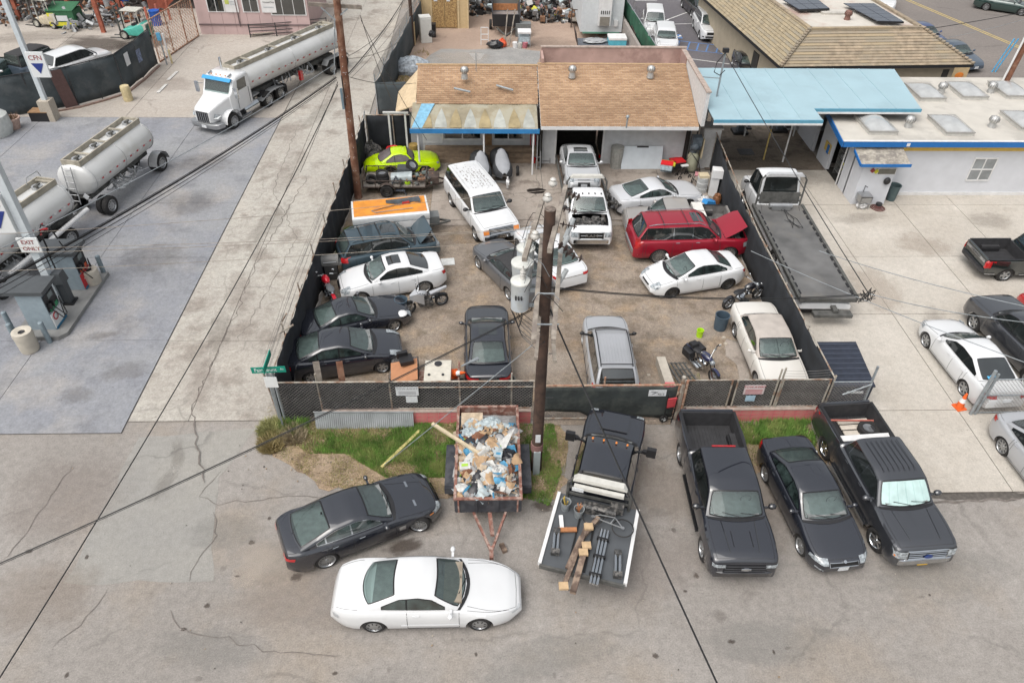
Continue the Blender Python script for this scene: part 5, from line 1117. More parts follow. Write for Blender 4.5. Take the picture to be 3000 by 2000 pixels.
M_cedge=mat('canopy_edge',(.10,.30,.42),rough=.5,var=.1)
C4=3.95
cpoly=[(11.4,35.45),(17.0,35.3),(17.0,36.95),(22.75,36.75),(23.5,41.9),(11.35,42.3)]
rd=random.Random(8);xs=[11.4,12.9,14.4,15.9,17.0,18.4,19.9,21.4]
for i in range(8):
 a=xs[i];b=xs[i+1]if i<7 else 22.75
 y0=35.4 if b<=17.05 else 36.85;sl_=.12*(b-11.4)/11
 x1=b+(.75 if i==7 else 0)
 MB().slab([(a+.012,y0,C4-.05),(b-.012,y0,C4-.05),(x1-.012+(.0 if i==7 else 0),42.1,C4+.12),(a+.012,42.1,C4+.12)],(0,0,.06)).build('roof_panel',M_cblue,cn,world=True)
 if i:MB().bar((a,y0,C4+.0),(a,42.1,C4+.17),.05,.06).build('standing_seam',M_cblue,cn,world=True)
MB().slab([(11.4,35.5,C4-.09),(17,35.5,C4-.09),(17,42,C4+.05),(11.4,42,C4+.05)],(0,0,.05)).slab([(17.02,36.9,C4-.09),(22.7,36.9,C4-.09),(23.4,42,C4+.05),(17.02,42,C4+.05)],(0,0,.05)).build('roof_underside',M_black,cn,world=True)
for(a,b),y in(((11.4,17.0),35.36),((17.0,22.75),36.8)):
 MB().box(((a+b)/2,y,C4-.07),(b-a,.06,.16)).build('edge_trim',M_cedge,cn,world=True);MB().box(((a+b)/2,y-.01,C4-.2),(b-a,.08,.10)).build('gutter',M_gwhite,cn,world=True)
for u,v,c_ in((2236,470,'y'),):
 p=G(u,v);MB().cyl((p.x,p.y,0),(p.x,p.y,1.9),.045).build('post',M_ypaint,cn,world=True);MB().cyl((p.x,p.y,1.9),(p.x,p.y,3.9),.045).build('post',M_gpipe,cn,world=True)
for x,y in((13.0,41.8),(15.6,42),(18.6,42),(16.9,38.6)):MB().cyl((x,y,0),(x,y,3.9),.05).build('post',M_gwhite,cn,world=True)
for i,(u,v)in enumerate(((2165,390),(2280,385),(2370,372))):
 p=G(u,v);t=thing('wash_bay_column',['leftmost dark equipment column under the blue canopy','middle dark equipment column under the blue canopy','rightmost dark equipment column under the blue canopy'][i],'lift',(p.x,p.y,0))
 MB().box((0,0,1.4),(.35,.4,2.8)).build('column',mat('lift_grey',(.10,.12,.14),.5),t);MB().box((0,0,.1),(.9,.8,.2)).build('base',M_black,t);MB().box((.3,-.3,.6),(.3,.9,.1)).build('arm',M_black,t)
dgr=thing('drain_grate','dark square floor drain in the wash bay','drain',G(2185,445));p=G(2185,445,.05)
MB().box((p.x,p.y,.052),(.9,.8,.01)).build('drain_frame',M_black,dgr,world=True)
for k in range(6):MB().box((p.x,p.y-.32+k*.13,.062),(.85,.04,.012)).build('bar',M_dalloy,dgr,world=True)
sb=thing('service_building','white flat roofed service building with blue fascia and skylights','building',(24,38,0))
M_wallw=mat('white_render',(.58,.595,.63),rough=.8,var=.05,scale=2)
M_roofw=mat('flat_roof_membrane',(.50,.475,.43),rough=.85,var=.07,scale=1.5,col2=(.40,.38,.345),s2=.5)
M_fblue=mat('fascia_blue',(.012,.14,.42),rough=.5,var=.08)
MB().prism([(19.05,34.8),(60,34.8),(60,43),(19.05,43)],0,3.05).build('wall',M_wallw,sb,world=True)if False else None
MB().box((39.5,34.9,1.5),(40.9,.2,3.0)).box((19.15,35.35,1.5),(.2,.9,3.0)).box((19.15,38.4,1.5),(.2,1.5,3.0)).box((19.15,41.3,1.5),(.2,2.5,3.0)).box((19.15,36.7,2.75),(.2,2.0,.5)).box((28,43.0,1.5),(20,.2,3.0)).build('wall',M_wallw,sb,world=True)
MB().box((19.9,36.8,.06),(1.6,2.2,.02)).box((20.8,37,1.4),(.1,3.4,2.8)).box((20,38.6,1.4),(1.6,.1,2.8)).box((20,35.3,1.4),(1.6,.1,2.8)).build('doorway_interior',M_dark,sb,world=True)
MB().prism([(17.95,34.45),(60,34.45),(60,43.3),(18.7,43.3),(18.7,39.5)],3.04,3.22).build('flat_roof',M_roofw,sb,world=True)
MB().slab([(17.93,34.4,2.98),(60,34.4,2.98),(60,34.4,3.26),(17.93,34.4,3.26)],(0,-.05,0)).build('fascia',M_fblue,sb,world=True)
MB().slab([(17.9,34.37,2.98),(18.65,39.5,2.98),(18.65,39.5,3.26),(17.9,34.37,3.26)],(-.05,0,0)).build('fascia',M_fblue,sb,world=True)
MB().slab([(17.9,34.36,3.27),(60,34.36,3.27),(60,34.5,3.27),(17.9,34.5,3.27)],(0,0,.03)).build('drip_edge',M_gwhite,sb,world=True)
MB().slab([(17.95,34.75,2.95),(60,34.75,2.95),(60,34.42,2.97),(17.95,34.42,2.97)],(0,0,.01)).build('soffit',M_gwhite,sb,world=True)
MB().box((40.8,34.77,2.87),(39,.05,.12)).build('red_stripe',mat('stripe_red',(.25,.03,.035),.6),sb,world=True)
MB().box((40.8,34.77,2.70),(39,.055,.20)).build('yellow_stripe',mat('stripe_yellow',(.62,.42,.08),.6),sb,world=True)
MB().box((40.8,34.76,.12),(39,.06,.20)).build('plinth',M_gwhite,sb,world=True)
nb=thing('sink_annexe','small white annexe with blue edged lean-to roof and outdoor sink','building',(19.9,34.2,0));
MB().box((19.9,34.3,1.25),(1.75,1.05,2.5)).build('wall',M_wallw,nb,world=True)
MB().slab([(18.65,33.35,2.48),(21.15,33.35,2.48),(21.15,34.74,2.86),(18.65,34.74,2.86)],(0,0,.06)).build('roof',mat('gravel_roof',(.36,.33,.28),.95,var=.3,scale=7,col2=(.2,.18,.16),s2=2),nb,world=True)
MB().slab([(18.63,33.32,2.42),(21.17,33.32,2.42),(21.17,33.32,2.57),(18.63,33.32,2.57)],(0,-.04,0)).slab([(18.62,33.32,2.42),(18.62,34.4,2.72),(18.62,34.4,2.86),(18.62,33.32,2.57)],(-.04,0,0)).build('roof_edge',M_fblue,nb,world=True)
fr=MB().box((20.3,33.76,1.95),(.95,.03,.36)).build('window',M_gwhite,nb,world=True);MB().box((20.3,33.745,1.95),(.88,.03,.29)).build('pane',mat('window_olive',(.10,.10,.08),.2,coat=1),fr,world=True)
w=MB()
for q in((-.6,0,.06,1.3),(.6,0,.06,1.3),(0,0,.06,1.3)):w.box((25.95+q[0],34.78,1.55),(q[2],.06,q[3]))
for z in(.92,1.55,2.18):w.box((25.95,34.775,z),(1.26,.06,.07))
wn=w.build('window',M_gwhite,sb,world=True)
for a in(-.3,.3):
 for z in(1.23,1.87):MB().box((25.95+a,34.80,z),(.54,.04,.57)).build('pane',mat('window_grey',(.22,.24,.25),.2,var=.3,scale=2,coat=1),wn,world=True)
MB().box((21.25,34.36,3.12),(.16,.08,.16)).build('wall_light',M_gwhite,sb,world=True)
dp=MB().box((18.97,38.0,1.25),(.05,.7,.5)).build('door_sign',mat('door_sign_yellow',(.60,.42,.10),.6),sb,world=True);MB().box((18.95,37.85,1.2),(.03,.3,.5)).build('sign_patch',M_fblue,dp,world=True)
MB().tube([(19.0,35.9,0),(19.0,35.9,2.4),(19.0,36.6,2.7)],.04).build('downpipe',M_gwhite,sb,world=True)
def skylight(px,label,z=3.22,sx=1.35,sy=2.1,rz=.0):
 p=G(*px,z+.15);t=thing('skylight',label,'skylight',(p.x,p.y,z),rz)
 MB().box((0,0,.09),(sx+.1,sy+.1,.18)).build('curb',mat('curb_white',(.50,.49,.46),.6),t)
 MB().box((0,0,.20),(sx+.16,sy+.16,.05)).build('frame',mat('skylight_frame',(.38,.37,.35),.5,.3),t)
 rows=[[(sx/2*u,sy/2*v,.22+.26*(1-abs(u)**2.5)*(1-abs(v)**2.5))for u in[k/5-1 for k in range(11)]]for v in[k/6-1 for k in range(13)]]
 MB().grid(rows).build('dome',mat('skylight_dome',(.42,.43,.43),rough=.15,var=.18,scale=1.5,coat=1),t,60)
 return t
for i,(u,v)in enumerate(((2565,362),(2785,365),(3000,352))):skylight((u,v),['front row skylight nearest the blue canopy','front row skylight in the middle of the white roof','front row skylight cut by the right edge'][i],rz=-.02)
for i,(u,v)in enumerate(((2710,268),(2832,264),(2958,262))):skylight((u,v),['rear row skylight beside the blue canopy corner','rear row skylight in the middle of the white roof','rear row skylight cut by the right edge'][i],rz=-.02)
for i,(u,v)in enumerate(((2661,368),(2906,368),(2757,268),(2902,267))):
 p=G(u,v,3.3);turbine(p.x,p.y,3.22,['front turbine vent between the first two skylights','front turbine vent toward the right edge','rear turbine vent beside the first skylight','rear turbine vent toward the right edge of the roof'][i],.22)
tn=thing('tan_building','tan rendered building with stepped shake mansard and solar panels','building',(24,52,0))
M_tanw=mat('tan_render',(.42,.36,.27),rough=.85,var=.08,scale=2)
E0=G(2287,197,2.9);E1=G(2853,190,2.9);E2=E0+Vector((-1.85,18,0));E3=E1+Vector((-1.85,18,0))
T0=G(2374,84,4.7);T1=G(2700,80,4.7);T2=T0+Vector((-1.5,14,0));T3=T1+Vector((-1.5,14,0));print('tan',E0,E1,T0,T1)
MB().prism([(E0.x+.7,E0.y+.7),(E1.x-.7,E1.y+.7),(E3.x-.7,E3.y-.7),(E2.x+.7,E2.y-.7)],0,2.88).build('wall',M_tanw,tn,world=True)
def courses(a,b,c,d,n,cols,th=.06):
 "courses of shakes from eave a-b up to c-d"
 nr=(b-a).cross(c-a).normalized();nr=nr if nr.z>0 else-nr
 for k in range(n):
  t0,t1=k/n,(k+1)/n;p0,p1,q1,q0=a.lerp(c,t0),b.lerp(d,t0),b.lerp(d,t1),a.lerp(c,t1)
  MB().add([p0+nr*th,p1+nr*th,q1+nr*.02,q0+nr*.02,p0,p1,q1,q0],[(0,1,2,3),(4,5,1,0),(5,6,2,1),(7,4,0,3)]).build('shake_course',cols[k%len(cols)],tn,world=True)
def streak(name,c1,c2,ax):
 m=mat(name,c1,rough=.95,var=.3,scale=3,detail=4,col2=c2,s2=.35)
 return m
MS=[streak('shake_a',(.33,.265,.19),(.28,.24,.18),0),streak('shake_b',(.30,.245,.18),(.35,.28,.185),0),streak('shake_c',(.34,.27,.195),(.28,.24,.185),0)]
courses(E0,E1,T0,T1,13,MS);courses(E0,E2,T0,T2,14,[streak('shake_d',(.33,.27,.18),(.26,.23,.175),1),streak('shake_e',(.30,.25,.17),(.33,.27,.175),1)]);courses(E1,E3,T1,T3,12,MS)
for a,b in((E0,T0),(E1,T1)):
 for k in range(16):p=a.lerp(b,(k+.5)/16);MB().box(p+Vector((0,0,.08)),(.24,.24,.07),rz=.7).build('hip_tile',MS[2],tn,world=True)
MB().prism([(T0.x,T0.y),(T1.x,T1.y),(T3.x,T3.y),(T2.x,T2.y)],4.3,4.62).build('flat_roof',mat('tan_flat_roof',(.52,.49,.44),.9,var=.1,scale=1,col2=(.36,.26,.22),s2=.25),tn,world=True)
for a,b in((T0,T1),(T0,T2),(T1,T3)):MB().bar(a+Vector((0,0,.0)),b+Vector((0,0,.0)),.28,.12).build('parapet_cap',MS[1],tn,world=True)
for a,b in((E0,E1),(E0,E2)):MB().bar(a-Vector((0,0,.08)),b-Vector((0,0,.08)),.12,.14).build('gutter',M_black,tn,world=True)
MB().box((E0.x+.18,E0.y+5.2,1.0),(.06,.95,2.0),rz=.10).build('door',mat('door_dark',(.05,.045,.04),.6),tn,world=True);MB().box((E1.x-1.9,E1.y+.68,1.25),(1.8,.06,2.2),rz=.02).build('door',MATS['door_dark'],tn,world=True)
def panel_arr(us,label,nx,ny):
 p=[G(*q,4.85)for q in us];t=thing('solar_array',label,'solar panels',p[0])
 for i in range(nx):
  for j in range(ny):
   def at_(a,b):return p[0].lerp(p[1],a).lerp(p[3].lerp(p[2],a),b)
   a0,a1,b0,b1=(i+.02)/nx,(i+.98)/nx,(j+.02)/ny,(j+.98)/ny
   MB().slab([at_(a0,b0),at_(a1,b0),at_(a1,b1),at_(a0,b1)],(0,0,.05)).build('solar_panel',mat('solar_cell',(.045,.055,.08),rough=.25,var=.15,scale=5,coat=.5),t,world=True)
 MB().bar(p[3]-Vector((0,0,.02)),p[2]-Vector((0,0,.02)),.06,.1).build('rack_rail',M_black,t,world=True)
panel_arr([(2300,-12),(2450,-12),(2480,10),(2385,28),],'left solar array on the tan building roof',4,3)if False else None
panel_arr([(2290,0),(2395,0),(2430,27),(2340,30)],'left solar array on the tan building roof',3,2)
panel_arr([(2470,12),(2560,12),(2648,66),(2570,64)],'right solar array on the tan building roof',2,5)
p=G(2481,58,4.62);turbine(p.x,p.y,4.6,'rusty round vent on the tan building roof',.22,mat('rusty_vent',(.18,.09,.07),.7))
hb=thing('roof_hatch','grey flat roof hatch in front of the solar panels','hatch',G(2440,38,4.6));p=G(2440,38,4.62);MB().box((p.x,p.y,4.68),(1.7,.9,.12)).build('hatch_lid',M_roofw,hb,world=True)
pk=thing('pink_building','pale pink modular office with dark windows and signs','building',(-18,60,0))
M_pink=mat('pink_panel',(.50,.37,.36),rough=.75,var=.06,scale=1.5)
for i in range(9):
 a=-22.35+i*.95;MB().box((a+.47,60.1,1.95),(.93,.16,3.9)).build('wall_panel',M_pink,pk,world=True)
MB().box((-18.1,64,2.2),(8.4,7.6,4.3)).build('body',M_pink,pk,world=True)
MB().box((-18.1,59.98,.78),(8.5,.05,.10)).build('skirt_band',mat('band_grey',(.16,.12,.12),.7),pk,world=True)
MB().box((-19.2,59.95,2.2),(.07,.08,3.1)).build('downpipe',MATS['band_grey'],pk,world=True)
for xa,xb,z0,z1,n in((-21.35,-20.15,1.75,2.75,2),(-18.7,-17.55,1.75,2.75,2),(-14.9,-13.95+.0,1.6,2.9,2),(-16.6,-14.0,1.55,2.85,3)):
 if n==2 and xa==-14.9:continue
 wd=MB().box(((xa+xb)/2,60.0,(z0+z1)/2),(xb-xa+.12,.06,z1-z0+.12)).build('window',M_gwhite,pk,world=True)
 for k in range(n):MB().box((lerp(xa,xb,(k+.5)/n),59.97,(z0+z1)/2),((xb-xa)/n-.06,.04,z1-z0-.04)).build('pane',M_dglass,wd,world=True)
for i,(xa,xb,lb)in enumerate(((-20.05,-18.95-.1,'white notice with a yellow green mark on the pink office'),(-17.3,-16.75+.55,'white printed notice board beside the pink office window'))):
 t=thing('notice_board',lb,'sign',((xa+xb)/2,59.94,2));MB().box(((xa+xb)/2,59.95,2.2),(xb-xa,.04,1.0)).build('board',M_gwhite,t,world=True)
 if i==0:MB().box((xa+.22,59.92,2.45),(.3,.02,.3)).build('mark',mat('mark_lime',(.45,.50,.12),.6),t,world=True);[MB().box((xa+.65,59.92,2.5-.12*k),(.45,.015,.03)).build('print_line',mat('print_grey',(.38,.42,.45),.7),t,world=True)for k in range(3)]
 else:text('lettering','HouseOne',.19,((xa+xb)/2+.05,59.925,2.45),(pi/2,0,0),M_trim,t,world=True);MB().box(((xa+xb)/2,59.92,2.1),(.8,.015,.04)).build('print_line',MATS['print_grey'],t,world=True)
rp_=thing('ramp_railing','grey metal access ramp railing in front of the pink office','railing',(-15,58.6,0))
pr=[G(735,112),G(812,108),G(880,102),G(960,92)]
for a,b in zip(pr,pr[1:]):
 for z in(.25,.5,.75,1.0):MB().bar(a+Vector((0,0,z)),b+Vector((0,0,z)),.05).build('rail',M_dalloy,rp_,world=True)
for a in pr:MB().bar(a,a+Vector((0,0,1.05)),.07).build('post',M_dalloy,rp_,world=True)
MB().slab([pr[0]+Vector((0,.2,.05)),pr[3]+Vector((0,.2,.5)),pr[3]+Vector((0,1.1,.5)),pr[0]+Vector((0,1.1,.05))],(0,0,.08)).build('ramp',M_walk,rp_,world=True)
sh=thing('shed','pale yellow shed with unpainted chipboard doors behind the yard','shed',(-3.5,62.5,0))
M_yel=mat('pale_yellow',(.55,.42,.24),rough=.8,var=.08)
MB().box((-3.45,63.8,1.7),(3.75,3.6,3.4)).build('wall',M_yel,sh,world=True)
M_osb=mat('chipboard',(.45,.30,.13),rough=.9,var=.45,scale=14,col2=(.22,.13,.06),s2=9)
for x in(-3.95,-2.95):
 d_=MB().box((x,61.95,1.35),(.95,.06,2.5)).build('door',M_osb,sh,world=True);MB().box((x+(.38 if x<-3.5 else .38)*(-1 if x>-3.2 else-1)+.2,61.9,2.25),(.28,.02,.34)).build('notice',M_plate,d_,world=True)
for x in(-5.3,-4.5,-2.35,-1.6):MB().box((x,61.95,1.6),(.12,.07,3.2)).build('corner_board',mat('yellow_trim',(.60,.47,.28),.8),sh,world=True)
of=thing('office_trailer','white site office trailer with air conditioning unit behind the yard','trailer',(8.9,61,0))
MB().box((8.85,63.3,2.05),(3.25,7.4,3.0)).build('shell',mat('trailer_white',(.56,.59,.61),.6,var=.06),of,world=True)
MB().box((8.85,59.58,.50),(2.9,.06,.12)).build('green_edge',mat('teal_edge',(.10,.24,.18),.7),of,world=True)
acu=MB().box((9.0,59.35,2.3),(.95,.45,2.3)).build('air_conditioner',M_gwhite,of,world=True);MB().box((9.0,59.11,1.5),(.75,.03,.65)).build('vent_grille',mat('vent_taupe',(.22,.20,.17),.7),acu,world=True)
MB().box((9.95,59.5,1.25),(.28,.16,.45)).build('meter_box',M_gwhite,of,world=True)
for k in range(5):MB().box((9.0-.3+.15*k,59.11,2.15),(.06,.03,.25)).build('louvre',M_black,acu,world=True)
MB().bar((8.4,59.5,.3),(8.85,58.6,.3),.08).bar((9.3,59.5,.3),(8.85,58.6,.3),.08).build('drawbar',M_dalloy,of,world=True)
gf=thing('screened_fence','green screened fence along the dark parking lot','fence',(11.6,55,0))
a0,a1=G(1836,0,2.6),G(1930,146,2.6)
a0=a1+(a0-a1)*1.5
cloth('screen',[(a1.x,a1.y-.5,.9,2.6),(lerp(a1.x,a0.x,.3),lerp(a1.y,a0.y,.3),1.2,2.6),(a0.x,a0.y,1.3,2.6)],mat('green_screen',(.02,.095,.055),.85,var=.3,scale=1.5),gf,.06,11,step=.4)
rail(gf,(a1.x,a1.y-.5,2.63),(a0.x,a0.y,2.63),.03,M_gpipe)
for k in range(9):p=a1.lerp(a0,k/8);post(gf,p.x+.06,p.y,0,2.7,.03,M_gpipe);MB().tube([(p.x+.05,p.y+j*.3,2.9+.2*sin(j*1.5))for j in range(12)],.012,3).build('razor_wire',M_mesh,gf,world=True)
bw=thing('block_wall','grey block wall below the green screen behind the office trailer','wall',(a1.x-.25,50,0))
MB().slab([(a1.x-.3,a1.y-4,0),(a0.x-.3,a0.y,0),(a0.x-.3,a0.y,1.5),(a1.x-.3,a1.y-4,1.5)],(.2,0,0)).build('wall',mat('grey_block',(.32,.29,.27),.9,var=.15),bw,world=True)
hd=thing('industrial_shed','open fronted dark industrial shed on rusty posts at the top left','shed',(-33,66,0))
M_rpost=mat('rust_post',(.33,.10,.06),rough=.85,var=.3,scale=3)
for u0,v0,u1,v1 in((60,60,38,0),(205,30,188,0),(305,97,268,0),(358,45,335,0)):
 p=G(u0,v0);MB().bar((p.x,p.y,0),(p.x,p.y,4.5),.28).build('post',M_rpost,hd,world=True)
MB().box((-36,78,2.8),(32,.3,5.6)).build('rear_wall',M_dark,hd,world=True);MB().slab([(-52,66.2,4.4),(-22.6,66.2,4.4),(-22.6,78,5.2),(-52,78,5.2)],(0,0,.2)).build('roof',mat('rust_roof',(.22,.12,.09),.9,var=.3),hd,world=True)
MB().box((-36,72.3,.045),(29,11.5,.02)).build('shed_floor',mat('shed_floor',(.06,.05,.045),.9,var=.4),hd,world=True)
rr=thing('conveyor_ramp','rust red steel ramp beside the chain link gate at the top left','ramp',(-26,62,0))
MB().slab([G(445,55)+Vector((0,0,.2)),G(540,30)+Vector((0,0,1.9)),G(540,30)+Vector((0,0,2.9)),G(445,55)+Vector((0,0,1.4))],(.6,.8,0)).build('side_panel',mat('rust_red',(.42,.13,.085),.8,var=.25,scale=2),rr,world=True)
for u,v in((440,80),(470,70),(500,60)):p=G(u,v);MB().bar(p,p+Vector((0,0,1.5)),.15).build('leg',MATS['rust_red'],rr,world=True)
lg=thing('chain_link_gate','tall rusty chain link gate between the screened fence and the pink office','gate',(-22.9,56,0))
A0,A1=G(470,185),G(583,108);chain('wire_mesh',A0.xy,A1.xy,.1,2.9,lg,.3,.012,M_rust)
for z in(.1,2.95):rail(lg,A0+Vector((0,0,z)),A1+Vector((0,0,z)),.05,M_rust)
for t in(0,.35,.7,1):p=A0.lerp(A1,t);post(lg,p.x,p.y,0,3.0,.05,M_rust)
lw=thing('screened_fence','curved fence with slate screen and a brown stripe at the upper left','fence',G(230,311))
B_=[G(-90,352),G(40,344),G(108,332),G(230,311),G(300,292),G(367,271),G(420,230),G(462,191)]
cloth('screen',[(p.x,p.y,.1,2.45)for p in B_],M_screen2,lw,.05,21,step=.4)
rail_pts=[p+Vector((0,0,2.47))for p in B_];MB().tube(rail_pts,.03).build('rail',M_trim,lw,world=True)
for p in B_:post(lw,p.x,p.y+.06,0,2.5,.04,M_dalloy)
b0,b1=G(196,320),G(232,311);nn=Vector((.03,-.12,0));MB().slab([b0+nn+Vector((0,0,.1)),b1+nn+Vector((0,0,.1)),b1+nn+Vector((-.25,0,2.4)),b0+nn+Vector((-.25,0,2.4))],(0,.02,0)).build('brown_stripe',mat('brown_cloth',(.11,.065,.06),.95),lw,world=True)
kb=thing('kerb','low kerb under the slate screened fence','kerb',G(300,300));
for a,b in zip(B_[2:],B_[3:]):d=Vector((.25,-.35,0));MB().bar(a+d+Vector((0,0,.06)),b+d+Vector((0,0,.06)),.15,.14).build('kerb_stone',mat('kerb_rust',(.25,.17,.14),.9,var=.3),kb,world=True)
for i,(u,v,lb)in enumerate(((368,168,'white notice on the slate screened fence'),(388,160,'blue printed notice beside the white one on the slate fence'))):
 p=G(u,v,1.5);p=B_[5].lerp(B_[6],.55+.0*i)+Vector((.05+.55*i,-.12+.65*i,1.75));t=thing('notice',lb,'sign',p);d=(B_[6]-B_[5]).normalized()
 MB().slab([p-d*.25+Vector((0,-.02,-.4)),p+d*.25+Vector((0,-.02,-.4)),p+d*.25+Vector((0,-.02,.4)),p-d*.25+Vector((0,-.02,.4))],(0,.03,0)).build('board',M_plate if i==0 else mat('notice_blue',(.13,.17,.27),.6,var=.5,scale=8),t,world=True)
def solve(la,pa,lb,pb):
 wa,wb=G(*pa,la[2]),G(*pb,lb[2]);dl=(Vector(lb)-Vector(la)).xy;dw=(wb-wa).xy
 ang=math.atan2(dw.y,dw.x)-math.atan2(dl.y,dl.x);M=Matrix.Rotation(ang,2)
 c=(wa.xy+wb.xy)/2-M@((Vector(la).xy+Vector(lb).xy)/2);print('SOLVE %.3f %.1f'%(dw.length/dl.length,math.degrees(ang)),c)
 return(c.x,c.y,0),ang
def loft(mb,secs):
 n=len(secs[0]);vs=[p for s_ in secs for p in s_]
 mb.add(vs,[(i*n+j,i*n+(j+1)%n,(i+1)*n+(j+1)%n,(i+1)*n+j)for i in range(len(secs)-1)for j in range(n)]+[tuple(range(n-1,-1,-1)),tuple(range((len(secs)-1)*n,len(secs)*n))])
 return mb
def rrect(x,w,z0,z1,r=.12,k=3):
 pts=[]
 for cy,cz,a0 in((w-r,z1-r,0),(-w+r,z1-r,90),(-w+r,z0+r,180),(w-r,z0+r,270)):
  for i in range(k+1):a=R(a0+90*i/k);pts.append((x,cy+r*cos(a),cz+r*sin(a)))
 return pts
M_tank=mat('tank_steel',(.60,.605,.60),rough=.35,metal=.12,var=.08,scale=.8,col2=(.53,.53,.51),s2=.6)
M_tankend=mat('tank_end',(.40,.41,.42),rough=.3,metal=.4,var=.15,scale=2)
M_frame=mat('chassis_grey',(.09,.09,.085),rough=.7,var=.4,scale=4)
M_walk=MATS['sidewalk_concrete'];M_beige=mat('walkway_rail',(.36,.33,.27),rough=.7,var=.25,scale=3)
BW=('steel',10,.62)
def duals(root,x,y,r=.5):
 for sg in(1,-1):
  for o in(0,-.32):add_wheel(root,(x,sg*(y+o),r),r,.27,BW,sg,M_alloy)
def tank(root,x0,x1,zc,ry=1.0,rz=.82,seed=1,lamp=True):
 mb=MB();prof=[]
 L_=x1-x0
 for t,k in((0,0),(.0,.55),(.05,.80),(.12,.93),(.22,1.),(.9,1.0)):prof.append((t,k))
 xs=[(x0,.02),(x0+.03,.5),(x0+.1,.82),(x0+.2,.96),(x0+.32,1.),(lerp(x0,x1,.33),1.),(lerp(x0,x1,.66),1.),(x1-.32,1.),(x1-.2,.96),(x1-.1,.82),(x1-.03,.5),(x1,.02)]
 rows=[[(x,ry*k*cos(2*pi*i/28),zc+rz*k*sin(2*pi*i/28))for i in range(29)]for x,k in xs]
 mb.grid(rows);o=mb.build('tank',M_tank,root,45)
 for x in(x0+.33,lerp(x0,x1,.5),x1-.33):MB().tube([(x,(ry+.005)*cos(2*pi*i/28),zc+(rz+.005)*sin(2*pi*i/28))for i in range(29)],.018,4).build('band',M_tankend,o)
 for sg in(1,-1):MB().bar((x0+.25,sg*.46,zc+rz+.04),(x1-.25,sg*.46,zc+rz+.04),.07,.26).build('walkway_rail',M_beige,root)
 for x in(x0+.28,x1-.28):MB().bar((x,-.46,zc+rz+.06),(x,.46,zc+rz+.06),.07,.24).build('walkway_end',M_beige,root)
 n=4
 for i in range(n):
  x=lerp(x0,x1,(i+.5)/n);h=MB().cyl((x,.05,zc+rz-.02),(x,.05,zc+rz+.12),.24,n=14).build('hatch',M_tankend,root)
  MB().box((x,.05,zc+rz+.15),(.34,.1,.06)).cyl((x+.15,.2,zc+rz+.1),(x+.15,.2,zc+rz+.25),.06).build('hatch_lid',M_frame,h);MB().bar((x-.5,-.42,zc+rz+.1),(x-.5,.42,zc+rz+.1),.1,.06).build('cross_step',M_beige,root)
 for i in range(int(L_/.30)):
  for sg in(1,-1):MB().box((x0+.3+i*.30,sg*(ry+.008),zc-.06),(.14,.012,.07)).build('reflective_tape',M_red if i%2 else M_gwhite,o)if sg>0 and i*.3+.6<L_ else None
 rd=random.Random(seed);jb=MB()
 for i in range(26):
  x=rd.uniform(lerp(x0,x1,.3),lerp(x0,x1,.7));jb.tube([(x,rd.uniform(-.3,.9),zc-rz+.05),(x+rd.uniform(-.3,.3),rd.uniform(.3,1.0),zc-rz-.35),(x+rd.uniform(-.5,.5),rd.uniform(.5,1.05),zc-rz-.4)],rd.uniform(.02,.05),5)
 jb.build('pipework',M_tankend,root,kind='stuff')
 return o
def ladder(root,x,y0,y1,z0,z1,n=6,lean=.25,m=None):
 for y in(y0,y1):MB().cyl((x+lean,y,z0),(x,y,z1),.025).build('ladder_rail',m or M_tankend,root)
 for i in range(n):t=(i+.5)/n;MB().cyl((x+lean*(1-t),y0,lerp(z0,z1,t)),(x+lean*(1-t),y1,lerp(z0,z1,t)),.022).build('rung',m or M_tankend,root)
def semi_trailer(root,x0,x1,ax,zc=2.05,seed=1):
 tank(root,x0,x1,zc,seed=seed);MB().box(((x0+x1)/2,0,1.0),(x1-x0-1.2,.8,.22)).build('chassis',M_frame,root)
 for a in ax:
  duals(root,a,.98);MB().cyl((a,-1,.5),(a,1,.5),.08).build('axle',M_frame,root)
 a0,a1=min(ax)-.62,max(ax)+.62
 for sg in(1,-1):MB().grid([[(x,sg*y,1.06+(.06 if 0.1<(x-a0)/(a1-a0)<.9 else-.25))for y in(.65,1.14)]for x in[lerp(a0,a1,i/8)for i in range(9)]]).build('mudguard',M_tankend,root,fix=False)
P_wt=paint('truck_white',(.68,.69,.70));
loc,ang=solve((0,1.12,0),(697,375),(-3.55,1.12,0),(791,316))
T1=thing('tractor_unit','white tractor truck with blue sun visor pulling the far fuel tanker','truck',loc,ang)
loft(MB(),[rrect(1.30,.50,.75,1.42,.1),rrect(1.15,.62,.70,1.55,.12),rrect(.55,.74,.70,1.72,.14),rrect(-.25,.92,.72,1.92,.14)]).build('hood',P_wt,T1,40)
loft(MB(),[rrect(-.22,.98,.75,1.90,.1),rrect(-.45,1.05,.75,2.15,.12),rrect(-.72,1.06,.75,2.72,.16),rrect(-1.1,1.07,.75,2.84,.18),rrect(-2.0,1.07,.75,2.84,.18),rrect(-2.12,1.02,.8,2.75,.18)]).build('cab',P_wt,T1,40)
MB().slab([(-.30,.84,1.96),(-.30,-.84,1.96),(-.66,-.86,2.62),(-.66,.86,2.62)],(.035,0,.02)).build('windscreen',M_wind,T1)
MB().slab([(-.52,1.0,2.62),(-.52,-1.0,2.62),(-.70,-1.0,2.76),(-.70,1.0,2.76)],(.10,0,.03)).build('sun_visor',mat('visor_blue',(.015,.27,.55),.4),T1)
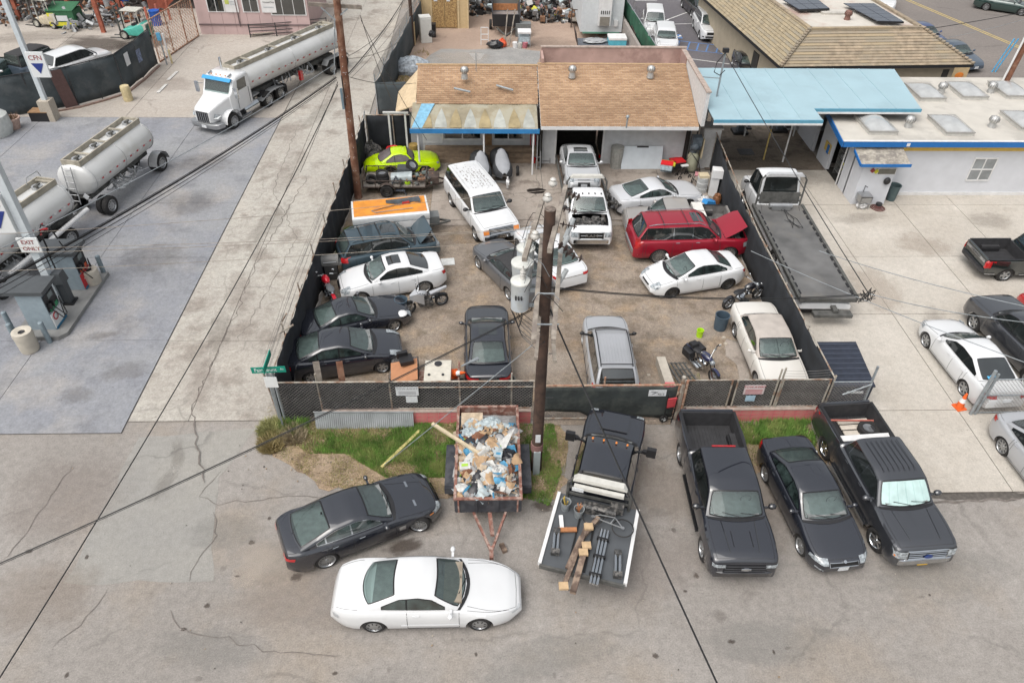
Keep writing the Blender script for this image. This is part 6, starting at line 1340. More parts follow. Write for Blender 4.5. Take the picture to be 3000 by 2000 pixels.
for sg in(1,-1):
 MB().slab([(-.85,sg*1.065,2.0),(-1.75,sg*1.065,2.0),(-1.75,sg*1.065,2.60),(-1.0,sg*1.065,2.60)],(0,sg*.015,0)).build('side_window',M_dglass,T1)
 MB().bar((-.75,sg*1.08,.95),(-.75,sg*1.08,1.95),.015).bar((-1.85,sg*1.08,.95),(-1.85,sg*1.08,1.95),.015).build('panel_gaps',M_seam,T1,kind='stuff')
 rows=[[(.72*cos(a)*.95,sg*y,.50+.68*sin(a))for y in(.62,.95,1.16)]for a in[pi*i/10 for i in range(11)]]
 MB().grid(rows).build('front_wing',P_wt,T1,60,fix=False)
 MB().slab([(1.12,sg*.60,.95),(1.05,sg*.86,.95),(.78,sg*.98,1.12),(1.0,sg*.66,1.22)],(.05,sg*.04,.05)).build('headlight',M_lamp,T1)
 add_wheel(T1,(0,sg*1.0,.5),.5,.28,BW,sg,M_alloy)
 MB().cyl((-1.15,sg*.85,.62),(-2.5,sg*.85,.62),.31,n=18).build('fuel_tank',M_chrome,T1,40);[MB().box((x,sg*1.05,.40),(.5,.25,.05)).build('step',M_alloy,T1)for x in(-.9,-1.4)]
 MB().box((-.35,sg*1.42,2.1),(.12,.22,.62)).bar((-.5,sg*1.05,2.3),(-.38,sg*1.4,2.3),.03).build('wing_mirror',M_chrome,T1)
 MB().cyl((-.75,sg*.7,2.84),(-1.05,sg*.7,2.9),.05).build('air_horn',M_alloy,T1)
g_=MB().box((1.31,0,1.08),(.04,.84,.60)).build('grille',M_trim,T1)
for k in range(6):MB().box((1.34,-.37+k*.148,1.08),(.02,.035,.58)).build('grille_bar',M_chrome,g_)
loft(MB(),[rrect(1.36,.80,.42,.72,.08),rrect(1.24,1.02,.42,.72,.08),rrect(.85,1.14,.42,.72,.08)]).build('front_bumper',M_alloy,T1,40);MB().box((1.38,0,.52),(.02,.32,.16)).build('number_plate',M_plate,T1)
MB().cyl((-2.2,-.9,1.2),(-2.2,-.9,3.3),.08).build('exhaust_stack',M_chrome,T1,40)
for y in(-.5,-.15,.15,.5):MB().ball((-.78,y,2.86),.045,6).build('roof_lamp',M_orange,T1)
MB().box((-2.6,.42,.85),(5.6,.1,.24)).box((-2.6,-.42,.85),(5.6,.1,.24)).box((-4.3,0,1.0),(.9,.9,.08)).build('chassis',M_frame,T1,kind='stuff');MB().box((-2.75,0,1.05),(.7,1.6,.06)).build('deck_plate',M_tankend,T1)
for x in(-3.55,-4.85):duals(T1,x,.98)
loc2,ang2=solve((0,.46,3.0),(700,190),(-9.8,.46,3.0),(962,75))
T2=thing('tank_trailer','long silver fuel tank trailer behind the white tractor truck','tank trailer',loc2,ang2)
semi_trailer(T2,-9.9,.1,(-8.3,-9.6),seed=2);ladder(T2,.12,-.35,.1,1.1,2.9)
MB().box((-5.2,.95,.95),(.25,.2,.6)).build('fire_extinguisher',M_red,T2)
MB().grid([[(x,y,1.0-.12*((x+2.6)/.8)**2)for y in(.62,1.16)]for x in(-1.2,-1.8,-2.4,-3.0,-3.4)]).build('mudguard',M_tankend,T2,fix=False);MB().box((-3.5,.9,.72),(.03,.55,.55)).build('mudflap',M_black,T2)
for y in(.5,.72):MB().box((.16,y,1.35),(.04,.2,.2),rot=Matrix.Rotation(pi/4,3,'X')).build('hazard_placard',M_plate,T2)
loc3,ang3=solve((-.3,1.12,0),(333,632),(-5.15,1.12,0),(494,492))
T3=thing('tank_trailer','short silver tank trailer standing alone on the forecourt','tank trailer',loc3,ang3)
tank(T3,-5.3,.3,1.95,seed=4);duals(T3,-.3,.98,.48);duals(T3,-5.0,.98,.48);ladder(T3,.32,-.3,.15,.9,2.75)
MB().box((-2.5,0,1.0),(5,.7,.2)).build('chassis',M_frame,T3);MB().box((.1,-1.05,1.1),(.7,.5,.55)).build('valve_box',M_tankend,T3);MB().bar((.3,.3,.7),(2.6,0,.6),.1).bar((.3,-.3,.7),(2.6,0,.6),.1).build('drawbar',M_frame,T3)
for sg in(1,-1):MB().grid([[(-5.0+.62*cos(a),sg*y,.5+.62*sin(a))for y in(.7,1.18)]for a in[pi*i/8 for i in range(9)]]).build('mudguard',M_tankend,T3,fix=False)
MB().box((.36,.42,1.25),(.04,.24,.24),rot=Matrix.Rotation(pi/4,3,'X')).build('hazard_placard',M_plate,T3)
d3=Vector((cos(ang3),sin(ang3),0));b4=Vector(loc3)+d3*1.5
T4=thing('tank_truck','fuel tank truck cut off by the left edge beside the pumps','tank truck',b4,ang3-.04)
tank(T4,0,7.5,1.95,seed=5);duals(T4,1.3,.98,.5);duals(T4,2.6,.98,.5);MB().box((4,0,1.0),(8,.8,.22)).build('chassis',M_frame,T4)
MB().cyl((-.2,1.12,1.2),(5,1.12,1.0),.11,n=12).build('hose_tube',M_gwhite,T4,40);MB().box((4.6,.95,.8),(.8,.5,.6)).build('valve_box',M_tankend,T4)
for k in range(5):MB().lathe([(.3+.03*k,0),(.33+.03*k,.02)],(5.6,1.1,.62),16,'Y').build('hose_coil',M_trim,T4)
MB().tube([(.1,-.4,2.9),(.2,-.4,3.2),(.9,-.4,3.2),(1.0,-.4,2.9)],.025).build('guard_rail',M_tankend,T4)
def deck(root,x0,x1,w,z,m,edge,th=.12,ew=.06):
 MB().box(((x0+x1)/2,0,z-th/2),(abs(x1-x0),w-.02,th)).build('deck',m,root)
 for sg in(1,-1):MB().box(((x0+x1)/2,sg*w/2,z-.02),(abs(x1-x0),ew,.16)).build('side_rail',edge,root)
 MB().box((min(x0,x1)-.03,0,z-.09),(.06,w,.16)).build('tail_beam',M_frame,root)
def rack(root,x,w,z0,z1,bar=True,m=None,light=None,flare=.15):
 m=m or M_frame
 for sg in(1,-1):MB().tube([(x,sg*w/2,z0),(x,sg*(w/2),z1-flare*1.5),(x,sg*(w/2-flare),z1)],.05).build('rack_post',m,root)
 for z in(z0+.25,z0+.55):MB().bar((x,-w/2,z),(x,w/2,z),.05,.09).build('rack_bar',m,root)
 if light:MB().box((x,0,z1+.06),(.24,w*.86,.13),taper=.85).build('light_bar',light,root)
M_lbar=mat('light_bar',(.55,.54,.50),rough=.35,var=.1,scale=5)
CT=Car('flatbed_truck','black crew cab flatbed truck carrying wheel lift gear, backed out of the gate','truck',P_black,('xy',3.52,14.72,73.2,0),**V(TRUCK,L=6.35,W=2.03,wb=4.0,fo=.98,bed=None,doors=2,top=[(0,.82),(.03,1.05),(.12,1.20),(.35,1.26),(1.4,1.34),(1.6,1.34),(3.85,1.34),(3.9,.82),(6.3,.80),(6.35,.7)],cab=[(1.45,1.32),(2.05,1.88),(2.5,1.98),(3.6,1.95),(3.82,1.36)],cuts=[2.75,3.55],glass=M_dglass,mirrormat=M_black,lamps=[('top',(.06,.3),(.66,.9))],tails=None))
MB().box((CT.X(.75),0,1.335),(.85,.9,.03),rot=Matrix.Rotation(.08,3,'Y')).build('hood_scoop',P_black,CT.root)
for y in(-.55,-.2,.2,.55):MB().ball((CT.X(2.25),y,1.97),.04,6,(1.4,1,.7)).build('roof_lamp',M_orange,CT.root)
for sg in(1,-1):MB().box((CT.X(1.95),sg*1.32,1.52),(.14,.3,.34)).bar((CT.X(1.95),sg*1.0,1.5),(CT.X(1.95),sg*1.25,1.5),.05).build('tow_mirror',M_black,CT.root)
CD=mat('deck_dark',(.075,.082,.09),rough=.55,var=.15,scale=2)
deck(CT.root,CT.X(3.9),CT.X(6.5),2.45,1.0,CD,M_gwhite,ew=.10);rack(CT.root,CT.X(4.0),1.9,1.0,1.98,light=M_lbar)
MB().box((CT.X(4.25),0,1.92),(.12,1.5,.12)).build('light_bar',M_lbar,CT.root);MB().box((CT.X(4.32),.62,1.86),(.02,.35,.14)).build('number_plate',M_plate,CT.root)
for sg in(1,-1):MB().box((CT.X(6.54),sg*.95,.9),(.02,.35,.12)).build('tail_light',M_red,CT.root);add_wheel(CT.root,(CT.X(4.98),sg*1.12,.41),.41,.24,('spoke',6,.62),sg,M_alloy)
MB().box((CT.X(5.4),-.05,1.03),(2.1,.06,.04)).box((CT.X(5.4),.42,1.03),(2.0,.05,.04)).build('deck_seam',M_trim,CT.root,kind='stuff')
def on(root,name,label,cat,x,y,z,a=0):
 M=wmat(root);p=M@Vector((x,y,z));return thing(name,label,cat,p,root.rotation_euler.z+a)
M_old=mat('weathered_timber',(.13,.09,.07),rough=.9,var=.4,scale=4,col2=(.27,.20,.15),s2=3)
M_rstl=mat('orange_rust',(.40,.17,.07),rough=.8,var=.3,scale=5)
xr=CT.X
for i,(x,y,lb)in enumerate(((xr(4.45),.92,'grey bucket of tools nearest the left rail of the flatbed'),(xr(4.6),.48,'grey bucket with orange tools on the flatbed'))):
 t=on(CT.root,'tool_bucket',lb,'bucket',x,y,1.0);MB().lathe([(.12,0),(.15,.34),(.165,.35),(.165,.37),(.14,.36),(.115,.06),(.001,.06)],n=14).build('bucket',mat('bucket_grey',(.22,.24,.25),.6,var=.3),t,40);tb=MB()
 for k in range(4):tb.tube([(random.uniform(-.06,.06),random.uniform(-.06,.06),.1),(random.uniform(-.12,.12),random.uniform(-.12,.12),.48)],.018,4)
 tb.build('tools',M_rstl if i else mat('tool_yellow',(.5,.36,.08),.6),t,kind='stuff')
t=on(CT.root,'timber_beams','rough timber beams lying along the flatbed deck','timber',xr(5.6),.1,1.0)
for a,b,w in(((-1.5,.30),(.7,.05),.13),((-1.6,.02),(-.2,-.04),.17),((.2,.12),(1.0,-.22),.13),((-.9,.34),(.2,.16),.09)):MB().bar((a[0],a[1],.10),(b[0],b[1],.14),w).build('beam',M_old,t)
for x,y in((-1.55,.30),(-.1,-.06),(-.35,-.02),(.55,.0)):MB().box((x,y,.22),(.22,.26,.07),rz=.3).build('end_block',mat('cut_timber',(.48,.34,.20),.9,var=.2),t)
t=on(CT.root,'tube_bundle','strapped bundle of shiny steel tubes on the flatbed','tubes',xr(5.7),-.38,1.0)
for k in range(3):MB().cyl((-1.1,-.1+.1*k,.1),(.75,-.1+.1*k,.1),.045,n=10).build('tube',M_chrome,t,40)
for x in(-.8,-.2,.4):MB().box((x,0,.12),(.06,.36,.12)).build('strap',M_trim,t)
t=on(CT.root,'bicycle','black bicycle lying against the flatbed rack','bicycle',xr(4.75),-.5,1.06)
for x,y in((-.05,-.38),(.12,.55)):
 wl=MB().lathe([(.30,-.02),(.33,0),(.30,.02)],(x,y,.12),22).build('wheel',M_tyre,t,60);MB().cyl((x,y,.10),(x,y,.14),.05).build('hub',M_alloy,wl)
MB().tube([(-.05,-.38,.12),(.0,.0,.14),(.12,.55,.12)],.02).tube([(.0,0,.14),(.2,-.1,.2),(-.05,-.38,.12)],.02).tube([(.2,-.1,.2),(.2,.35,.18),(.12,.55,.12)],.018).build('bicycle_frame',M_alloy,t);MB().bar((.25,.2,.2),(.3,.55,.2),.03).build('handlebar',M_trim,t)
for i,(x,y)in enumerate(((xr(5.7),.93),(xr(5.95),-.92))):
 t=on(CT.root,'tow_dolly_arm','chrome wheel lift arm on the %s side of the flatbed deck'%('left' if i==0 else 'right'),'tow gear',x,y,1.0,.15)
 for k in(-.06,.06):MB().cyl((-.3,k,.1),(.25,k,.12),.045,n=10).build('tube',M_chrome,t,40)
 MB().box((-.38,0,.1),(.16,.25,.14)).box((.32,0,.12),(.14,.2,.16)).build('bracket',M_engine,t,kind='stuff')
t=on(CT.root,'traffic_flap','orange and white stop paddle on the flatbed deck','board',xr(5.25),.72,1.0,.3);MB().box((0,0,.1),(.14,.62,.05)).build('board',M_rstl,t);MB().box((.28,.12,.08),(.5,.12,.04)).build('white_board',M_gwhite,t)
t=on(CT.root,'winch_gear','black winch gear behind the cab on the flatbed','winch',xr(4.3),-.1,1.0);MB().box((0,.1,.12),(.3,.8,.24)).cyl((-.05,-.5,.2),(-.05,.6,.2),.11).box((.1,-.5,.25),(.2,.4,.3)).build('winch',M_engine,t,kind='stuff')
cs_=[G(2206,600,1.15),G(2349,601,1.15),G(2506,868,1.15),G(2347,880,1.15)]
fm,rm=(cs_[0]+cs_[1])/2,(cs_[2]+cs_[3])/2;dd=(fm-rm).xy;Ld=dd.length;angk=math.atan2(dd.y,dd.x);wid=((cs_[0]-cs_[1]).length+(cs_[2]-cs_[3]).length)/2;print('rollback',Ld,wid,math.degrees(angk))
Lk=Ld+2.9;c=rm.xy+dd.normalized()*(Lk/2)
KK=Car('rollback_truck','white cab rollback tow truck with an empty dark bed beside the black fence','tow truck',P_white,('xy',c.x,c.y,math.degrees(angk),0),**V(TRUCK,L=Lk,W=2.25,wb=5.6,fo=1.15,wr=.48,H=2.55,bed=None,doors=2,sill=.6,botf=.6,botr=.6,top=[(0,.95),(.05,1.25),(.3,1.42),(1.0,1.55),(2.7,1.55),(2.9,1.5),(2.95,.9),(Lk,.9)],cab=[(.95,1.54),(1.35,2.40),(1.7,2.54),(2.55,2.52),(2.78,1.6)],cuts=[1.95],wrl=.84,wc=.96,lamps=None,tails=None,mirrormat=M_trim,glass=M_dglass))
MD=mat('steel_deck',(.17,.168,.165),rough=.55,metal=.3,var=.35,scale=.9,col2=(.19,.18,.165),s2=.35,detail=5)
deck(KK.root,-Lk/2,-Lk/2+Ld,wid,1.17,MD,M_frame,ew=.12)
rack(KK.root,-Lk/2+Ld+.0,wid*.9,1.15,2.75,light=mat('bar_grey',(.42,.43,.44),.4));MB().box((-Lk/2+Ld,0,1.55),(.06,wid*.8,.6)).build('headboard',M_frame,KK.root)
MB().box((-Lk/2+Ld-.4,0,1.3),(.4,.9,.2)).cyl((-Lk/2+Ld-.4,-.55,1.35),(-Lk/2+Ld-.4,.55,1.35),.13).build('winch',M_alloy,KK.root,kind='stuff')
MB().box((-Lk/2-.35,-.2,.6),(.35,1.6,.14)).box((-Lk/2-.1,-.3,.75),(.6,.2,.12)).build('wheel_lift',M_frame,KK.root);rd=random.Random(3)
cb=MB()
for k in range(3):cb.tube([(-Lk/2+Ld-.5,rd.uniform(-.3,.3),1.24),(-Lk/2+Ld-1.4,rd.uniform(-.6,.3),1.2),(-Lk/2+Ld-2.2,rd.uniform(-.6,-.1),1.2),(-Lk/2+Ld-1.5,rd.uniform(-.5,.2),1.2)],.015,4)
cb.build('winch_cable',M_trim,KK.root,kind='stuff')
tl_=MB();
for sg in(1,-1):
 for k in range(14):tl_.box((-Lk/2+.4+k*.5,sg*(wid/2-.12),1.19),(.28,.06,.05))
tl_.build('chain_slots',M_black,KK.root,kind='stuff')
RM=Car('rollback_truck','white tow truck with its hood off and a flatbed ramped into the garage','tow truck',P_white,('key',(.0,0,.5),(1731,713),-90.5),**V(TRUCK,L=5.6,W=2.05,wb=3.9,fo=1.0,bed=None,doors=2,hole=(.42,1.35),top=[(0,.80),(.03,1.05),(.15,1.18),(.4,1.24),(1.35,1.30),(1.6,1.30),(3.0,1.32),(3.05,.85),(5.6,.8)],cab=[(1.42,1.3),(2.0,1.84),(2.4,1.94),(2.8,1.92),(2.98,1.34)],cuts=[],mirrormat=M_black,lamps=[('end',(.62,.95),(.84,1.06))],tails=None))
RM.bay(5);g=RM.grille(.56,.74,1.06,M_trim,0);RM.frame(.58,.73,1.07,M_alloy,.035);RM.bumper(.46,.72,M_chrome);text('lettering','RAM',.2,RM.end_pt(0,.92,.04)+Vector((.02,0,0)),Matrix.Rotation(pi/2,4,'Z')@Matrix.Rotation(pi/2,4,'X'),M_alloy,g,sx=1.5);
bb_=[q for q in RM.root.children if q.name.startswith('lettering')]
for k in(-1,1):MB().tube([RM.end_pt(k*.2,.92,.03),RM.end_pt(k*.5,.92,.03)],.02).build('grille_bar',M_alloy,g)
for y in(-.6,-.3,0,.3,.6):MB().box((RM.X(2.2),y,1.92),(.08,.05,.04)).build('roof_lamp',M_black,RM.root)
MB().bar((RM.X(.7),-.5,1.05),(RM.X(.7),.5,1.05),.08).build('radiator_bar',M_alloy,RM.root)
rx=RM.X(3.2);rack(RM.root,rx,1.95,.95,2.25,light=M_lbar)
M_ddeck=mat('brown_deck',(.14,.10,.075),rough=.8,var=.4,scale=3)
q=Matrix.Rotation(-.105,3,'Y')
MB().box((rx-2.9,0,.80-.0),(5.9,2.1,.1),rot=q).build('deck',M_ddeck,RM.root)
for sg in(1,-1):MB().box((rx-2.9,sg*1.08,.86),(5.9,.08,.16),rot=q).build('side_rail',M_frame,RM.root)
AU=Car('car','silver saloon with a sunroof sitting on the ramped tow bed at the garage door','car',paint('bright_silver',(.50,.51,.52),.3),('key',(.0,0,.6),(1697,536),-90.5),**V(SEDAN,W=1.86,sunroof=(2.25,2.75),L=4.7,top=[(0,.50),(.06,.64),(.35,.76),(1.35,.95),(1.6,.97),(3.7,.99),(4.2,1.03),(4.6,1.0),(4.7,.8)],lamps=[('end',(.5,.82),(.62,.72)),('top',(.1,.3),(.5,.74))]))
wp_=wmat(RM.root)@Vector((rx-.2,0,1.12));AU.root.location=(wp_.x-.05,wp_.y+.15+2.35,.86);AU.root.rotation_euler=(0,-.105,R(-90.5))
AU.grille(.3,.42,.68,M_trim);AU.frame(.31,.41,.69,M_dalloy,.015);AU.plate(False,.46)
LG=Car('car','vintage lime green coupe without wheels behind the junk trailer','car',P_lime,(((4.05,0,.62),(1079,478)),((.05,0,.62),(1275,464))),**V(COUPE,L=4.14,W=1.63,H=1.33,wb=2.4,fo=.85,wr=.31,kf=.38,kr=.42,Rf=.8,Rr=1.0,bowf=.12,bowr=.2,wrl=.60,cr=.13,top=[(0,.55),(.08,.70),(.4,.82),(1.1,.86),(1.4,.88),(3.0,.88),(3.5,.84),(3.95,.70),(4.1,.58),(4.14,.5)],cab=[(1.35,.87),(1.75,1.25),(2.1,1.33),(2.6,1.29),(3.35,.90)],cuts=[2.45],cowl_black=False,glass=mat('dusty_glass',(.14,.12,.12),.3,var=.3),wind=mat('dusty_glass',(.14,.12,.12),.3),lamps=[('end',(.5,.62),(.6,.7))],tails=None))
for k in range(5):MB().tube([LG.top_pt(3.42+k*.06,y,.006)for y in(-.2,0,.2)],.008,3).build('louvre',M_seam,LG.root)
cq=[G(1037,589,1.5),G(1249,569,1.5),G(1252,622,1.5),G(1026,640,1.5)]
cx=sum((p for p in cq),Vector())/4;dv=(cq[1]-cq[0]+cq[2]-cq[3])/2;ca=math.atan2(dv.y,dv.x);cl,cw=dv.length,((cq[0]-cq[3]).length+(cq[1]-cq[2]).length)/2;print('camper',cl,cw)
PC=thing('camper_trailer','folded white camper trailer with a faded orange top','trailer',(cx.x,cx.y,0),ca)
loft(MB(),[rrect(-cl/2,cw/2,.45,1.1,.06),rrect(cl/2,cw/2,.45,1.1,.06)]).build('body',mat('camper_white',(.62,.64,.65),.5,var=.08),PC,40)
loft(MB(),[rrect(-cl/2-.03,cw/2+.03,1.12,1.48,.06),rrect(cl/2+.03,cw/2+.03,1.12,1.48,.06)]).build('lid',MATS['camper_white'],PC,40)
MB().box((0,.04,1.485),(cl-.12,cw-.22,.03)).build('orange_top',mat('faded_orange',(.66,.26,.03),rough=.65,var=.16,scale=2,col2=(.56,.21,.04),s2=1.2),PC)
for k in(-1,1):MB().box((k*cl*.22,-cw/2-.04,.95),(.9,.02,.35)).build('side_panel',M_gwhite,PC)
for sg in(1,-1):add_wheel(PC,(0,sg*(cw/2-.12),.3),.3,.18,('steel',8,.62),sg,M_gwhite)
MB().bar((cl/2,.4,.45),(cl/2+1.1,0,.42),.08).bar((cl/2,-.4,.45),(cl/2+1.1,0,.42),.08).build('drawbar',M_frame,PC);MB().box((cl/2+.3,.1,.65),(.5,.6,.35)).build('gas_box',mat('box_grey',(.17,.18,.18),.6),PC)
t=on(PC,'fender_panel','torn dark plastic fender lying on the orange camper top','car part',cl*.18,cw*.28,1.51,.1)
loft(MB(),[[(x,y-.18*k,.02+z)for y,z in((-.16*k,0),(.16*k,0),(.12*k,.12),(-.1*k,.14))]for x,k in((-.8,.35),(-.4,.9),(0,1.1),(.45,.9),(.8,1.3))]).build('panel',M_gun2 if 'M_gun2' in globals()else mat('part_slate',(.07,.085,.10),.5,var=.3),t,30)
t=on(PC,'shovel','long shovel with a red handle lying on the orange camper top','tool',0,-.05,1.52,.05)
MB().tube([(-cl*.25,-.25,.02),(cl*.18,.1,.04)],.018).build('shaft',M_old,t);MB().box((cl*.22,.13,.05),(.35,.14,.07),rz=.1).build('grip',M_red,t)
t=on(PC,'metal_pole','bent grey pole beside the shovel on the orange camper top','pole',0,-.4,1.52,.02);MB().tube([(-cl*.25,.1,.02),(-cl*.2,-.12,.02),(cl*.3,-.02,.03)],.016).build('pole',M_gpipe,t)
qa,qb=G(1062,536,.75),G(1246,534,.75);qc=G(1066,492,.75)
JT=thing('utility_trailer','rusty open utility trailer in front of the lime green coupe','trailer',(0,0,0));X0,X1,Y0,Y1=qa.x,qb.x,qa.y,qc.y;print('junk trailer',X0,X1,Y0,Y1);JT.location=((X0+X1)/2,(Y0+Y1)/2,0)
M_brn=mat('brown_steel',(.07,.05,.042),rough=.8,var=.4,scale=5)
MB().box(((X0+X1)/2,(Y0+Y1)/2,.48),(X1-X0,Y1-Y0,.05)).build('floor',mat('grey_planks',(.24,.215,.19),.9,var=.3,scale=3),JT,world=True)
for y in(Y0,Y1):
 for z in(.50,.86):MB().bar((X0,y,z),(X1,y,z),.045).build('rail',M_brn,JT,world=True)
 for k in range(6):x=lerp(X0,X1,k/5);MB().bar((x,y,.45),(x,y,.86),.04).build('upright',M_brn,JT,world=True)
for x in(X0,X1):MB().bar((x,Y0,.86),(x,Y1,.86),.045).build('rail',M_brn,JT,world=True)
for y,sg in((Y0-.16,-1),(Y1+.16,1)):
 x=lerp(X0,X1,.38);add_wheel(JT,Vector((x,y,.35))-JT.location,.35,.2,('steel',6,.6),sg,M_steelw)
 MB().grid([[(x+.46*cos(a),y+k,.35+.44*sin(a))for k in(-.12,.12)]for a in[pi*i/8 for i in range(9)]]).build('mudguard',M_brn,JT,world=True,fix=False)
MB().bar((X1,Y0+.2,.45),(X1+1.3,(Y0+Y1)/2,.45),.07).bar((X1,Y1-.2,.45),(X1+1.3,(Y0+Y1)/2,.45),.07).box((X1+.4,(Y0+Y1)/2-.1,.7),(.55,.75,.35)).build('drawbar',M_brn,JT,world=True)
def tyre_thing(label,x,y,z,r=.33,w=.2,rx_=0,ry_=0,rim=True,name='tyre'):
 t=thing(name,label,'tyre',(x,y,z));t.rotation_euler=(rx_,ry_,random.uniform(0,1))
 MB().lathe([(r*.6,-w/2),(r*.97,-w/2),(r,-w/2+.03),(r,w/2-.03),(r*.97,w/2),(r*.6,w/2),(r*.58,0),(r*.6,-w/2)],n=20).build('tread',M_tyre,t,50)
 if rim:MB().lathe([(r*.6,w/2-.04),(r*.3,w/2-.07),(.01,w/2-.05)],n=16).build('rim',M_alloy,t,50)
 return t
xm=lerp(X0,X1,.3)
tyre_thing('top tyre of the stack on the junk trailer',xm,Y0+.55,.97,rim=True);tyre_thing('middle tyre of the stack on the junk trailer',xm+.03,Y0+.52,.78,rim=False);tyre_thing('bottom tyre of the stack on the junk trailer',xm,Y0+.55,.60,rim=False)
tyre_thing('loose bare tyre lying on the left end of the junk trailer',X0+.4,Y0+.6,.62,rim=False,rx_=.3);tyre_thing('wheel leaning on the black tub on the junk trailer',X1-.75,Y1-.5,1.15,rx_=.6,ry_=.4)
tyre_thing('tyre lying flat behind the stack on the junk trailer',xm+.8,Y1-.45,.62,rim=False)
t=thing('plastic_tank','cloudy white plastic tank lying on the junk trailer','tank',(xm+1.0,Y0+.6,.52),.05);loft(MB(),[rrect(-.55,.28,.02,.42,.12),rrect(.55,.28,.02,.48,.12)]).build('tank',mat('cloudy_plastic',(.40,.45,.46),.45,var=.25,scale=4),t,40)
t=thing('plastic_tub','large dark grey tub standing on the junk trailer','tub',(X1-1.15,Y1-.55,.5));loft(MB(),[[(a[1]*1.0,a[2]-.3,z)for a in rrect(0,w,0,.6,.1)]for z,w in((0,.32),(.6,.38))]).build('tub',mat('tub_grey',(.06,.065,.07),.6),t,40)
t=thing('scrap_pile','heap of small scrap parts on the junk trailer','scrap',((X0+X1)/2+.6,Y0+.6,.52));rd=random.Random(9);mb=MB()
for i in range(90):mb.mi(rd.randint(0,2)).box((rd.uniform(-.5,1.4),rd.uniform(-.4,.8),rd.uniform(.02,.35)),(rd.uniform(.05,.3),rd.uniform(.04,.2),rd.uniform(.03,.15)),rot=Matrix.Rotation(rd.uniform(0,3),3,(rd.random(),rd.random(),1)))
mb.build('scrap',[M_engine,mat('scrap_brown',(.22,.12,.07),.8,var=.4),mat('scrap_green',(.16,.20,.19),.6,var=.4)],t,kind='stuff')
RT=thing('dump_trailer','rust edged box trailer heaped with rubbish parked on the grass verge','trailer',(0,15.9,0))
M_rim=mat('rust_rim',(.22,.10,.075),rough=.85,var=.35,scale=6,col2=(.36,.26,.22),s2=5);M_box=mat('scuffed_black',(.04,.043,.052),rough=.6,var=.4,scale=4,col2=(.065,.067,.075),s2=3)
x0,x1,y0,y1,zb,zt=-1.08,.93,14.0,17.9,.62,1.22
for x in(x0,x1):MB().box((x,(y0+y1)/2,(zb+zt)/2),(.05,y1-y0,zt-zb)).build('side_panel',M_box,RT,world=True);MB().box((x,(y0+y1)/2,zt+.02),(.09,y1-y0+.1,.06)).build('top_rail',M_rim,RT,world=True)
for y in(y0,y1):MB().box(((x0+x1)/2,y,(zb+zt)/2),(x1-x0,.05,zt-zb)).build('end_panel',M_box if y==y0 else M_rim,RT,world=True);MB().box(((x0+x1)/2,y,zt+.02),(x1-x0,.09,.055)).build('top_rail',M_rim,RT,world=True)
MB().box(((x0+x1)/2,15.95,zb-.02),(x1-x0,y1-y0,.06)).build('floor',M_box,RT,world=True)
for x in(x0+.1,(x0+x1)/2-.35,(x0+x1)/2+.3,x1-.1):MB().box((x,y0-.04,.92),(.05,.04,.56)).build('front_stake',M_rim if x in(x0+.1,x1-.1)else M_box,RT,world=True)
for x in(x0-.22,x1+.22):
 MB().box((x,15.75,.70),(.32,1.7,.05)).box((x,14.86,.56),(.32,.04,.3)).box((x,16.64,.56),(.32,.04,.3)).build('mudguard',M_box,RT,world=True)
 for y in(15.3,16.15):add_wheel(RT,Vector((x,y,.34))-RT.location,.34,.2,('steel',6,.6),1,M_steelw,name='wheel').rotation_euler.z=(pi/2 if 0 else(pi/2))if False else(0 if 0 else 0)
for o in list(RT.children):
 if o.name.startswith('wheel'):o.rotation_euler=(0,0,-pi/2 if o.location.x>0 else pi/2)
tip=Vector((.02,12.65,.45));MB().bar(((x0+x1)/2-.45,y0,.55),tip,.07,.1).build('drawbar',M_rim,RT,world=True);MB().bar(((x0+x1)/2+.55,y0,.55),tip,.07,.1).build('drawbar',M_rim,RT,world=True);MB().bar(((x0+x1)/2+.05,y0,.5),(.05,13.2,.5),.12).build('tongue_beam',M_rim,RT,world=True)
MB().box(tip+Vector((0,-.08,0)),(.12,.3,.12)).cyl((.02,12.8,.05),(.02,12.8,.5),.035).build('coupler',M_rim,RT,world=True)
th_=thing('wood_block','small timber block beside the rubbish trailer hitch','block',(.38,13.05,.06),.4);MB().box((0,0,0),(.14,.3,.12)).build('block',M_old,th_)
rd=random.Random(77);colr=[mat('r_white',(.52,.52,.50),.7,var=.2),mat('r_card',(.40,.27,.16),.85,var=.25),mat('r_grey',(.30,.30,.30),.8,var=.3),mat('r_black',(.03,.03,.035),.4),mat('r_blue',(.06,.25,.42),.6,var=.3),mat('r_lime',(.32,.52,.05),.6),mat('r_tan',(.45,.36,.26),.85,var=.3),mat('r_pale',(.38,.44,.46),.5,var=.2),mat('r_rust',(.20,.09,.05),.9,var=.4)]
pile=thing('rubbish_heap','mixed rubbish filling the rust edged box trailer','rubbish',(0,15.9,.66));mb=MB();W_=[3.5,3.5,3.5,2.5,1.2,.5,3.5,3.5,2]
def heap(x,y):return .42+.30*max(0,1-((x)/1.1)**2)*max(.1,1-((y-15.6)/2.1)**2)
base=[]
for i in range(13):base.append([(lerp(x0+.04,x1-.04,j/8),lerp(y0+.04,y1-.1,i/12),.62+heap(lerp(x0,x1,j/8),lerp(y0,y1,i/12))*(1 if 0<j<8 and 0<i<12 else .8)-.04+rd.uniform(-.03,.03))for j in range(9)])
mb.mi(2).grid(base)
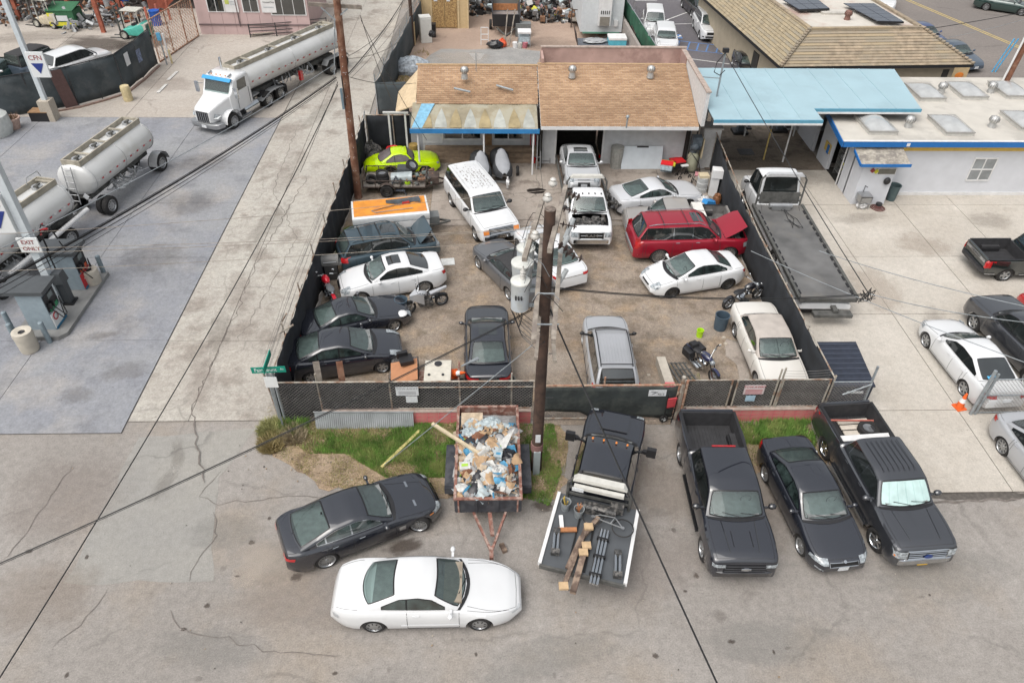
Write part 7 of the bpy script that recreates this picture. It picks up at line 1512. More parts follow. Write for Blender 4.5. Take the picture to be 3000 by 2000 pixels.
for i in range(620):
 x,y=rd.uniform(x0+.08,x1-.08),rd.uniform(y0+.08,y1-.75);z=.62+heap(x,y)+rd.uniform(-.06,.06);s_=rd.choice([.06,.09,.14,.22,.32])*rd.uniform(.6,1.1)
 mb.mi(rd.choices(range(9),W_)[0]);rot=Matrix.Rotation(rd.uniform(0,6.3),3,'Z')@Matrix.Rotation(rd.gauss(0,.5),3,'X')@Matrix.Rotation(rd.gauss(0,.5),3,'Y')
 if rd.random()<.45:mb.box((x,y,z),(s_,s_*rd.uniform(.4,1),s_*rd.uniform(.1,.5)),rot=rot)
 else:
  pts=[]
  for k in range(7):a=2*pi*k/7;r=s_*rd.uniform(.5,1.1);pts.append(Vector((x,y,z))+rot@Vector((r*cos(a),r*sin(a),rd.uniform(-.04,.06))))
  c=Vector((x,y,z+rd.uniform(.02,.1)));o=len(mb.v);mb.add(pts+[c],[(k,(k+1)%7,7)for k in range(7)])
mb.build('rubbish',colr,pile,world=True,fix=False,kind='stuff')
mb=MB()
for i in range(58):
 x,y=rd.uniform(x0+.15,x1-.15),rd.uniform(y0+.15,y1-.7);z=.67+heap(x,y);a_,s_=rd.uniform(0,6.3),rd.uniform(.12,.27);q=rd.uniform(.5,1);mb.mi(rd.choices(range(9),(2.2,4,2.5,2.5,.8,.4,3,3,1.5))[0]);g_=[]
 for r in range(6):g_.append([(x+s_*(cos(a_)*(r/2.5-1)-q*sin(a_)*(c/2.5-1)),y+s_*(sin(a_)*(r/2.5-1)+q*cos(a_)*(c/2.5-1)),z+s_*.55*(1-max(abs(r/2.5-1),abs(c/2.5-1))**2)+rd.gauss(0,.022))for c in range(6)])
 mb.grid(g_)
mb.build('crumpled_sheets',colr,pile,60,world=True,fix=False,kind='stuff')
def boxi(name,label,u,v,z,d,m,rz=0,rx_=0,extra=None,cat='box'):
 p=G(u,v,z);t=thing(name,label,cat,p,rz);rot=Matrix.Rotation(rx_,3,'X');MB().box((0,0,d[2]/2),d,rot=rot).build('carton',m,t)
 if extra:MB().box((0,0,d[2]+.004),(d[0]*.6,d[1]*.35,.006),rot=rot).build('print_patch',extra,t)
 return t
boxi('cardboard_box','large brown cardboard box in the middle of the rubbish heap',1408,1358,1.3,(.52,.42,.12),colr[1],-.05,.1)
boxi('cardboard_box','tall brown cardboard sheet at the far left of the rubbish trailer',1383,1230,1.15,(.72,.45,.08),colr[6],0,.35)
boxi('carton','white and blue carton high in the rubbish heap',1438,1305,1.32,(.3,.3,.1),colr[0],.7,.3,colr[4]);boxi('carton','white and lime carton by the left rim of the rubbish heap',1362,1370,1.28,(.34,.28,.14),colr[0],.1,.1,colr[5])
boxi('carton','small white carton right of the brown box in the rubbish heap',1460,1340,1.32,(.24,.24,.2),colr[7],-.2,.1,colr[4]);boxi('carton','blue carton against the left rim of the rubbish heap',1372,1325,1.3,(.26,.2,.12),colr[4],.5,.2)
t=thing('white_board','torn white triangular board sticking out of the rubbish heap','board',G(1478,1300,1.35));MB().slab([(-.3,-.35,0),(.05,-.25,.1),(.35,.45,.25),(-.05,.1,.15)],(0,0,.02)).build('board',colr[0],t)
t=thing('foam_sheet','white foam sheet in the middle of the rubbish heap','foam',G(1432,1400,1.33),.6);MB().box((0,0,.05),(.35,.5,.06),rot=Matrix.Rotation(.2,3,'X')).build('sheet',colr[0],t)
def bag(name,label,p,r,m,sq=(1.2,1,.6),seed=1,cat='bag'):
 rd=random.Random(seed);mb=MB();mb.ball((0,0,0),r,14);mb.v=[tuple((x*sq[0]*(1+.12*rd.gauss(0,1)),y*sq[1]*(1+.12*rd.gauss(0,1)),max(-r*sq[2]*.7,z*sq[2]*(1+.15*rd.gauss(0,1)))))for x,y,z in mb.v]
 t=thing(name,label,cat,p);mb.build('bag',m,t);return t
bag('rubbish_bag','black bag against the right rim of the rubbish heap',G(1485,1335,1.3),.26,mat('bag_black',(.015,.015,.018),.25,var=.2),seed=2);bag('rubbish_bag','white bag near the front left rim of the rubbish heap',G(1352,1428,1.25),.17,colr[0],seed=3);bag('rubbish_bag','pale bag at the far end of the rubbish heap',G(1440,1240,1.25),.28,colr[7],seed=5)
bag('rubbish_bag','clear bag beside the cardboard sheet in the rubbish heap',G(1378,1268,1.25),.22,colr[7],seed=6);bag('rubbish_bag','large white bag in the centre of the rubbish heap',G(1458,1378,1.33),.24,colr[0],seed=7)
a,b=G(1266,1240,1.75),G(1415,1335,1.38);t=thing('timber_post','long pale timber post sticking out of the rubbish trailer over the left rim','timber',a);MB().bar(a,b,.10,.08).build('post',mat('pale_timber',(.55,.46,.32),.85,var=.15),t,world=True)
a,b=G(1118,1370,.05),G(1230,1262,.05);t=thing('timber_plank','yellow timber plank lying on the grass verge','timber',a);MB().bar(a+Vector((0,0,.03)),b+Vector((0,0,.03)),.10,.05).build('plank',mat('yellow_timber',(.55,.47,.20),.85,var=.15),t,world=True)
fr_=Ft.root;
for k in range(3):t=on(fr_,'timber_board',['white board nearest the tailgate in the grey pickup bed','white board second from the tailgate in the grey pickup bed','white board third from the tailgate in the grey pickup bed'][k],'board',Ft.X(5.4-.26*k),.25,.80,0);MB().box((0,0,.02),(.2,1.1,.04)).build('board',mat('board_cream',(.55,.50,.43),.8,var=.12),t)
t=on(fr_,'sheet_panel','large white panel behind the cab in the grey pickup bed','panel',Ft.X(4.2),0,1.25,0);MB().box((0,0,0),(.35,1.7,.05),rot=Matrix.Rotation(.3,3,'Y')).build('panel',M_gwhite,t)
tyre_thing('spare wheel lying in the grey pickup bed',(wmat(fr_)@Vector((Ft.X(4.75),.0,0))).x+.55,(wmat(fr_)@Vector((Ft.X(4.75),0,0))).y+.2,.92,r=.36,name='spare_wheel')
t=on(fr_,'red_bar','long red bar lying across the grey pickup bed','bar',Ft.X(5.35),0,.92,0);MB().bar((0,-.7,.1),(.15,.85,.1),.05).build('bar',mat('bar_salmon',(.42,.13,.10),.7),t)
M_pole=mat('pole_brown',(.055,.034,.026),rough=.9,var=.35,scale=3,col2=(.085,.05,.036),s2=1.5)
M_pole2=mat('pole_red',(.17,.075,.045),rough=.9,var=.35,scale=3,col2=(.26,.15,.10),s2=2)
M_arm=mat('crossarm_wood',(.30,.265,.225),rough=.9,var=.3,scale=4,col2=(.19,.16,.14),s2=3)
M_can=mat('transformer_grey',(.47,.51,.54),rough=.45,var=.08,scale=2,col2=(.40,.42,.42),s2=1.5)
M_porc=mat('porcelain',(.50,.49,.46),rough=.3,var=.15);M_insb=mat('brown_insulator',(.07,.05,.045),rough=.3)
def zcyl(mb,a,b,r0,r1,n=16):return mb.cyl(a,b,r0,r1,n)
CP=thing('utility_pole','dark brown central utility pole with three grey transformers','utility pole',(1.54,16.14,0))
top=Vector((1.53,16.14,10.0));MB().cyl((1.54,16.14,0),top,.185,.145,18).build('pole_shaft',M_pole,CP,60,world=True)
MB().cyl((1.53,16.14,10.0),(1.53,16.14,10.012),.15,.14,14).build('pole_top',mat('cracked_top',(.16,.13,.11),.95,var=.5,scale=12),CP,world=True)
MB().box((1.53,15.93,.5),(.22,.06,1.25)).build('ground_cover',mat('cover_grey',(.30,.34,.35),.6),CP,world=True)
MB().box((1.53,15.945,1.75),(.16,.02,.34)).build('notice',M_plate,CP,world=True);MB().cyl((1.53,16.14,1.05),(1.53,16.14,1.35),.205,n=16).build('band',mat('band_pink',(.22,.12,.11),.8),CP,world=True)
for z in(2.6,3.4,5.2,6.1):MB().cyl((1.72,16.14,z),(1.95,16.14,z),.012).build('step_bolt',M_dalloy,CP,world=True)
def arm(p0,p1,w=.12,h=.14):return MB().bar(p0,p1,w,h).build('crossarm',M_arm,CP,world=True)
arm(G(1657,548,9.5),G(1610,735,9.5));arm(G(1630,560,9.0),G(1560,660,9.0))if False else None
arm(G(1588,690,8.0),G(1563,1000,8.0));arm(G(1650,640,8.0),G(1621,1000,8.0));arm(G(1588,590,8.9),G(1536,760,8.9))
arm(G(1583,900,6.6),G(1570,1050,6.6),.1,.1);arm(G(1612,900,6.6),G(1626,1060,6.6),.1,.1)
for(u,v,z)in((1590,760,8.05),(1588,860,8.05),(1590,950,8.05)):p=G(u-18,v,z);q=G(u+48,v,z);MB().bar(p,q,.03).build('arm_bolt',M_gpipe,CP,world=True)
for i,(u,v,r)in enumerate(((1553,726,.25),(1543,769,.29),(1538,823,.25))):
 p=G(u,v,8.0);p=Vector((p.x-.12,p.y,8.0));H=[.8,.85,.88][i]
 t=MB();t.cyl(p-Vector((0,0,H)),p,r*.97,r,22);o=t.build('transformer',M_can,CP,50,world=True)
 MB().lathe([(r*1.0,-.03),(r*1.06,-.03),(r*1.06,.02),(r*.8,.05),(.01,.08)],p,22).build('lid',mat('transformer_lid',(.58,.59,.56),.5,var=.1),o,50,world=True)
 MB().lathe([(.07,.05),(.08,.12),(.05,.15),(.085,.2),(.05,.24),(.085,.28),(.05,.33),(.02,.45)],p+Vector((.06,.02,0)),10).build('bushing',M_porc,o,60,world=True)
 MB().bar(p+Vector((r,0,-.3)),p+Vector((r+.25,0,-.3)),.08).bar(p+Vector((r,0,-.8)),p+Vector((r+.25,0,-.8)),.08).build('hanger',M_gpipe,o,world=True)
 for k in range(3):MB().cyl(p+Vector((-r*.5+.3*k*r,-r*.85,-.35)),p+Vector((-r*.5+.3*k*r,-r-.12,-.35)),.025).build('terminal',M_black,o,world=True)
 text('stencil',['101','25','15'][i],.16,p+Vector((0,-r-.004,-.55)),(pi/2,0,0),M_seam,o,world=True)if False else None
def insul(p,q,m=M_insb,n=3,r=.11):
 p,q=Vector(p),Vector(q);mb=MB();mb.cyl(p,q,.02)
 for k in range(n):a=p.lerp(q,(k+.6)/n);d=(q-p).normalized();mb.cyl(a-d*.02,a+d*.02,r,r*.5,12)
 return mb.build('insulator',m,CP,40,world=True)
for u,v,u2,v2,z in((1662,565,1700,580,9.5),(1645,610,1690,620,9.5),(1640,655,1690,665,9.1),(1635,715,1680,740,8.9),(1650,740,1710,760,8.6)):insul(G(u,v,z),G(u2,v2,z-.05))
for u,v in((1620,535),(1604,580),(1568,690)):
 p=G(u,v,9.55 if v<600 else 9.1);MB().lathe([(.02,-.15),(.12,-.06),(.13,.0),(.06,.06),(.09,.1),(.05,.14),(.01,.16)],p,14).build('pin_insulator',M_porc,CP,60,world=True)
for u,v,u2,v2,z in((1680,640,1655,700,8.8),(1665,690,1640,740,8.6),(1660,790,1636,830,8.0)):MB().cyl(G(u,v,z+.2),G(u2,v2,z-.2),.07).build('fuse_cutout',mat('cutout_grey',(.42,.45,.46),.4),CP,50,world=True)
rd=random.Random(31)
for k in range(9):
 a=G(1545+rd.uniform(-15,15),700+k*26,8.2);b=G(1600+rd.uniform(-10,50),640+k*34,8.3);m_=(a+b)/2+Vector((rd.uniform(-.2,.2),0,rd.uniform(.1,.7)))
 MB().tube([a,a.lerp(m_,.5)+Vector((0,0,.15)),m_,m_.lerp(b,.5)+Vector((0,0,.1)),b],.009,4).build('jumper_wire',M_gpipe if k%2 else M_trim,CP,world=True)
for k in range(7):
 a=G(1500+rd.uniform(-5,10),880+k*6,7.1);b=G(1590+rd.uniform(-10,10),940+k*10,6.7);MB().tube([a,a.lerp(b,.3)-Vector((0,0,.25+.05*k)),a.lerp(b,.7)-Vector((0,0,.3+.04*k)),b],.012,4).build('service_drop_loop',M_trim,CP,world=True)
for q in([(1512,700,8.2),(1500,770,7.9),(1497,830,7.5),(1505,900,7.0)],[(1520,750,8),(1508,850,7.4),(1530,925,6.9),(1520,960,6.8)]):MB().tube([G(*p)for p in q],.014,4).build('riser_cable',M_trim,CP,world=True)
LP=thing('utility_pole','tall reddish utility pole in the far left corner of the yard','utility pole',(-6.83,34.5,0))
ltop=Vector((-6.6,34.5,10.6));MB().cyl((-6.83,34.5,0),ltop,.20,.16,16).build('pole_shaft',M_pole2,LP,60,world=True)
for v in(8,22):pass
a,b=GY(903,12,34.5),GY(1060,22,34.9);MB().bar(a,b,.12,.16).build('crossarm',M_arm,LP,world=True)
MB().bar(GY(940,22,34.4),GY(980,58,34.4),.03,.06).bar(GY(1018,26,34.4),GY(982,58,34.4),.03,.06).build('arm_brace',M_gpipe,LP,world=True)
MB().tube([GY(981,60,34.3),GY(980,120,34.3),GY(980,220,34.3)],.03).build('conduit',M_gpipe,LP,world=True)
MB().box(GY(1003,290,34.3),(.10,.1,1.0)).build('cable_guard',mat('guard_blue',(.16,.23,.28),.6),LP,world=True)
MB().tube([GY(1002,225,34.3)+Vector((.0,-.1,.2*0-.25*k+.08*((-1)**k)))for k in range(6)],.03).build('cable_loop',M_trim,LP,world=True)
rd=random.Random(6)
for k in range(22):z=rd.uniform(1,8);MB().box((-6.83+.023*z+rd.uniform(-.1,.1),34.5-.19,z),(.02,.012,.03)).build('staple',M_plate,LP,world=True)
def wire(name,label,a,b,sag,r,m=None,n=18,extra=None):
 t=thing(name,label,'cable',Vector(a));MB().tube(catenary(a,b,sag,n),r,5).build('strand',m or M_trim,t,world=True)
 for(da,db,rr_)in(extra or[]):MB().tube(catenary(Vector(a)+Vector(da),Vector(b)+Vector(db),sag,n),rr_,4).build('strand',m or M_trim,t,world=True)
 return t
lpa=GY(985,228,34.4);bl=GY(-20,838,17)
wire('cable_bundle','thick black cable bundle from the left pole down across the forecourt',lpa,bl,.25,.028,extra=[((0,0,-.09),(0,0,-.16),.016),((0,0,-.14),(0,0,-.35),.010),((0,0,.06),(0,0,.05),.013)])
wire('cable','thin grey cable above the thick bundle over the forecourt',GY(978,190,34.4),GY(-20,740,17),.2,.014,M_gpipe)
wire('cable_bundle','thick black cable bundle from the left pole up the alley',GY(1022,215,34.5),GY(1215,-60,62),.35,.03,extra=[((0,0,-.1),(0,0,-.2),.015),((.1,0,-.2),(.3,0,-.9),.012)])
for i,(u,v,u2,v2,y2,lb)in enumerate(((1020,165,1150,55,55,'upper thin cable from the left pole over the alley'),(1020,172,1170,120,50,'lower thin cable from the left pole over the alley'),(1055,45,1150,300,40,'thin service wire from the left pole crossarm to the alley fence'),(1058,60,1250,410,37.2,'thin service wire from the left pole to the awning'),(1020,225,1235,240,41,'thin service wire from the left pole to the tan roof'))):
 wire('cable',lb,GY(u,v,34.5),GY(u2,v2,y2),.25,.014)
wire('guy_wire','guy wire from the left pole down to the alley with a strain insulator',GY(990,240,34.4),G(880,505,.1),.02,.014)
c1=wire('cable','long black cable from the left pole across the street to the lower left corner',GY(990,250,34.4),GY(-30,2030,6.8),.55,.016,extra=[((0,0,.03),(.02,0,.02),.012)])
cpz=GY(1575,905,16.1)
c2=wire('cable_bundle','twisted black cable from the central pole across the street to the left edge',GY(1560,905,16.1),GY(-30,1662,9),.18,.016,extra=[((0,0,-.05),(0,0,-.05),.010)])
MB().cyl(GY(1400,1050,14.7),GY(1352,1072,14.3),.05,.02).build('clamp',M_gpipe,c2,world=True)
wire('cable','black cable from the central pole down to the bottom edge beside the flatbed',GY(1612,905,16.1),GY(2120,2040,7.5),.12,.019,extra=[((0,0,-.03),(0,0,-.03),.018)])
E_=GY(2545,860,19)
wire('cable_bundle','black cable bundle from the central pole over the yard to the tangled splice',GY(1612,840,16.1),E_,.28,.014,extra=[((0,0,-.04),(0,0,-.05),.015)])
wire('cable_bundle','black service cable from the mast over the tow bed to the tangled splice',(12.2,38.1,6.3),E_,.12,.018)
sp=thing('cable_splice','tangled loops of spare cable hanging over the concrete lot','cable',E_);rd=random.Random(4)
for k in range(5):MB().tube([E_+Vector((rd.uniform(-.35,.25),rd.uniform(-.1,.1),rd.uniform(-.4,.2)))for _ in range(6)],.016,4).build('loop',M_trim,sp,world=True)
for i,(u,v,y,u2,v2,y2,lb)in enumerate(((2545,860,19,3040,948,15,'thin cable from the tangled splice to the right edge'),(2400,735,22,3040,905,16,'thin cable above the dark pickup to the right edge'),(2200,735,24,3040,1075,15,'thin cable over the white saloon to the right edge'),(2780,110,55,3040,45,60,'thin dark cable over the tan mansard roof'))):
 wire('cable',lb,GY(u,v,y),GY(u2,v2,y2),.12,.013,M_gpipe)
wire('cable','dark cable drooping from the tan mansard roof over the street',GY(2420,122,47),GY(3040,28,52),.2,.022)
for i,(u,v,v2,lb)in enumerate(((1655,552,688,'topmost pale conductor running left from the central pole'),(1612,665,728,'second pale conductor running left from the central pole'),(1600,668,742,'third pale conductor running left from the central pole'),(1560,700,795,'lowest pale conductor running left from the central pole'))):
 wire('conductor',lb,GY(u,v,[18.4,16.4,16.6,16.2][i]),GY(-30,v2,15.5),.10,.0065,M_arm)
wire('guy_wire','guy wire from the central pole down to the long timber over the grass',GY(1560,1010,16),G(1125,1362,.1),.02,.013,M_gpipe)
ss=thing('street_sign','green street name sign on a leaning steel post at the yard corner','street sign',(-7.3,18.1,0))
MB().bar((-7.3,18.1,0),(-7.25,18.0,2.75),.06).build('post',M_gpipe,ss,world=True)
M_sg=mat('sign_green',(.0,.24,.17),rough=.5,var=.08);M_sw=mat('sign_white',(.70,.72,.72),rough=.5,var=.03)
MB().box((-7.22,17.95,2.98),(1.12,.02,.25),rot=Matrix.Rotation(-.05,3,'Y')).build('name_blade',M_sg,ss,world=True);text('lettering','Fairmount',.22,(-7.32,17.937,2.98),Matrix.Rotation(-.05,4,'Y')@Matrix.Rotation(pi/2,4,'X'),M_sw,ss,world=True,sx=.8);text('lettering','Av',.11,(-6.78,17.937,3.02),Matrix.Rotation(-.05,4,'Y')@Matrix.Rotation(pi/2,4,'X'),M_sw,ss,world=True)
MB().box((-7.24,18.05,3.24),(.03,.95,.24)).build('cross_blade',M_sg,ss,world=True)
MB().box((-7.24,17.95,2.42),(.42,.02,.46)).build('white_plate',M_sw,ss,world=True)
tw=thing('warning_sign','white tow away sign and small notice on the left chain link fence','sign',(-4.0,FY-.03,1.4))
MB().box((-2.85-.0,FY-.05,1.57),(.78,.015,.40)).build('sign_board',M_plate,tw,world=True);MB().box((-2.72,FY-.05,1.18),(.40,.015,.30)).build('small_board',M_plate,tw,world=True);text('lettering','TOW AWAY',.13,(-2.85,FY-.06,1.70),(pi/2,0,0),mat('text_grey',(.22,.22,.24),.7),tw,world=True)
for k in range(3):MB().box((-2.85,FY-.06,1.56-.06*k),(.6,.006,.02)).build('print_line',MATS['text_grey'],tw,world=True)
tr_=thing('warning_sign','red lettered tow away sign with a blue notice below right of the gate','sign',(9.2,FY-.03,1.4))
MB().box((9.25,FY-.05,1.52),(.72,.015,.44)).build('sign_board',mat('plate_pink',(.58,.50,.50),.6),tr_,world=True);text('lettering','TOW AWAY',.135,(9.25,FY-.06,1.66),(pi/2,0,0),mat('text_red',(.35,.04,.05),.6),tr_,world=True)
for k in range(4):MB().box((9.25,FY-.06,1.52-.06*k),(.6,.006,.02)).build('print_line',MATS['text_red'],tr_,world=True)
MB().box((9.2,FY-.05,1.1),(.34,.015,.26)).build('small_board',mat('plate_blue',(.36,.50,.60),.5),tr_,world=True)
isl=thing('pump_island','raised concrete fuel pump island at the left edge','island',(-17.8,25.2,0))
MB().prism([(-19.0,23.0),(-17.2,23.0),(-16.95,23.3),(-16.95,27.5),(-18.6,27.6),(-19.0,27.3)],.05,.22).build('slab',mat('island_concrete',(.22,.22,.215),.8,var=.2,scale=2),isl,world=True)
M_disp=mat('dispenser_grey',(.26,.32,.36),rough=.45,var=.08);M_dtop=mat('dispenser_top',(.065,.072,.078),rough=.5,var=.1)
def dispenser(label,x,y,h,lower,upper,seed):
 t=thing('fuel_dispenser',label,'fuel pump',(x,y,.22));MB().box((0,0,h/2),(1.0,.9,h)).build('cabinet',M_disp,t)
 MB().box((-.15,0,h+.10),(1.7,1.15,.16)).build('canopy_top',M_dtop,t)
 MB().box((.515,0,h*.68),(.03,.80,h*.42)).build('control_panel',M_black,t);MB().box((.53,.05,h*.80),(.03,.35,.22)).build('screen',mat('screen_grey',(.14,.17,.17),.2),t)
 MB().box((.535,-.0,h*.50),(.03,.6,.18)).build('price_panel',upper,t)
 p=MB().box((.52,0,h*.22),(.04,.86,h*.38)).build('lower_panel',lower,t)
 if seed==1:MB().lathe([(.12,-.02),(.17,-.02),(.17,.02),(.12,.02)],(.545,-.18,h*.30),14,'X').build('round_logo',M_red,p)
 else:MB().box((.545,.0,h*.26),(.01,.5,.04)).box((.545,.0,h*.18),(.01,.4,.03)).build('print_line',M_sw,p,kind='stuff')
 MB().box((.545,0,.06),(.02,.86,.10)).build('blue_foot',mat('foot_blue',(.03,.16,.28),.5),t)
 for k in(-.3,-.1):MB().box((.60,k,h*.62),(.12,.07,.24)).build('nozzle',M_black,t);MB().tube([(.58,k,h*.55),(.85,k+.1,h*.25),(.75,k+.35,h*.2),(.58,.42,h*.6)],.022).build('hose',M_trim,t)
 return t
dispenser('near fuel dispenser with white and green panels',-17.95,23.9,1.75,M_sw,mat('price_green',(.04,.26,.12),.5),1);dispenser('far fuel dispenser with a bright red lower panel',-17.9,26.6,1.75,mat('panel_red',(.50,.02,.03),.5),mat('price_orange',(.58,.10,.04),.5),2)
bt_=thing('card_terminal','black card terminal pedestal between the two fuel dispensers','terminal',(-17.7,25.3,.22));MB().box((0,0,.6),(.3,.35,1.2)).box((.02,0,1.3),(.42,.5,.5),taper=.8).build('pedestal',M_dtop,bt_);MB().box((0,0,.04),(.5,.5,.08)).build('foot',M_black,bt_)
hr=thing('hose_riser','black hose riser with a red elbow behind the far dispenser','hose',(-18.3,26.3,.2));MB().tube([(0,0,0),(0,0,2.9),(.1,.1,3.1),(.4,.1,3.0),(.6,0,2.5)],.035).tube([(.15,-.3,0),(.15,-.3,2.2)],.03).build('riser',M_trim,hr);MB().tube([(0,0,2.7),(.05,0,2.95),(.35,.05,2.95)],.05).build('elbow',M_red,hr);MB().tube([(.6,0,2.4),(.9,0,1.2),(.7,.1,.4)],.025).build('hose',M_trim,hr)
def bin_c(label,u,v,h=.95,r=.36):
 p=G(u,v);t=thing('litter_bin',label,'bin',(p.x,p.y,.045));MB().lathe([(r*.86,0),(r*.96,h*.1),(r,h*.7),(r*1.04,h*.8),(r*1.0,h),(r*.6,h+.02),(r*.35,h-.04),(r*.3,h-.3),(.001,h-.32)],n=20).build('body',mat('bin_cream',(.50,.46,.39),.8,var=.12,scale=4),t,50);MB().lathe([(r*.34,h-.03),(.001,h-.06)],n=14).build('opening',M_black,t);return t
bin_c('cream concrete litter bin nearest the near fuel dispenser',92,1027);bin_c('cream concrete litter bin beyond the far fuel dispenser',280,838,.85,.34)
bb2=G(378,296);t=thing('barrel','dented cream plastic barrel by the slate screened fence','barrel',bb2);MB().lathe([(.27,0),(.30,.2),(.285,.3),(.30,.42),(.285,.55),(.30,.7),(.28,.95),(.26,1.0),(.001,.97)],n=16).build('body',mat('barrel_cream',(.55,.46,.27),.7,var=.2),t,40)
for i,(u,v)in enumerate(((42,975),(56,1010),(148,1005),(308,808))):
 p=G(u,v);t=thing('bollard',['grey bollard left of the near dispenser','short grey bollard behind the near litter bin','grey steel bollard right of the near litter bin','dark bollard beside the far litter bin'][i],'bollard',(p.x,p.y,.045));MB().cyl((0,0,0),(0,0,1.0),.10,n=12).ball((0,0,1.0),.1,10,(1,1,.4)).build('post',mat('bollard_slate',(.20,.25,.28),.6,var=.2),t,60)
def sgn(name,label,base,h,w,boards,baseh=0):
 t=thing(name,label,'sign',base);MB().bar((0,0,baseh),(0,0,h),w).build('pole',mat('sign_pole',(.55,.60,.63),.4,var=.06),t)
 if baseh:MB().prism([(-.35,-.35),(.35,-.35),(.35,.35),(-.35,.35)],0,baseh).build('concrete_foot',M_walk,t)
 return t
sp1=sgn('pole_sign','pale sign pole with an exit only plate beside the near pumps',G(184,901),8.5,.30,None);b0=G(184,901)
pE=GY(86,718,b0.y-.25);MB().box(pE,(.80,.06,.66)).build('exit_plate',M_sw,sp1,world=True);M_tred=mat('sign_maroon',(.28,.05,.05),.6)
text('lettering','EXIT',.25,pE+Vector((0,-.04,.14)),(pi/2,0,0),M_tred,sp1,world=True);text('lettering','ONLY',.25,pE+Vector((.04,-.04,-.15)),(pi/2,0,0),M_tred,sp1,world=True)
pC=GY(10,625,b0.y-.2);MB().box(pC+Vector((-.5,0,0)),(1.4,.2,1.6)).build('logo_panel',M_sw,sp1,world=True);text('lettering','CFN',.42,pC+Vector((-.3,-.11,.48)),(pi/2,0,0),M_tred,sp1,world=True)
M_cfn=mat('logo_blue',(.02,.04,.22),.5);MB().slab([pC+Vector((-.75,-.11,.15)),pC+Vector((.15,-.11,.15)),pC+Vector((-.3,-.11,-.6))],(0,-.01,0)).build('logo_triangle',M_cfn,sp1,world=True)
sp2=sgn('pole_sign','far pale sign pole with a small panel standing on a concrete foot',G(155,352),8.5,.26,None,1.3);b1=G(155,352)
pC=GY(112,190,b1.y-.25);MB().box(pC,(1.0,.12,1.45)).build('logo_panel',M_sw,sp2,world=True);text('lettering','CFN',.40,pC+Vector((0,-.07,.40)),(pi/2,0,0),M_tred,sp2,world=True);MB().slab([pC+Vector((-.35,-.07,.1)),pC+Vector((.35,-.07,.1)),pC+Vector((0,-.07,-.5))],(0,-.01,0)).build('logo_triangle',M_cfn,sp2,world=True)
def simple(name,label,cat,u,v,z=0,rz=0):return thing(name,label,cat,G(u,v,z),rz)
t=simple('plant_pot','terracotta pot with dead plants by the slate fence','plant pot',45,378);MB().lathe([(.3,0),(.44,.6),(.5,.62),(.5,.72),(.42,.72),(.4,.55),(.001,.55)],n=16).build('pot',mat('terracotta',(.45,.32,.27),.85,var=.15),t,40);mb=MB();rd=random.Random(2)
for i in range(60):a=rd.uniform(0,6.3);r=rd.uniform(0,.38);p=Vector((r*cos(a),r*sin(a),.55));mb.tube([p,p+Vector((rd.uniform(-.15,.15),rd.uniform(-.15,.15),rd.uniform(.1,.4)))],.012,3)
mb.build('dead_stems',mat('dead_stem',(.20,.13,.07),.9,var=.3),t,kind='stuff')
t=simple('wooden_box','low brown box beside the concrete sign foot','box',128,352);MB().box((0,0,.3),(1.1,.7,.6)).build('box',M_black,t);MB().box((0,0,.62),(1.15,.75,.04)).build('lid',M_wood,t)
t=simple('white_tank','pale grey tank cut off by the left edge by the fence','tank',-5,395);MB().lathe([(.8,0),(.95,.5),(.9,1.2),(.5,1.5),(.001,1.55)],n=16).build('tank',mat('pale_tank',(.50,.52,.50),.6,var=.12),t,40)
t=simple('payment_post','thin blue topped reader post by the rusty gate','post',490,192);MB().cyl((0,0,0),(0,0,2.3),.05).build('post',M_gpipe,t);MB().box((0,-.05,2.0),(.25,.15,.5)).build('reader',mat('reader_blue',(.10,.33,.52),.5),t)
for i,(u,v,m_)in enumerate(((505,188,MATS['barrel_cream']),(498,178,M_gwhite))):t=simple('bollard',['pale yellow bollard by the rusty gate','white tipped pipe post by the rusty gate'][i],'bollard',u,v);MB().cyl((0,0,0),(0,0,[1.0,1.9][i]),.07,n=10).build('post',m_,t,50)
t=simple('dumpster','green dumpster with a yellow stripe at the top left','dumpster',203,78);loft(MB(),[rrect(-1.0,.75,.15,1.35,.05),rrect(1.0,.75,.15,1.35,.05)]).build('body',mat('dumpster_green',(.03,.13,.06),.6,var=.2),t);MB().box((0,-.77,.42),(2.0,.04,.28)).box((-.75,-.77,1.1),(.5,.04,.25)).build('yellow_stripe',mat('stripe_lemon',(.62,.58,.04),.6),t,kind='stuff');MB().box((.1,-.8,.85),(.85,.03,.4)).build('notice',M_plate,t);MB().slab([(-1.05,-.8,1.36),(1.05,-.8,1.36),(1.05,.8,1.6),(-1.05,.8,1.6)],(0,0,.06)).build('lid',MATS['dumpster_green'],t)
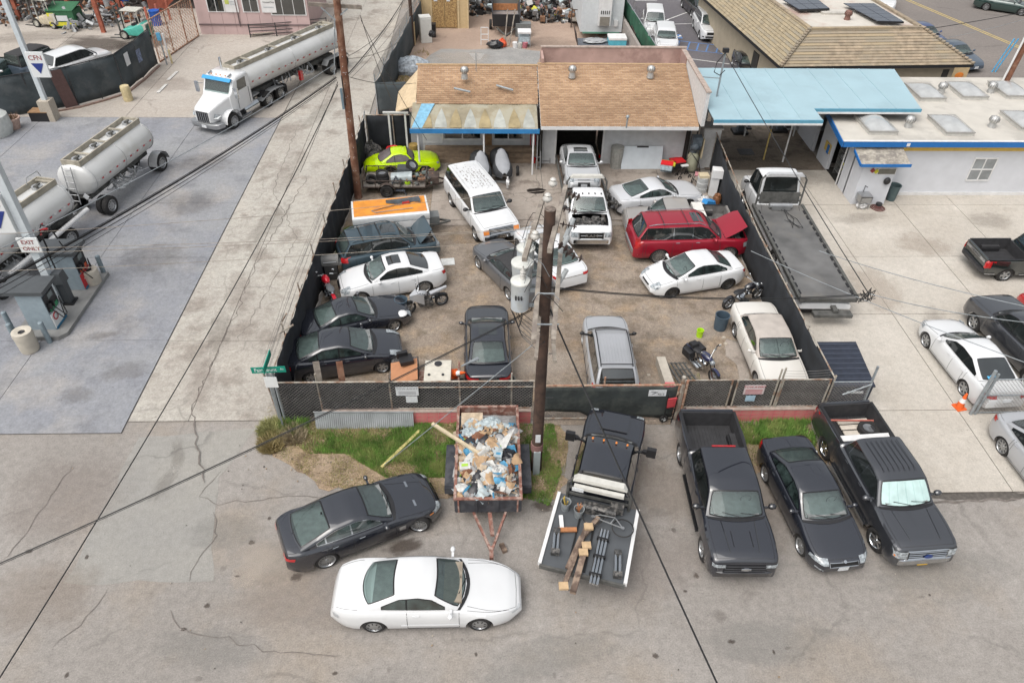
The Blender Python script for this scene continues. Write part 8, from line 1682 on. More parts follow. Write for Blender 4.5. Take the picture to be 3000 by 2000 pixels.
def forklift(label,u,v,rz,m,m2):
 t=simple('forklift',label,'forklift',u,v,0,rz)
 loft(MB(),[rrect(-1.3,.5,.35,1.15,.12),rrect(-.9,.55,.3,1.25,.12),rrect(-.3,.55,.3,1.0,.1),rrect(.6,.5,.3,.75,.1)]).build('body',m,t,40);MB().box((-1.0,0,.8),(.6,1.05,.8)).build('counterweight',m2,t)
 for x,r in((.6,.36),(-.9,.28)):
  for sg in(1,-1):add_wheel(t,(x,sg*.48,r),r,.2,('steel',6,.6),sg,m2)
 for x,y in((-.9,.45),(-.9,-.45),(.35,.45),(.35,-.45)):MB().bar((x,y,.9),(x*.9,y,2.1),.05).build('cage_post',m2,t)
 MB().box((-.25,0,2.12),(1.35,1.05,.05)).build('cage_roof',m2,t);MB().box((-.3,0,1.05),(.5,.5,.12)).box((-.55,0,1.3),(.1,.5,.5)).build('seat',M_black,t)
 for y in(.3,-.3):MB().bar((.95,y,.1),(.95,y,2.4),.09).bar((1.0,y,.08),(1.9,y,.06),.12,.05).build('mast',M_frame,t)
 MB().box((.95,0,1.2),(.08,.6,.08)).box((.95,0,2.3),(.08,.6,.08)).build('mast_bar',M_frame,t,kind='stuff');return t
forklift('teal and white forklift beside the rusty gate',400,112,R(172),mat('forklift_teal',(.08,.42,.34),.5,var=.15),mat('forklift_cream',(.48,.47,.42),.6,var=.2))
forklift('dirty cream forklift left of the green dumpster',145,78,R(165),mat('forklift_yellow',(.50,.44,.33),.6,var=.2),MATS['forklift_cream'])
rd=random.Random(14)
for i,(u,v,lb)in enumerate(((30,60,'heap of dark scrap and hoses at the far left edge'),(90,40,'pile of dark scrap left of the first rusty post'),(255,75,'silver heap of scrap sheet beside the green dumpster'),(340,60,'dark brown scrap heap under the industrial shed'),(330,20,'scrap stacked deep inside the industrial shed'))):
 t=simple('scrap_heap',lb,'scrap',u,v);mb=MB()
 for k in range(110):mb.mi(rd.choices((0,1,2,3),(4,2,2,1))[0]).box((rd.gauss(0,1.1),rd.gauss(0,.8),abs(rd.gauss(0,.5))),(rd.uniform(.1,.7),rd.uniform(.05,.3),rd.uniform(.05,.3)),rot=Matrix.Rotation(rd.uniform(0,6),3,(rd.random(),rd.random(),1)))
 mb.build('scrap',[M_engine,mat('scrap_brown',(.22,.12,.07),.8),mat('scrap_silver',(.34,.35,.36),.5,.3),mat('scrap_red',(.28,.07,.04),.8)]if i!=2 else[MATS['scrap_silver']]*4,t,kind='stuff')
for i,(u,v,c)in enumerate(((372,38,'bin_blue'),(462,75,'bin_blue'),(325,30,'scrap_silver'))):
 t=simple('blue_barrel' if i<2 else 'grey_barrel',['blue barrel inside the industrial shed','blue bin beside the rust red ramp','grey barrel inside the industrial shed'][i],'barrel',u,v);MB().cyl((0,0,0),(0,0,1.1),.38,.4,14).cyl((0,0,1.1),(0,0,1.16),.42,n=14).build('body',mat('bin_blue',(.02,.10,.42),.5)if c=='bin_blue' else MATS[c],t,50)
def moto(label,x,y,rz,tank,lean=.0,wr=.32,wbm=1.5,bars=1.,fairing=None,seatm=None,fat=.12,bags=False,extra=0):
 t=thing('motorcycle',label,'motorcycle',(x,y,0),rz);t.rotation_euler=(lean,0,rz)
 h=wbm/2
 for x_,w_ in((h,fat),(-h,fat*1.25)):
  o=MB().lathe([(wr*.72,-w_/2+.01),(wr*.93,-w_/2),(wr,0),(wr*.93,w_/2),(wr*.72,w_/2-.01)],(0,0,0),24,'Y').build('wheel',M_tyre,t,60);o.location=(x_,0,wr)
  r_=MB();r_.lathe([(wr*.74,-.03),(wr*.70,0),(wr*.74,.03)],(0,0,0),24,'Y')
  for k in range(8):a=2*pi*k/8;r_.bar((0,0,0),(cos(a)*wr*.72,0,sin(a)*wr*.72),.02)
  r_.cyl((0,-.08,0),(0,.08,0),.05);r_.build('rim',M_alloy,o);MB().cyl((0,.06,0),(0,.07,0),wr*.4,n=16).build('brake_disc',M_chrome,o)
  MB().grid([[(x_+(wr+.03)*cos(a),yy,wr+(wr+.03)*sin(a))for yy in(-w_/2,0,w_/2)]for a in([pi*(.25+.06*k)for k in range(9)]if x_>0 else[pi*(.25+.06*k)for k in range(11)])]).build('mudguard',tank if not fairing else M_trim,t,60,fix=False)
 for sg in(1,-1):MB().cyl((h,sg*.09,wr),(h-.33,sg*.09,wr+.62),.028).build('fork',M_chrome,t)
 MB().tube([(h-.33,0,wr+.5),(h-.6,0,.75),(-.3,0,.72),(-h,0,wr)],.03).tube([(h-.38,0,wr+.45),(.2,0,.25),(-.25,0,.25),(-.3,0,.7)],.03).build('motorcycle_frame',M_black,t)
 e=MB();e.box((.1,0,.45),(.42,.30,.32)).cyl((.18,0,.5),(.28,0,.78),.11).cyl((.02,0,.5),(-.08,0,.78),.11).cyl((-.2,-.17,.35),(-.2,.17,.35),.13);e.build('engine',M_chrome if not fairing else M_engine,t,40,kind='stuff')
 MB().lathe([(.02,-.30),(.12,-.24),(.165,-.05),(.155,.12),(.08,.26),(.01,.29)],(.22,0,.88),14,'X').build('fuel_tank',tank,t,60)
 sm=MB();sm.lathe([(.02,-.34),(.13,-.26),(.17,-.05),(.12,.15),(.09,.26),(.01,.3)],(-.33,0,.78),12,'X');sm.v=[(a,b,.78+(c-.78)*.45)for a,b,c in sm.v];sm.build('seat',seatm or M_black,t,60)
 MB().tube([(h-.40,sgn_*.0,wr+.66)if k==0 else(h-.45-.12*k*.5,sgn_*.36*k/2*bars,wr+.72+.05*bars*k)for k in(0,1,2)for sgn_ in(1,)],.016).tube([(h-.40,0,wr+.66),(h-.5,-.2*bars,wr+.78*bars),(h-.6,-.38*bars,wr+.80*bars)],.016).tube([(h-.40,0,wr+.66),(h-.5,.2*bars,wr+.78*bars),(h-.6,.38*bars,wr+.80*bars)],.016).build('handlebar',M_chrome,t)
 for sg in(1,-1):MB().cyl((h-.58,sg*.33*bars,wr+.80*bars),(h-.62,sg*.46*bars,wr+.80*bars),.024).build('grip',M_trim,t);MB().ball((h-.45,sg*.36*bars,wr+.92*bars),.055,8,(.4,1,.8)).build('mirror',M_chrome,t,60);MB().cyl((.1,-.2*sg if sg>0 else-.24,.28),(-h+.05,-.22,.30+.06*(sg>0)),.045,n=10).build('exhaust',M_chrome,t,50)
 MB().ball((h-.22,0,wr+.52),.10,10).build('headlight',M_lamp,t,60)
 if fairing:
  loft(MB(),[[(h-.05,y_*.3,z_)for y_,z_ in((-.15,.75),(.15,.75),(.12,.95),(-.12,.95))],[(h-.35,y_,z_)for y_,z_ in((-.2,.62),(.2,.62),(.18,1.08),(-.18,1.08))],[(.1,y_,z_)for y_,z_ in((-.18,.4),(.18,.4),(.16,.85),(-.16,.85))]]).build('fairing',fairing,t,40)
  loft(MB(),[[(-.2,y_,z_)for y_,z_ in((-.12,.72),(.12,.72),(.1,.84),(-.1,.84))],[(-.95,y_,z_)for y_,z_ in((-.05,.92),(.05,.92),(.04,1.0),(-.04,1.0))]]).build('tail_cowl',fairing,t,40)
 if bags:
  for sg in(1,-1):loft(MB(),[rrect(-.75,.12,.42,.78,.05),rrect(-.30,.12,.42,.78,.05)]).build('saddlebag',M_black,t,40).location=(0,sg*.28,0)
  MB().box((-.60,0,.90),(.3,.34,.12),taper=.8).build('top_bag',M_black,t)
 return t
moto('red cruiser motorcycle leaning by the black alley fence',-7.0,25.75,R(118),paint('moto_red',(.55,.01,.025),.1),.12,seatm=mat('seat_grey',(.14,.15,.16),.7))
pa,pb=G(1199,917),G(1295,892);moto('silver sports motorcycle parked behind the white saloon in the yard',(pa.x+pb.x)/2,(pa.y+pb.y)/2,math.atan2(pa.y-pb.y,pa.x-pb.x),P_silver,-.08,fairing=P_silver,wbm=1.45,wr=.31)
pa,pb=G(2086,1118),G(2018,1050);moto('dark blue cruiser motorcycle with saddlebags facing the front fence',(pa.x+pb.x)/2,(pa.y+pb.y)/2,math.atan2(pa.y-pb.y,pa.x-pb.x),paint('moto_blue',(.01,.015,.07),.2),.05,bags=True,wbm=1.6,bars=1.15)
pa,pb=G(2218,872),G(2125,905);moto('black cruiser motorcycle behind the off white saloon by the right fence',(pa.x+pb.x)/2,(pa.y+pb.y)/2,math.atan2(pa.y-pb.y,pa.x-pb.x),P_gloss,.06,wbm=1.65)
M_cov=mat('cover_silver',(.30,.31,.33),rough=.7,var=.12,scale=2);M_covd=mat('cover_dark',(.045,.047,.052),rough=.8,var=.2)
jt=thing('jet_ski_trailer','galvanised double trailer under the two covered jet skis','trailer',(.4,36.6,0));hp=G(1487,534,.45);c0=Vector((.4,36.8,.4))
for x in(-.7,.7):MB().bar(c0+Vector((x,1.6,0)),c0+Vector((x,-1.2,0)),.08).build('rail',M_alloy,jt,world=True);add_wheel(jt,Vector((c0.x+x*1.7,c0.y+.2,.28))-jt.location,.28,.16,('steel',6,.6),1,M_gwhite).rotation_euler=(0,0,pi/2)
MB().bar(c0+Vector((-.7,-1.2,0)),hp,.08).bar(c0+Vector((.7,-1.2,0)),hp,.08).bar(c0+Vector((-.9,-.6,0)),c0+Vector((.9,-.6,0)),.08).build('drawbar',M_alloy,jt,world=True);MB().cyl(hp+Vector((0,0,-.35)),hp+Vector((0,0,.3)),.05).box(hp+Vector((0,-.1,.05)),(.16,.4,.14)).build('jack',M_gwhite,jt,world=True)
for i,(u,v)in enumerate(((1408,498),(1468,490))):
 p=G(u,v,.5);t=thing('covered_jet_ski',['left jet ski under a silver and black cover','right jet ski under a silver and black cover'][i],'jet ski',(p.x,p.y+.1,.5),.12)
 prof=[(-1.45,.12,.35),(-1.2,.40,.55),(-.7,.52,.62),(-.35,.50,.74),(-.15,.42,1.0),(.0,.38,1.06),(.22,.44,.84),(.7,.52,.72),(1.2,.46,.55),(1.5,.3,.35)]
 rows=[];rd=random.Random(i)
 for y,w,h in prof:rows.append([(w*1.05*cos(a)*(1 if abs(cos(a))>.5 else 1),y+rd.gauss(0,.01),max(0,h*abs(sin(a))**.75)+rd.gauss(0,.012))for a in[pi*k/12 for k in range(13)]])
 mb=MB();mb.grid(rows);n_=12
 mb.m=[1 if(k%n_)in(0,1,2,9,10,11)or(k//n_)>=4 and(k%n_)in(3,8)or(k//n_)>=6 else 0 for k in range(len(mb.f))];mb.build('cover',[M_cov,M_covd],t,60,fix=False)
t=thing('leaning_panel','large white metal panel leaning on the garage wall','panel',G(1880,497));a=G(1819,497,.03);b=G(1937,496,.03)
MB().slab([a,b,b+Vector((0,.35,1.22)),a+Vector((0,.35,1.22))],(0,.05,0)).build('panel',mat('panel_paleblue',(.58,.63,.67),.5,var=.08,scale=2),t,world=True);MB().box((a+b)/2+Vector((0,.34,1.2)),(.65,.08,.06)).build('clip',M_dalloy,t,world=True)
def lean(name,label,cat,u,v,w,h,m,dy=.3,z0=.02,slats=0):
 p=G(u,v);t=thing(name,label,cat,p);MB().slab([p+Vector((-w/2,0,z0)),p+Vector((w/2,0,z0)),p+Vector((w/2,dy,h)),p+Vector((-w/2,dy,h))],(0,.04,0)).build('board',m,t,world=True)
 return t
lean('timber_board','orange brown board leaning behind the white panel, left one','board',1832,468,.42,2.5,M_ply,.2);lean('timber_board','yellow brown sheet leaning behind the white panel, right one','board',1935,468,1.05,2.5,mat('ply_yellow',(.40,.27,.07),.85,var=.2,col2=(.34,.19,.07),s2=1.5),.2)
t=thing('wooden_stool_frame','brown wooden frame behind the white panel','frame',G(1890,468));p=G(1890,470);MB().box((p.x,p.y,1.3),(1.3,.5,.08)).bar((p.x-.6,p.y,0),(p.x-.6,p.y,1.3),.08).bar((p.x+.6,p.y,0),(p.x+.6,p.y,1.3),.08).bar((p.x,p.y,1.3),(p.x,p.y,1.9),.1).build('frame',M_wood,t,world=True)
def tub(label,u,v,z,d,m,lid,rz=.2):
 p=G(u,v,z);t=thing('storage_tub',label,'storage box',p,rz);MB().box((0,0,d[2]/2),d,taper=1.08).build('tub',m,t);MB().box((0,0,d[2]+.03),(d[0]*1.12,d[1]*1.12,.06)).build('lid',lid,t);return t
M_clr=mat('clear_tub',(.40,.48,.52),.3,var=.3,scale=8);M_lidr=mat('lid_red',(.58,.015,.02),.5);M_lidy=mat('lid_yellow',(.55,.52,.04),.5)
tub('bottom clear storage box with a red lid left of the ladders',1952,500,0.03,(.62,.45,.35),M_clr,M_lidr,-.3);tub('bottom black storage box with a red lid behind the clear ones',1982,487,0.03,(.7,.5,.36),M_black,M_lidr,.3)
tub('middle black storage box with a yellow lid',1955,497,.45,(.7,.48,.36),M_black,M_lidy,-.3);tub('top clear storage box with a bright red lid',1952,495,.88,(.58,.42,.32),M_clr,M_lidr,-.3);tub('black storage box with a bright red lid stacked right of the clear one',1984,489,.45,(.6,.48,.36),M_black,M_lidr,.3)
for i,(u,v,u2,v2)in enumerate(((1975,480,2010,400),(2000,475,2030,392))):
 t=thing('ladder','leaning %s ladder beside the storage boxes'%('brown' if i==0 else 'dark'),'ladder',G(u,v));a=G(u,v);b=G(u2,v2,0);b=Vector((a.x+.55,a.y+.9,2.9));o=Vector((.38,-.05,0));m_=MATS['rust_roof']if i==0 else M_frame
 for k in(0,1):MB().bar(a+o*k,b+o*k,.06,.03).build('rail',m_,t,world=True)
 for k in range(9):MB().bar(a.lerp(b,(k+.5)/9),a.lerp(b,(k+.5)/9)+o,.035).build('rung',m_,t,world=True)
p=G(2022,505);t=thing('air_compressor','tall cream air compressor with dark pump heads by the right fence','compressor',(p.x,p.y,0));M_crm=mat('compressor_cream',(.34,.34,.25),.6,var=.25,scale=3)
MB().lathe([(.02,.1),(.25,.16),(.31,.3),(.31,1.0),(.25,1.14),(.02,1.2)],n=20).build('tank',M_crm,t,50);MB().cyl((0,.1,1.2),(0,.1,1.75),.2).box((.05,0,1.9),(.5,.45,.5)).ball((0,-.1,1.6),.24,10).cyl((-.25,0,1.5),(.3,0,1.5),.15).build('pump_head',mat('pump_slate',(.08,.10,.12),.6,var=.3),t,40,kind='stuff')
MB().box((.42,.1,1.45),(.06,.5,1.1)).build('guard',mat('guard_cream',(.52,.44,.30),.7),t);MB().tube([(-.3,-.2,.2),(-.45,-.3,.9),(-.2,-.35,1.3),(.3,-.3,.7),(.5,-.2,.1)],.025).build('hose',M_tyre,t)
for x in(-.2,.2):MB().cyl((x,-.15,0),(x,-.15,.2),.04).build('leg',M_frame,t)
p=G(2085,570);t=thing('white_cabinet','tall white pedestal shaped cabinet by the black fence','cabinet',(p.x,p.y,0),-.2);MB().box((0,0,.55),(.42,.42,1.1)).box((.08,-.02,1.3),(.6,.5,.45)).build('cabinet',M_gwhite,t)
p=G(2070,565);t=thing('metal_drum','grey ribbed drum with clutter on top beside the white cabinet','drum',(p.x-.3,p.y+.1,0));MB().lathe([(.3,0),(.31,.3),(.29,.32),(.31,.6),(.29,.62),(.3,.9),(.001,.9)],n=16).build('drum',mat('drum_grey',(.42,.43,.43),.5),t,40);MB().box((0,0,.98),(.5,.45,.14)).build('tray',MATS['guard_cream'],t)
for i,(u,v,lb)in enumerate(((2000,520,'small black wheeled walker frame with a white seat'),(2035,545,'tangled pink and black stroller frame'))):
 p=G(u,v);t=thing('walker',lb,'walker',(p.x,p.y,0),.3+i);w_=MB()
 for x in(-.3,.3):
  for y in(-.2,.2):MB().lathe([(.07,-.025),(.12,0),(.07,.025)],(x,y,.12),12,'Y').build('wheel',M_tyre,t)
 w_.tube([(-.3,-.2,.12),(-.15,-.15,.7),(.15,.15,.7),(.3,.2,.12)],.02).tube([(-.3,.2,.12),(-.1,.1,.6),(.1,-.1,.6),(.3,-.2,.12)],.02).bar((-.3,-.2,.3),(.3,.2,.3),.03);w_.build('walker_frame',M_trim,t);MB().box((0,0,.72),(.4,.2,.06)).build('seat',M_gwhite if i==0 else mat('stroller_pink',(.45,.20,.22),.7),t)
bag('tarp_heap','blue tarpaulin heap in the corner by the black fence',G(2070,600,.15),.42,mat('tarp_blue',(.03,.17,.42),.6,var=.3),(1.1,1,.8),4,'tarpaulin');bag('rag_heap','white and grey rag heap above the blue tarpaulin',G(2063,588,.5),.3,mat('rag_white',(.5,.5,.5),.8,var=.4,scale=9),(1,1,.8),8,'rags')
t=thing('blue_box','bright blue box lying on the tarpaulin','box',G(2075,597,.55),.5);MB().box((0,0,.1),(.6,.35,.2),rot=Matrix.Rotation(.35,3,'Y')).build('box',mat('box_blue',(.04,.27,.62),.5),t)
t=thing('copper_pot','brown copper coloured tank beside the blue box','tank',G(2098,595,.1));MB().lathe([(.2,0),(.22,.35),(.16,.45),(.17,.5),(.12,.52),(.001,.45)],n=16).build('tank',mat('copper_brown',(.25,.11,.05),.4,.4,var=.3),t,40)
p=G(1803,492);t=thing('trash_can','tall grey corrugated trash can left of the white panel','trash can',(p.x,p.y,0));mb=MB();mb.grid([[((.30+.015*(k%2)+.03*z)*cos(2*pi*k/32),(.30+.015*(k%2)+.03*z)*sin(2*pi*k/32),z)for k in range(33)]for z in(0,1.25)]);mb.build('can',mat('can_grey',(.30,.30,.28),.5,var=.15),t,fix=False);MB().lathe([(.35,1.23),(.36,1.28),(.001,1.3)],n=20).build('lid',MATS['can_grey'],t,40)
p=G(1770,470);t=thing('floor_jack','red and black cylinder lying in the garage doorway','jack',(p.x,p.y,.1));MB().cyl((-.35,0,.15),(.15,0,.15),.10,n=12).build('cylinder',M_red,t,40);MB().cyl((.15,0,.15),(.4,0,.15),.13,n=12).build('collar',mat('hand_red',(.5,.06,.07),.6),t)
for i,(u,v,h,m_,lb)in enumerate(((1598,483,2.3,M_alloy,'aluminium step ladder leaning left of the garage door'),(1577,500,1.9,M_alloy,'folded aluminium ladder left of the step ladder'))):
 p=G(u,v);t=thing('ladder',lb,'ladder',p)
 for x in(-.25+.15*i,.25-.15*i):MB().bar(p+Vector((x,0,0)),p+Vector((x*.8,.45,h)),.05,.03).build('rail',m_,t,world=True)
 for k in range(6 if i==0 else 3):MB().bar(p+Vector((-.22+.12*i,.45*(k+.7)/7,h*(k+.7)/7)),p+Vector((.22-.12*i,.45*(k+.7)/7,h*(k+.7)/7)),.06,.03).build('rung',m_,t,world=True)
t=simple('jack_stand','red engine hoist stand at the end of the porch','stand',1553,455);MB().bar((0,0,0),(0,.1,2.0),.06).bar((.3,0,0),(.25,.1,2.0),.06).bar((0,.05,1.6),(.3,.05,1.6),.06).bar((-.35,-.4,.04),(.5,-.1,.04),.05).build('stand',MATS['hand_red'],t)
bag('blue_bag','blue bag beside the red hoist stand',G(1567,463,.15),.2,MATS['tarp_blue'],(1,1,.9),12);t=simple('shop_vac','small red canister in front of the blue bag','canister',1563,478);MB().cyl((0,0,0),(0,0,.28),.15,n=14).ball((0,0,.3),.14,10,(1,1,.5)).build('canister',M_red,t,50)
t=simple('red_crate','red plastic crate on the workshop porch','crate',1455,415,.6);MB().box((0,0,.2),(.4,.3,.4),taper=1.1).build('crate',mat('crate_red',(.38,.02,.05),.5),t);t=simple('wheel_rim','red rim hanging on the porch post','bucket',1272,432,.3);MB().ball((0,0,.12),.16,10).build('bucket',M_red,t)
p=G(1152,445,.9);t=thing('red_basket','bright red basket behind the lime coupe','basket',p);MB().lathe([(.24,-.9),(.28,-.1),(.36,.2),(.38,.22),(.34,.2),(.26,.0),(.001,-.02)],n=16).build('basket',M_lidr,t,40)
p=G(1212,440,.4);t=thing('yellow_drum','dirty yellow drum behind the lime coupe bonnet','drum',(p.x,p.y,0));MB().cyl((0,0,0),(0,0,.75),.28,n=14).build('drum',mat('drum_ochre',(.40,.27,.08),.7,var=.3),t,40)
bag('scrap_heap','heap of dark pipes and scrap in the far left corner of the yard',G(1085,450,.2),.6,M_engine,(1.2,.9,1.1),15,'scrap');t=simple('pipe_bundle','leaning grey pipes in the far left corner of the yard','pipes',1080,440);rd=random.Random(5)
for k in range(6):MB().cyl((rd.uniform(-.4,.4),0,0),(rd.uniform(-.3,.9),rd.uniform(.2,.7),rd.uniform(1.4,2.3)),.03).build('pipe',M_gpipe,t)
t=simple('traffic_barrier_frame','dark folding frame in front of the junk trailer','frame',1163,572,0);MB().bar((-.5,0,0),(0,.2,1.0),.05).bar((.5,0,0),(0,.2,1.0),.05).bar((-.45,0,.3),(.45,0,.3),.2,.05).build('folding_frame',mat('frame_slate',(.08,.09,.11),.6),t);t=simple('lime_bucket','small lime bucket hanging on the junk trailer rail','bucket',1195,548,.3);MB().lathe([(.12,0),(.17,.35),(.001,.33)],n=12).build('bucket',mat('lime_plastic',(.45,.72,.02),.5),t,40)
pts=[];c=G(1572,562);rd=random.Random(1)
for k in range(14):a=2*pi*k/14;pts.append((c.x+.55*cos(a)*rd.uniform(.8,1.15),c.y+.32*sin(a)*rd.uniform(.8,1.2)))
MB().prism(pts,.048,.052).build('hole_patch',mat('hole_black',(.015,.010,.008),.5,var=.5),kind='structure')  # the dark of a hole, painted as a flat patch
t=simple('white_sheet','white square sheet lying on the dirt by the white saloon','board',1312,767,.02,.1);MB().box((0,0,.01),(.62,.55,.02)).build('sheet',mat('sheet_white',(.55,.56,.55),.7,var=.15,scale=7),t)
p=G(975,812);t=thing('barbecue_grill','weathered grey barbecue grill by the black alley fence','grill',(p.x,p.y,0),.15);M_grl=mat('grill_grey',(.17,.17,.165),.6,var=.3,scale=3)
MB().box((0,0,.4),(.55,.5,.75)).build('cart',mat('grill_dark',(.06,.06,.06),.7),t);MB().box((0,0,.82),(1.0,.5,.08)).build('shelf',M_grl,t);loft(MB(),[[(x,.26*cos(a),.86+.32*sin(a))for a in[pi*k/8 for k in range(9)]]for x in(-.38,.38)]).build('lid',M_grl,t,50);MB().tube([(-.28,-.30,1.0),(.28,-.30,1.0)],.02).build('handle',M_alloy,t)
def drum(name,label,u,v,r,h,m,cat,inner=M_black):
 p=G(u,v);t=thing(name,label,cat,(p.x,p.y,0));MB().lathe([(r*.86,0),(r*.95,h*.5),(r,h-.04),(r*1.06,h-.03),(r*1.06,h),(r*.94,h),(r*.85,.05),(.001,.05)],n=20).build('body',m,t,50);return t
M_drb=mat('drum_slate',(.055,.085,.115),.55,var=.15);drum('open_bin','open slate blue bin near the black motorcycle',2108,962,.29,.72,M_drb,'bin');drum('open_bin','slate blue bin full of white scraps beside the silver motorcycle',1178,918,.27,.75,M_drb,'bin');drum('lime_bucket','lime green bucket standing in the middle of the dirt',2048,986,.14,.36,MATS['lime_plastic'],'bucket')
drum('wire_basket','dark round bin behind the fence beside the glossy black saloon',1487,1150,.28,.7,M_frame,'bin')
t=thing('paper_fill','white scraps filling the blue bin','scraps',G(1178,918,.70));MB().ball((0,0,0),.22,10,(1,1,.3)).build('scraps',M_gwhite,t)
gx=G(1290,1095,.6);gt_=thing('generator_trailer','small trailer with a cream machine housing behind the front fence','trailer',(-1.9,19.9,0))
loft(MB(),[rrect(-.48,.62,.45,1.12,.1),rrect(.48,.62,.45,1.12,.1)]).build('housing',mat('housing_cream',(.56,.53,.46),.55,var=.12),gt_,40);MB().box((0,0,.4),(1.5,1.5,.12)).box((.75,0,.55),(.06,1.7,.5)).build('chassis',M_rim,gt_,kind='stuff');MB().cyl((.0,.35,1.12),(.0,.35,1.15),.14,n=16).build('cap',M_dalloy,gt_,50)
for x in(-.3,.2):MB().cyl((x,-.25,1.12),(x,-.25,1.16),.05).build('filler',M_dalloy,gt_)
for sg in(1,-1):add_wheel(gt_,(sg*.85,0,.3),.3,.18,('steel',6,.6),1,M_steelw).rotation_euler=(0,0,sg*-pi/2)
MB().box((.6,-.7,.5),(.5,.2,.2)).build('tail_light',M_red,gt_)
def cone(label,p,rz=0,tilt=None,s=1.):
 t=thing('traffic_cone',label,'traffic cone',p,rz);
 if tilt:t.rotation_euler=tilt
 MB().box((0,0,.02),(.36*s,.36*s,.04)).lathe([(.14*s,.04),(.035*s,.68*s),(.001,.69*s)],n=16).build('cone',mat('cone_orange',(.72,.12,.02),.6,var=.12),t,50);MB().lathe([(.098*s,.28*s),(.068*s,.46*s)],(0,0,0),16).build('reflective_band',M_sw,t,50).scale=(1.06,1.06,1);return t
cone('orange and white cone lying on the cream generator housing',Vector((-1.35,20.1,.75)),.4,(.9,.4,.6));cb_=G(2808,1196);cone('orange traffic cone beside the gate post at the right edge',Vector((cb_.x,cb_.y,.05)),.2,None,1.05)
t=thing('plywood_sheet','orange brown plywood sheet tilted over junk behind the front fence','board',(-3.2,20.2,.7));MB().slab([G(1145,1065,.75),G(1222,1050,.95),G(1224,1112,.95),G(1145,1130,.7)],(0,0,.03)).build('sheet',mat('sheet_orange',(.43,.20,.10),.75,var=.1),t,world=True);p_=G(1185,1090,.4);MB().box((p_.x,p_.y,.35),(1.0,1.2,.6)).build('junk_below',M_engine,t,world=True)
t=thing('vehicle_seat','black car seat lying on the plywood sheet','seat',G(1190,1058,.98),.3);MB().box((0,0,.08),(.5,.45,.16)).box((-.1,.2,.2),(.4,.15,.25)).build('seat',M_black,t)
cbp,cbq=G(1935,1050,.3),G(1962,1130,.3);t=thing('concrete_barrier','pale kerb block with a red end lying behind the gate','barrier',cbp);MB().bar(cbp-Vector((0,0,.1)),cbq-Vector((0,0,.1)),.34,.4).build('block',mat('block_pale',(.46,.42,.36),.9,var=.12),t,world=True);MB().box(cbq-Vector((0,.05,.1)),(.36,.3,.41)).build('red_end',MATS['red_block_wall'],t,world=True)
t=thing('metal_racks','stack of dark metal rack frames behind the gate','racks',(7.3,20.3,0))
for k in range(5):MB().bar((6.9+.14*k,21.2-.05*k,.25+.05*k),(7.35+.16*k,19.1,.3+.05*k),.05).build('rack_rail',M_frame,t,world=True)
for k in range(6):MB().bar((6.95+.08*k,21-.35*k,.4),(7.6+.08*k,20.9-.35*k,.5),.03).build('rack_rung',M_frame,t,world=True)
pz=G(2160,1020);sheet('concrete_patch',wobble([G(2128,995).xy,G(2168,1005).xy,G(2185,1060).xy,G(2200,1130).xy,G(2170,1128).xy,G(2158,1070).xy,G(2125,1040).xy],.04,.3),.03,M_slab)
for i,(u,v)in enumerate(((2120,990),(2110,1012),(2125,1008),(1900,1100),(2092,1120))):t=simple('rubble_stone',['pale stone chip nearest the off white saloon wheel','pale stone chip left of the concrete patch','flat pale stone beside the concrete patch','white stone on the dirt left of the rack frames','pale stone near the motorcycle front wheel'][i],'stone',u,v,.03,i);MB().box((0,0,.03),(.16,.11,.07),taper=.7).build('stone',M_walk,t)
for i,(u,v,x)in enumerate(((925,1085,-5.95),(983,1090,-5.15))):t=thing('timber_plank',['grey timber plank standing against the fence','reddish timber plank standing against the fence'][i],'timber',(x,18.75,0));MB().bar((x+.05,18.6,.1),(x-.06,19.15,2.25),.22,.04).build('plank',M_arm if i==0 else M_pole2,t,world=True)
dq=G(2465,1090,1.2);t=thing('dumpster','dark blue ribbed dumpster beside the yard fence corner','dumpster',(13.25,20.2,0));M_dump=mat('dumpster_navy',(.022,.028,.045),.6,var=.25)
loft(MB(),[[(a[1],-1.15,a[2])for a in rrect(0,.72,.1,.95,.05)],[(a[1],.9,a[2])for a in rrect(0,.72,.1,1.25,.05)]]).build('body',M_dump,t);MB().slab([(-.76,-1.2,.96),(.76,-1.2,.96),(.76,.95,1.27),(-.76,.95,1.27)],(0,0,.05)).build('lid',M_dump,t)
for k in range(9):MB().bar((-.74,-1.1+.24*k,1.03+.034*k),(.74,-1.1+.24*k,1.03+.034*k),.05,.04).build('lid_rib',mat('rib_navy',(.05,.06,.085),.5),t)
MB().box((.1,-1.18,.7),(.6,.03,.09)).build('white_label',M_plate,t)
p=G(2515,607);t=thing('sink','steel outdoor sink against the white annexe','sink',(19.45,33.45,0));MB().box((0,0,.78),(.62,.55,.06)).box((-.29,0,.62),(.03,.55,.35)).box((.29,0,.62),(.03,.55,.35)).box((0,-.26,.62),(.6,.03,.35)).box((0,.26,.62),(.6,.03,.35)).box((0,0,.46),(.6,.5,.03)).build('basin',M_alloy,t)
MB().tube([(0,.28,.8),(0,.28,1.15),(.02,.05,1.18)],.02).build('tap',M_dalloy,t);bag('rag_pile','white and grey rags under the steel sink',Vector((19.45,33.4,.2)),.25,MATS['rag_white'],(1.1,.9,.9),21,'rags')
for x in(-.27,.27):MB().bar((x,-.22,.05),(x,-.22,.45),.03).build('leg',M_alloy,t)
t=thing('coiled_hose','dark red coiled hose on the ground by the steel sink','hose',(20.3,33.35,.05));[MB().lathe([(.16+.06*k,0),(.19+.06*k,.03),(.16+.06*k,.05)],(0,0,.04*(3-k)),16).build('coil',mat('hose_maroon',(.14,.045,.04),.6),t,50)for k in range(4)];MB().cyl((0,0,.1),(0,0,.3),.16,n=12).build('reel',M_black,t)
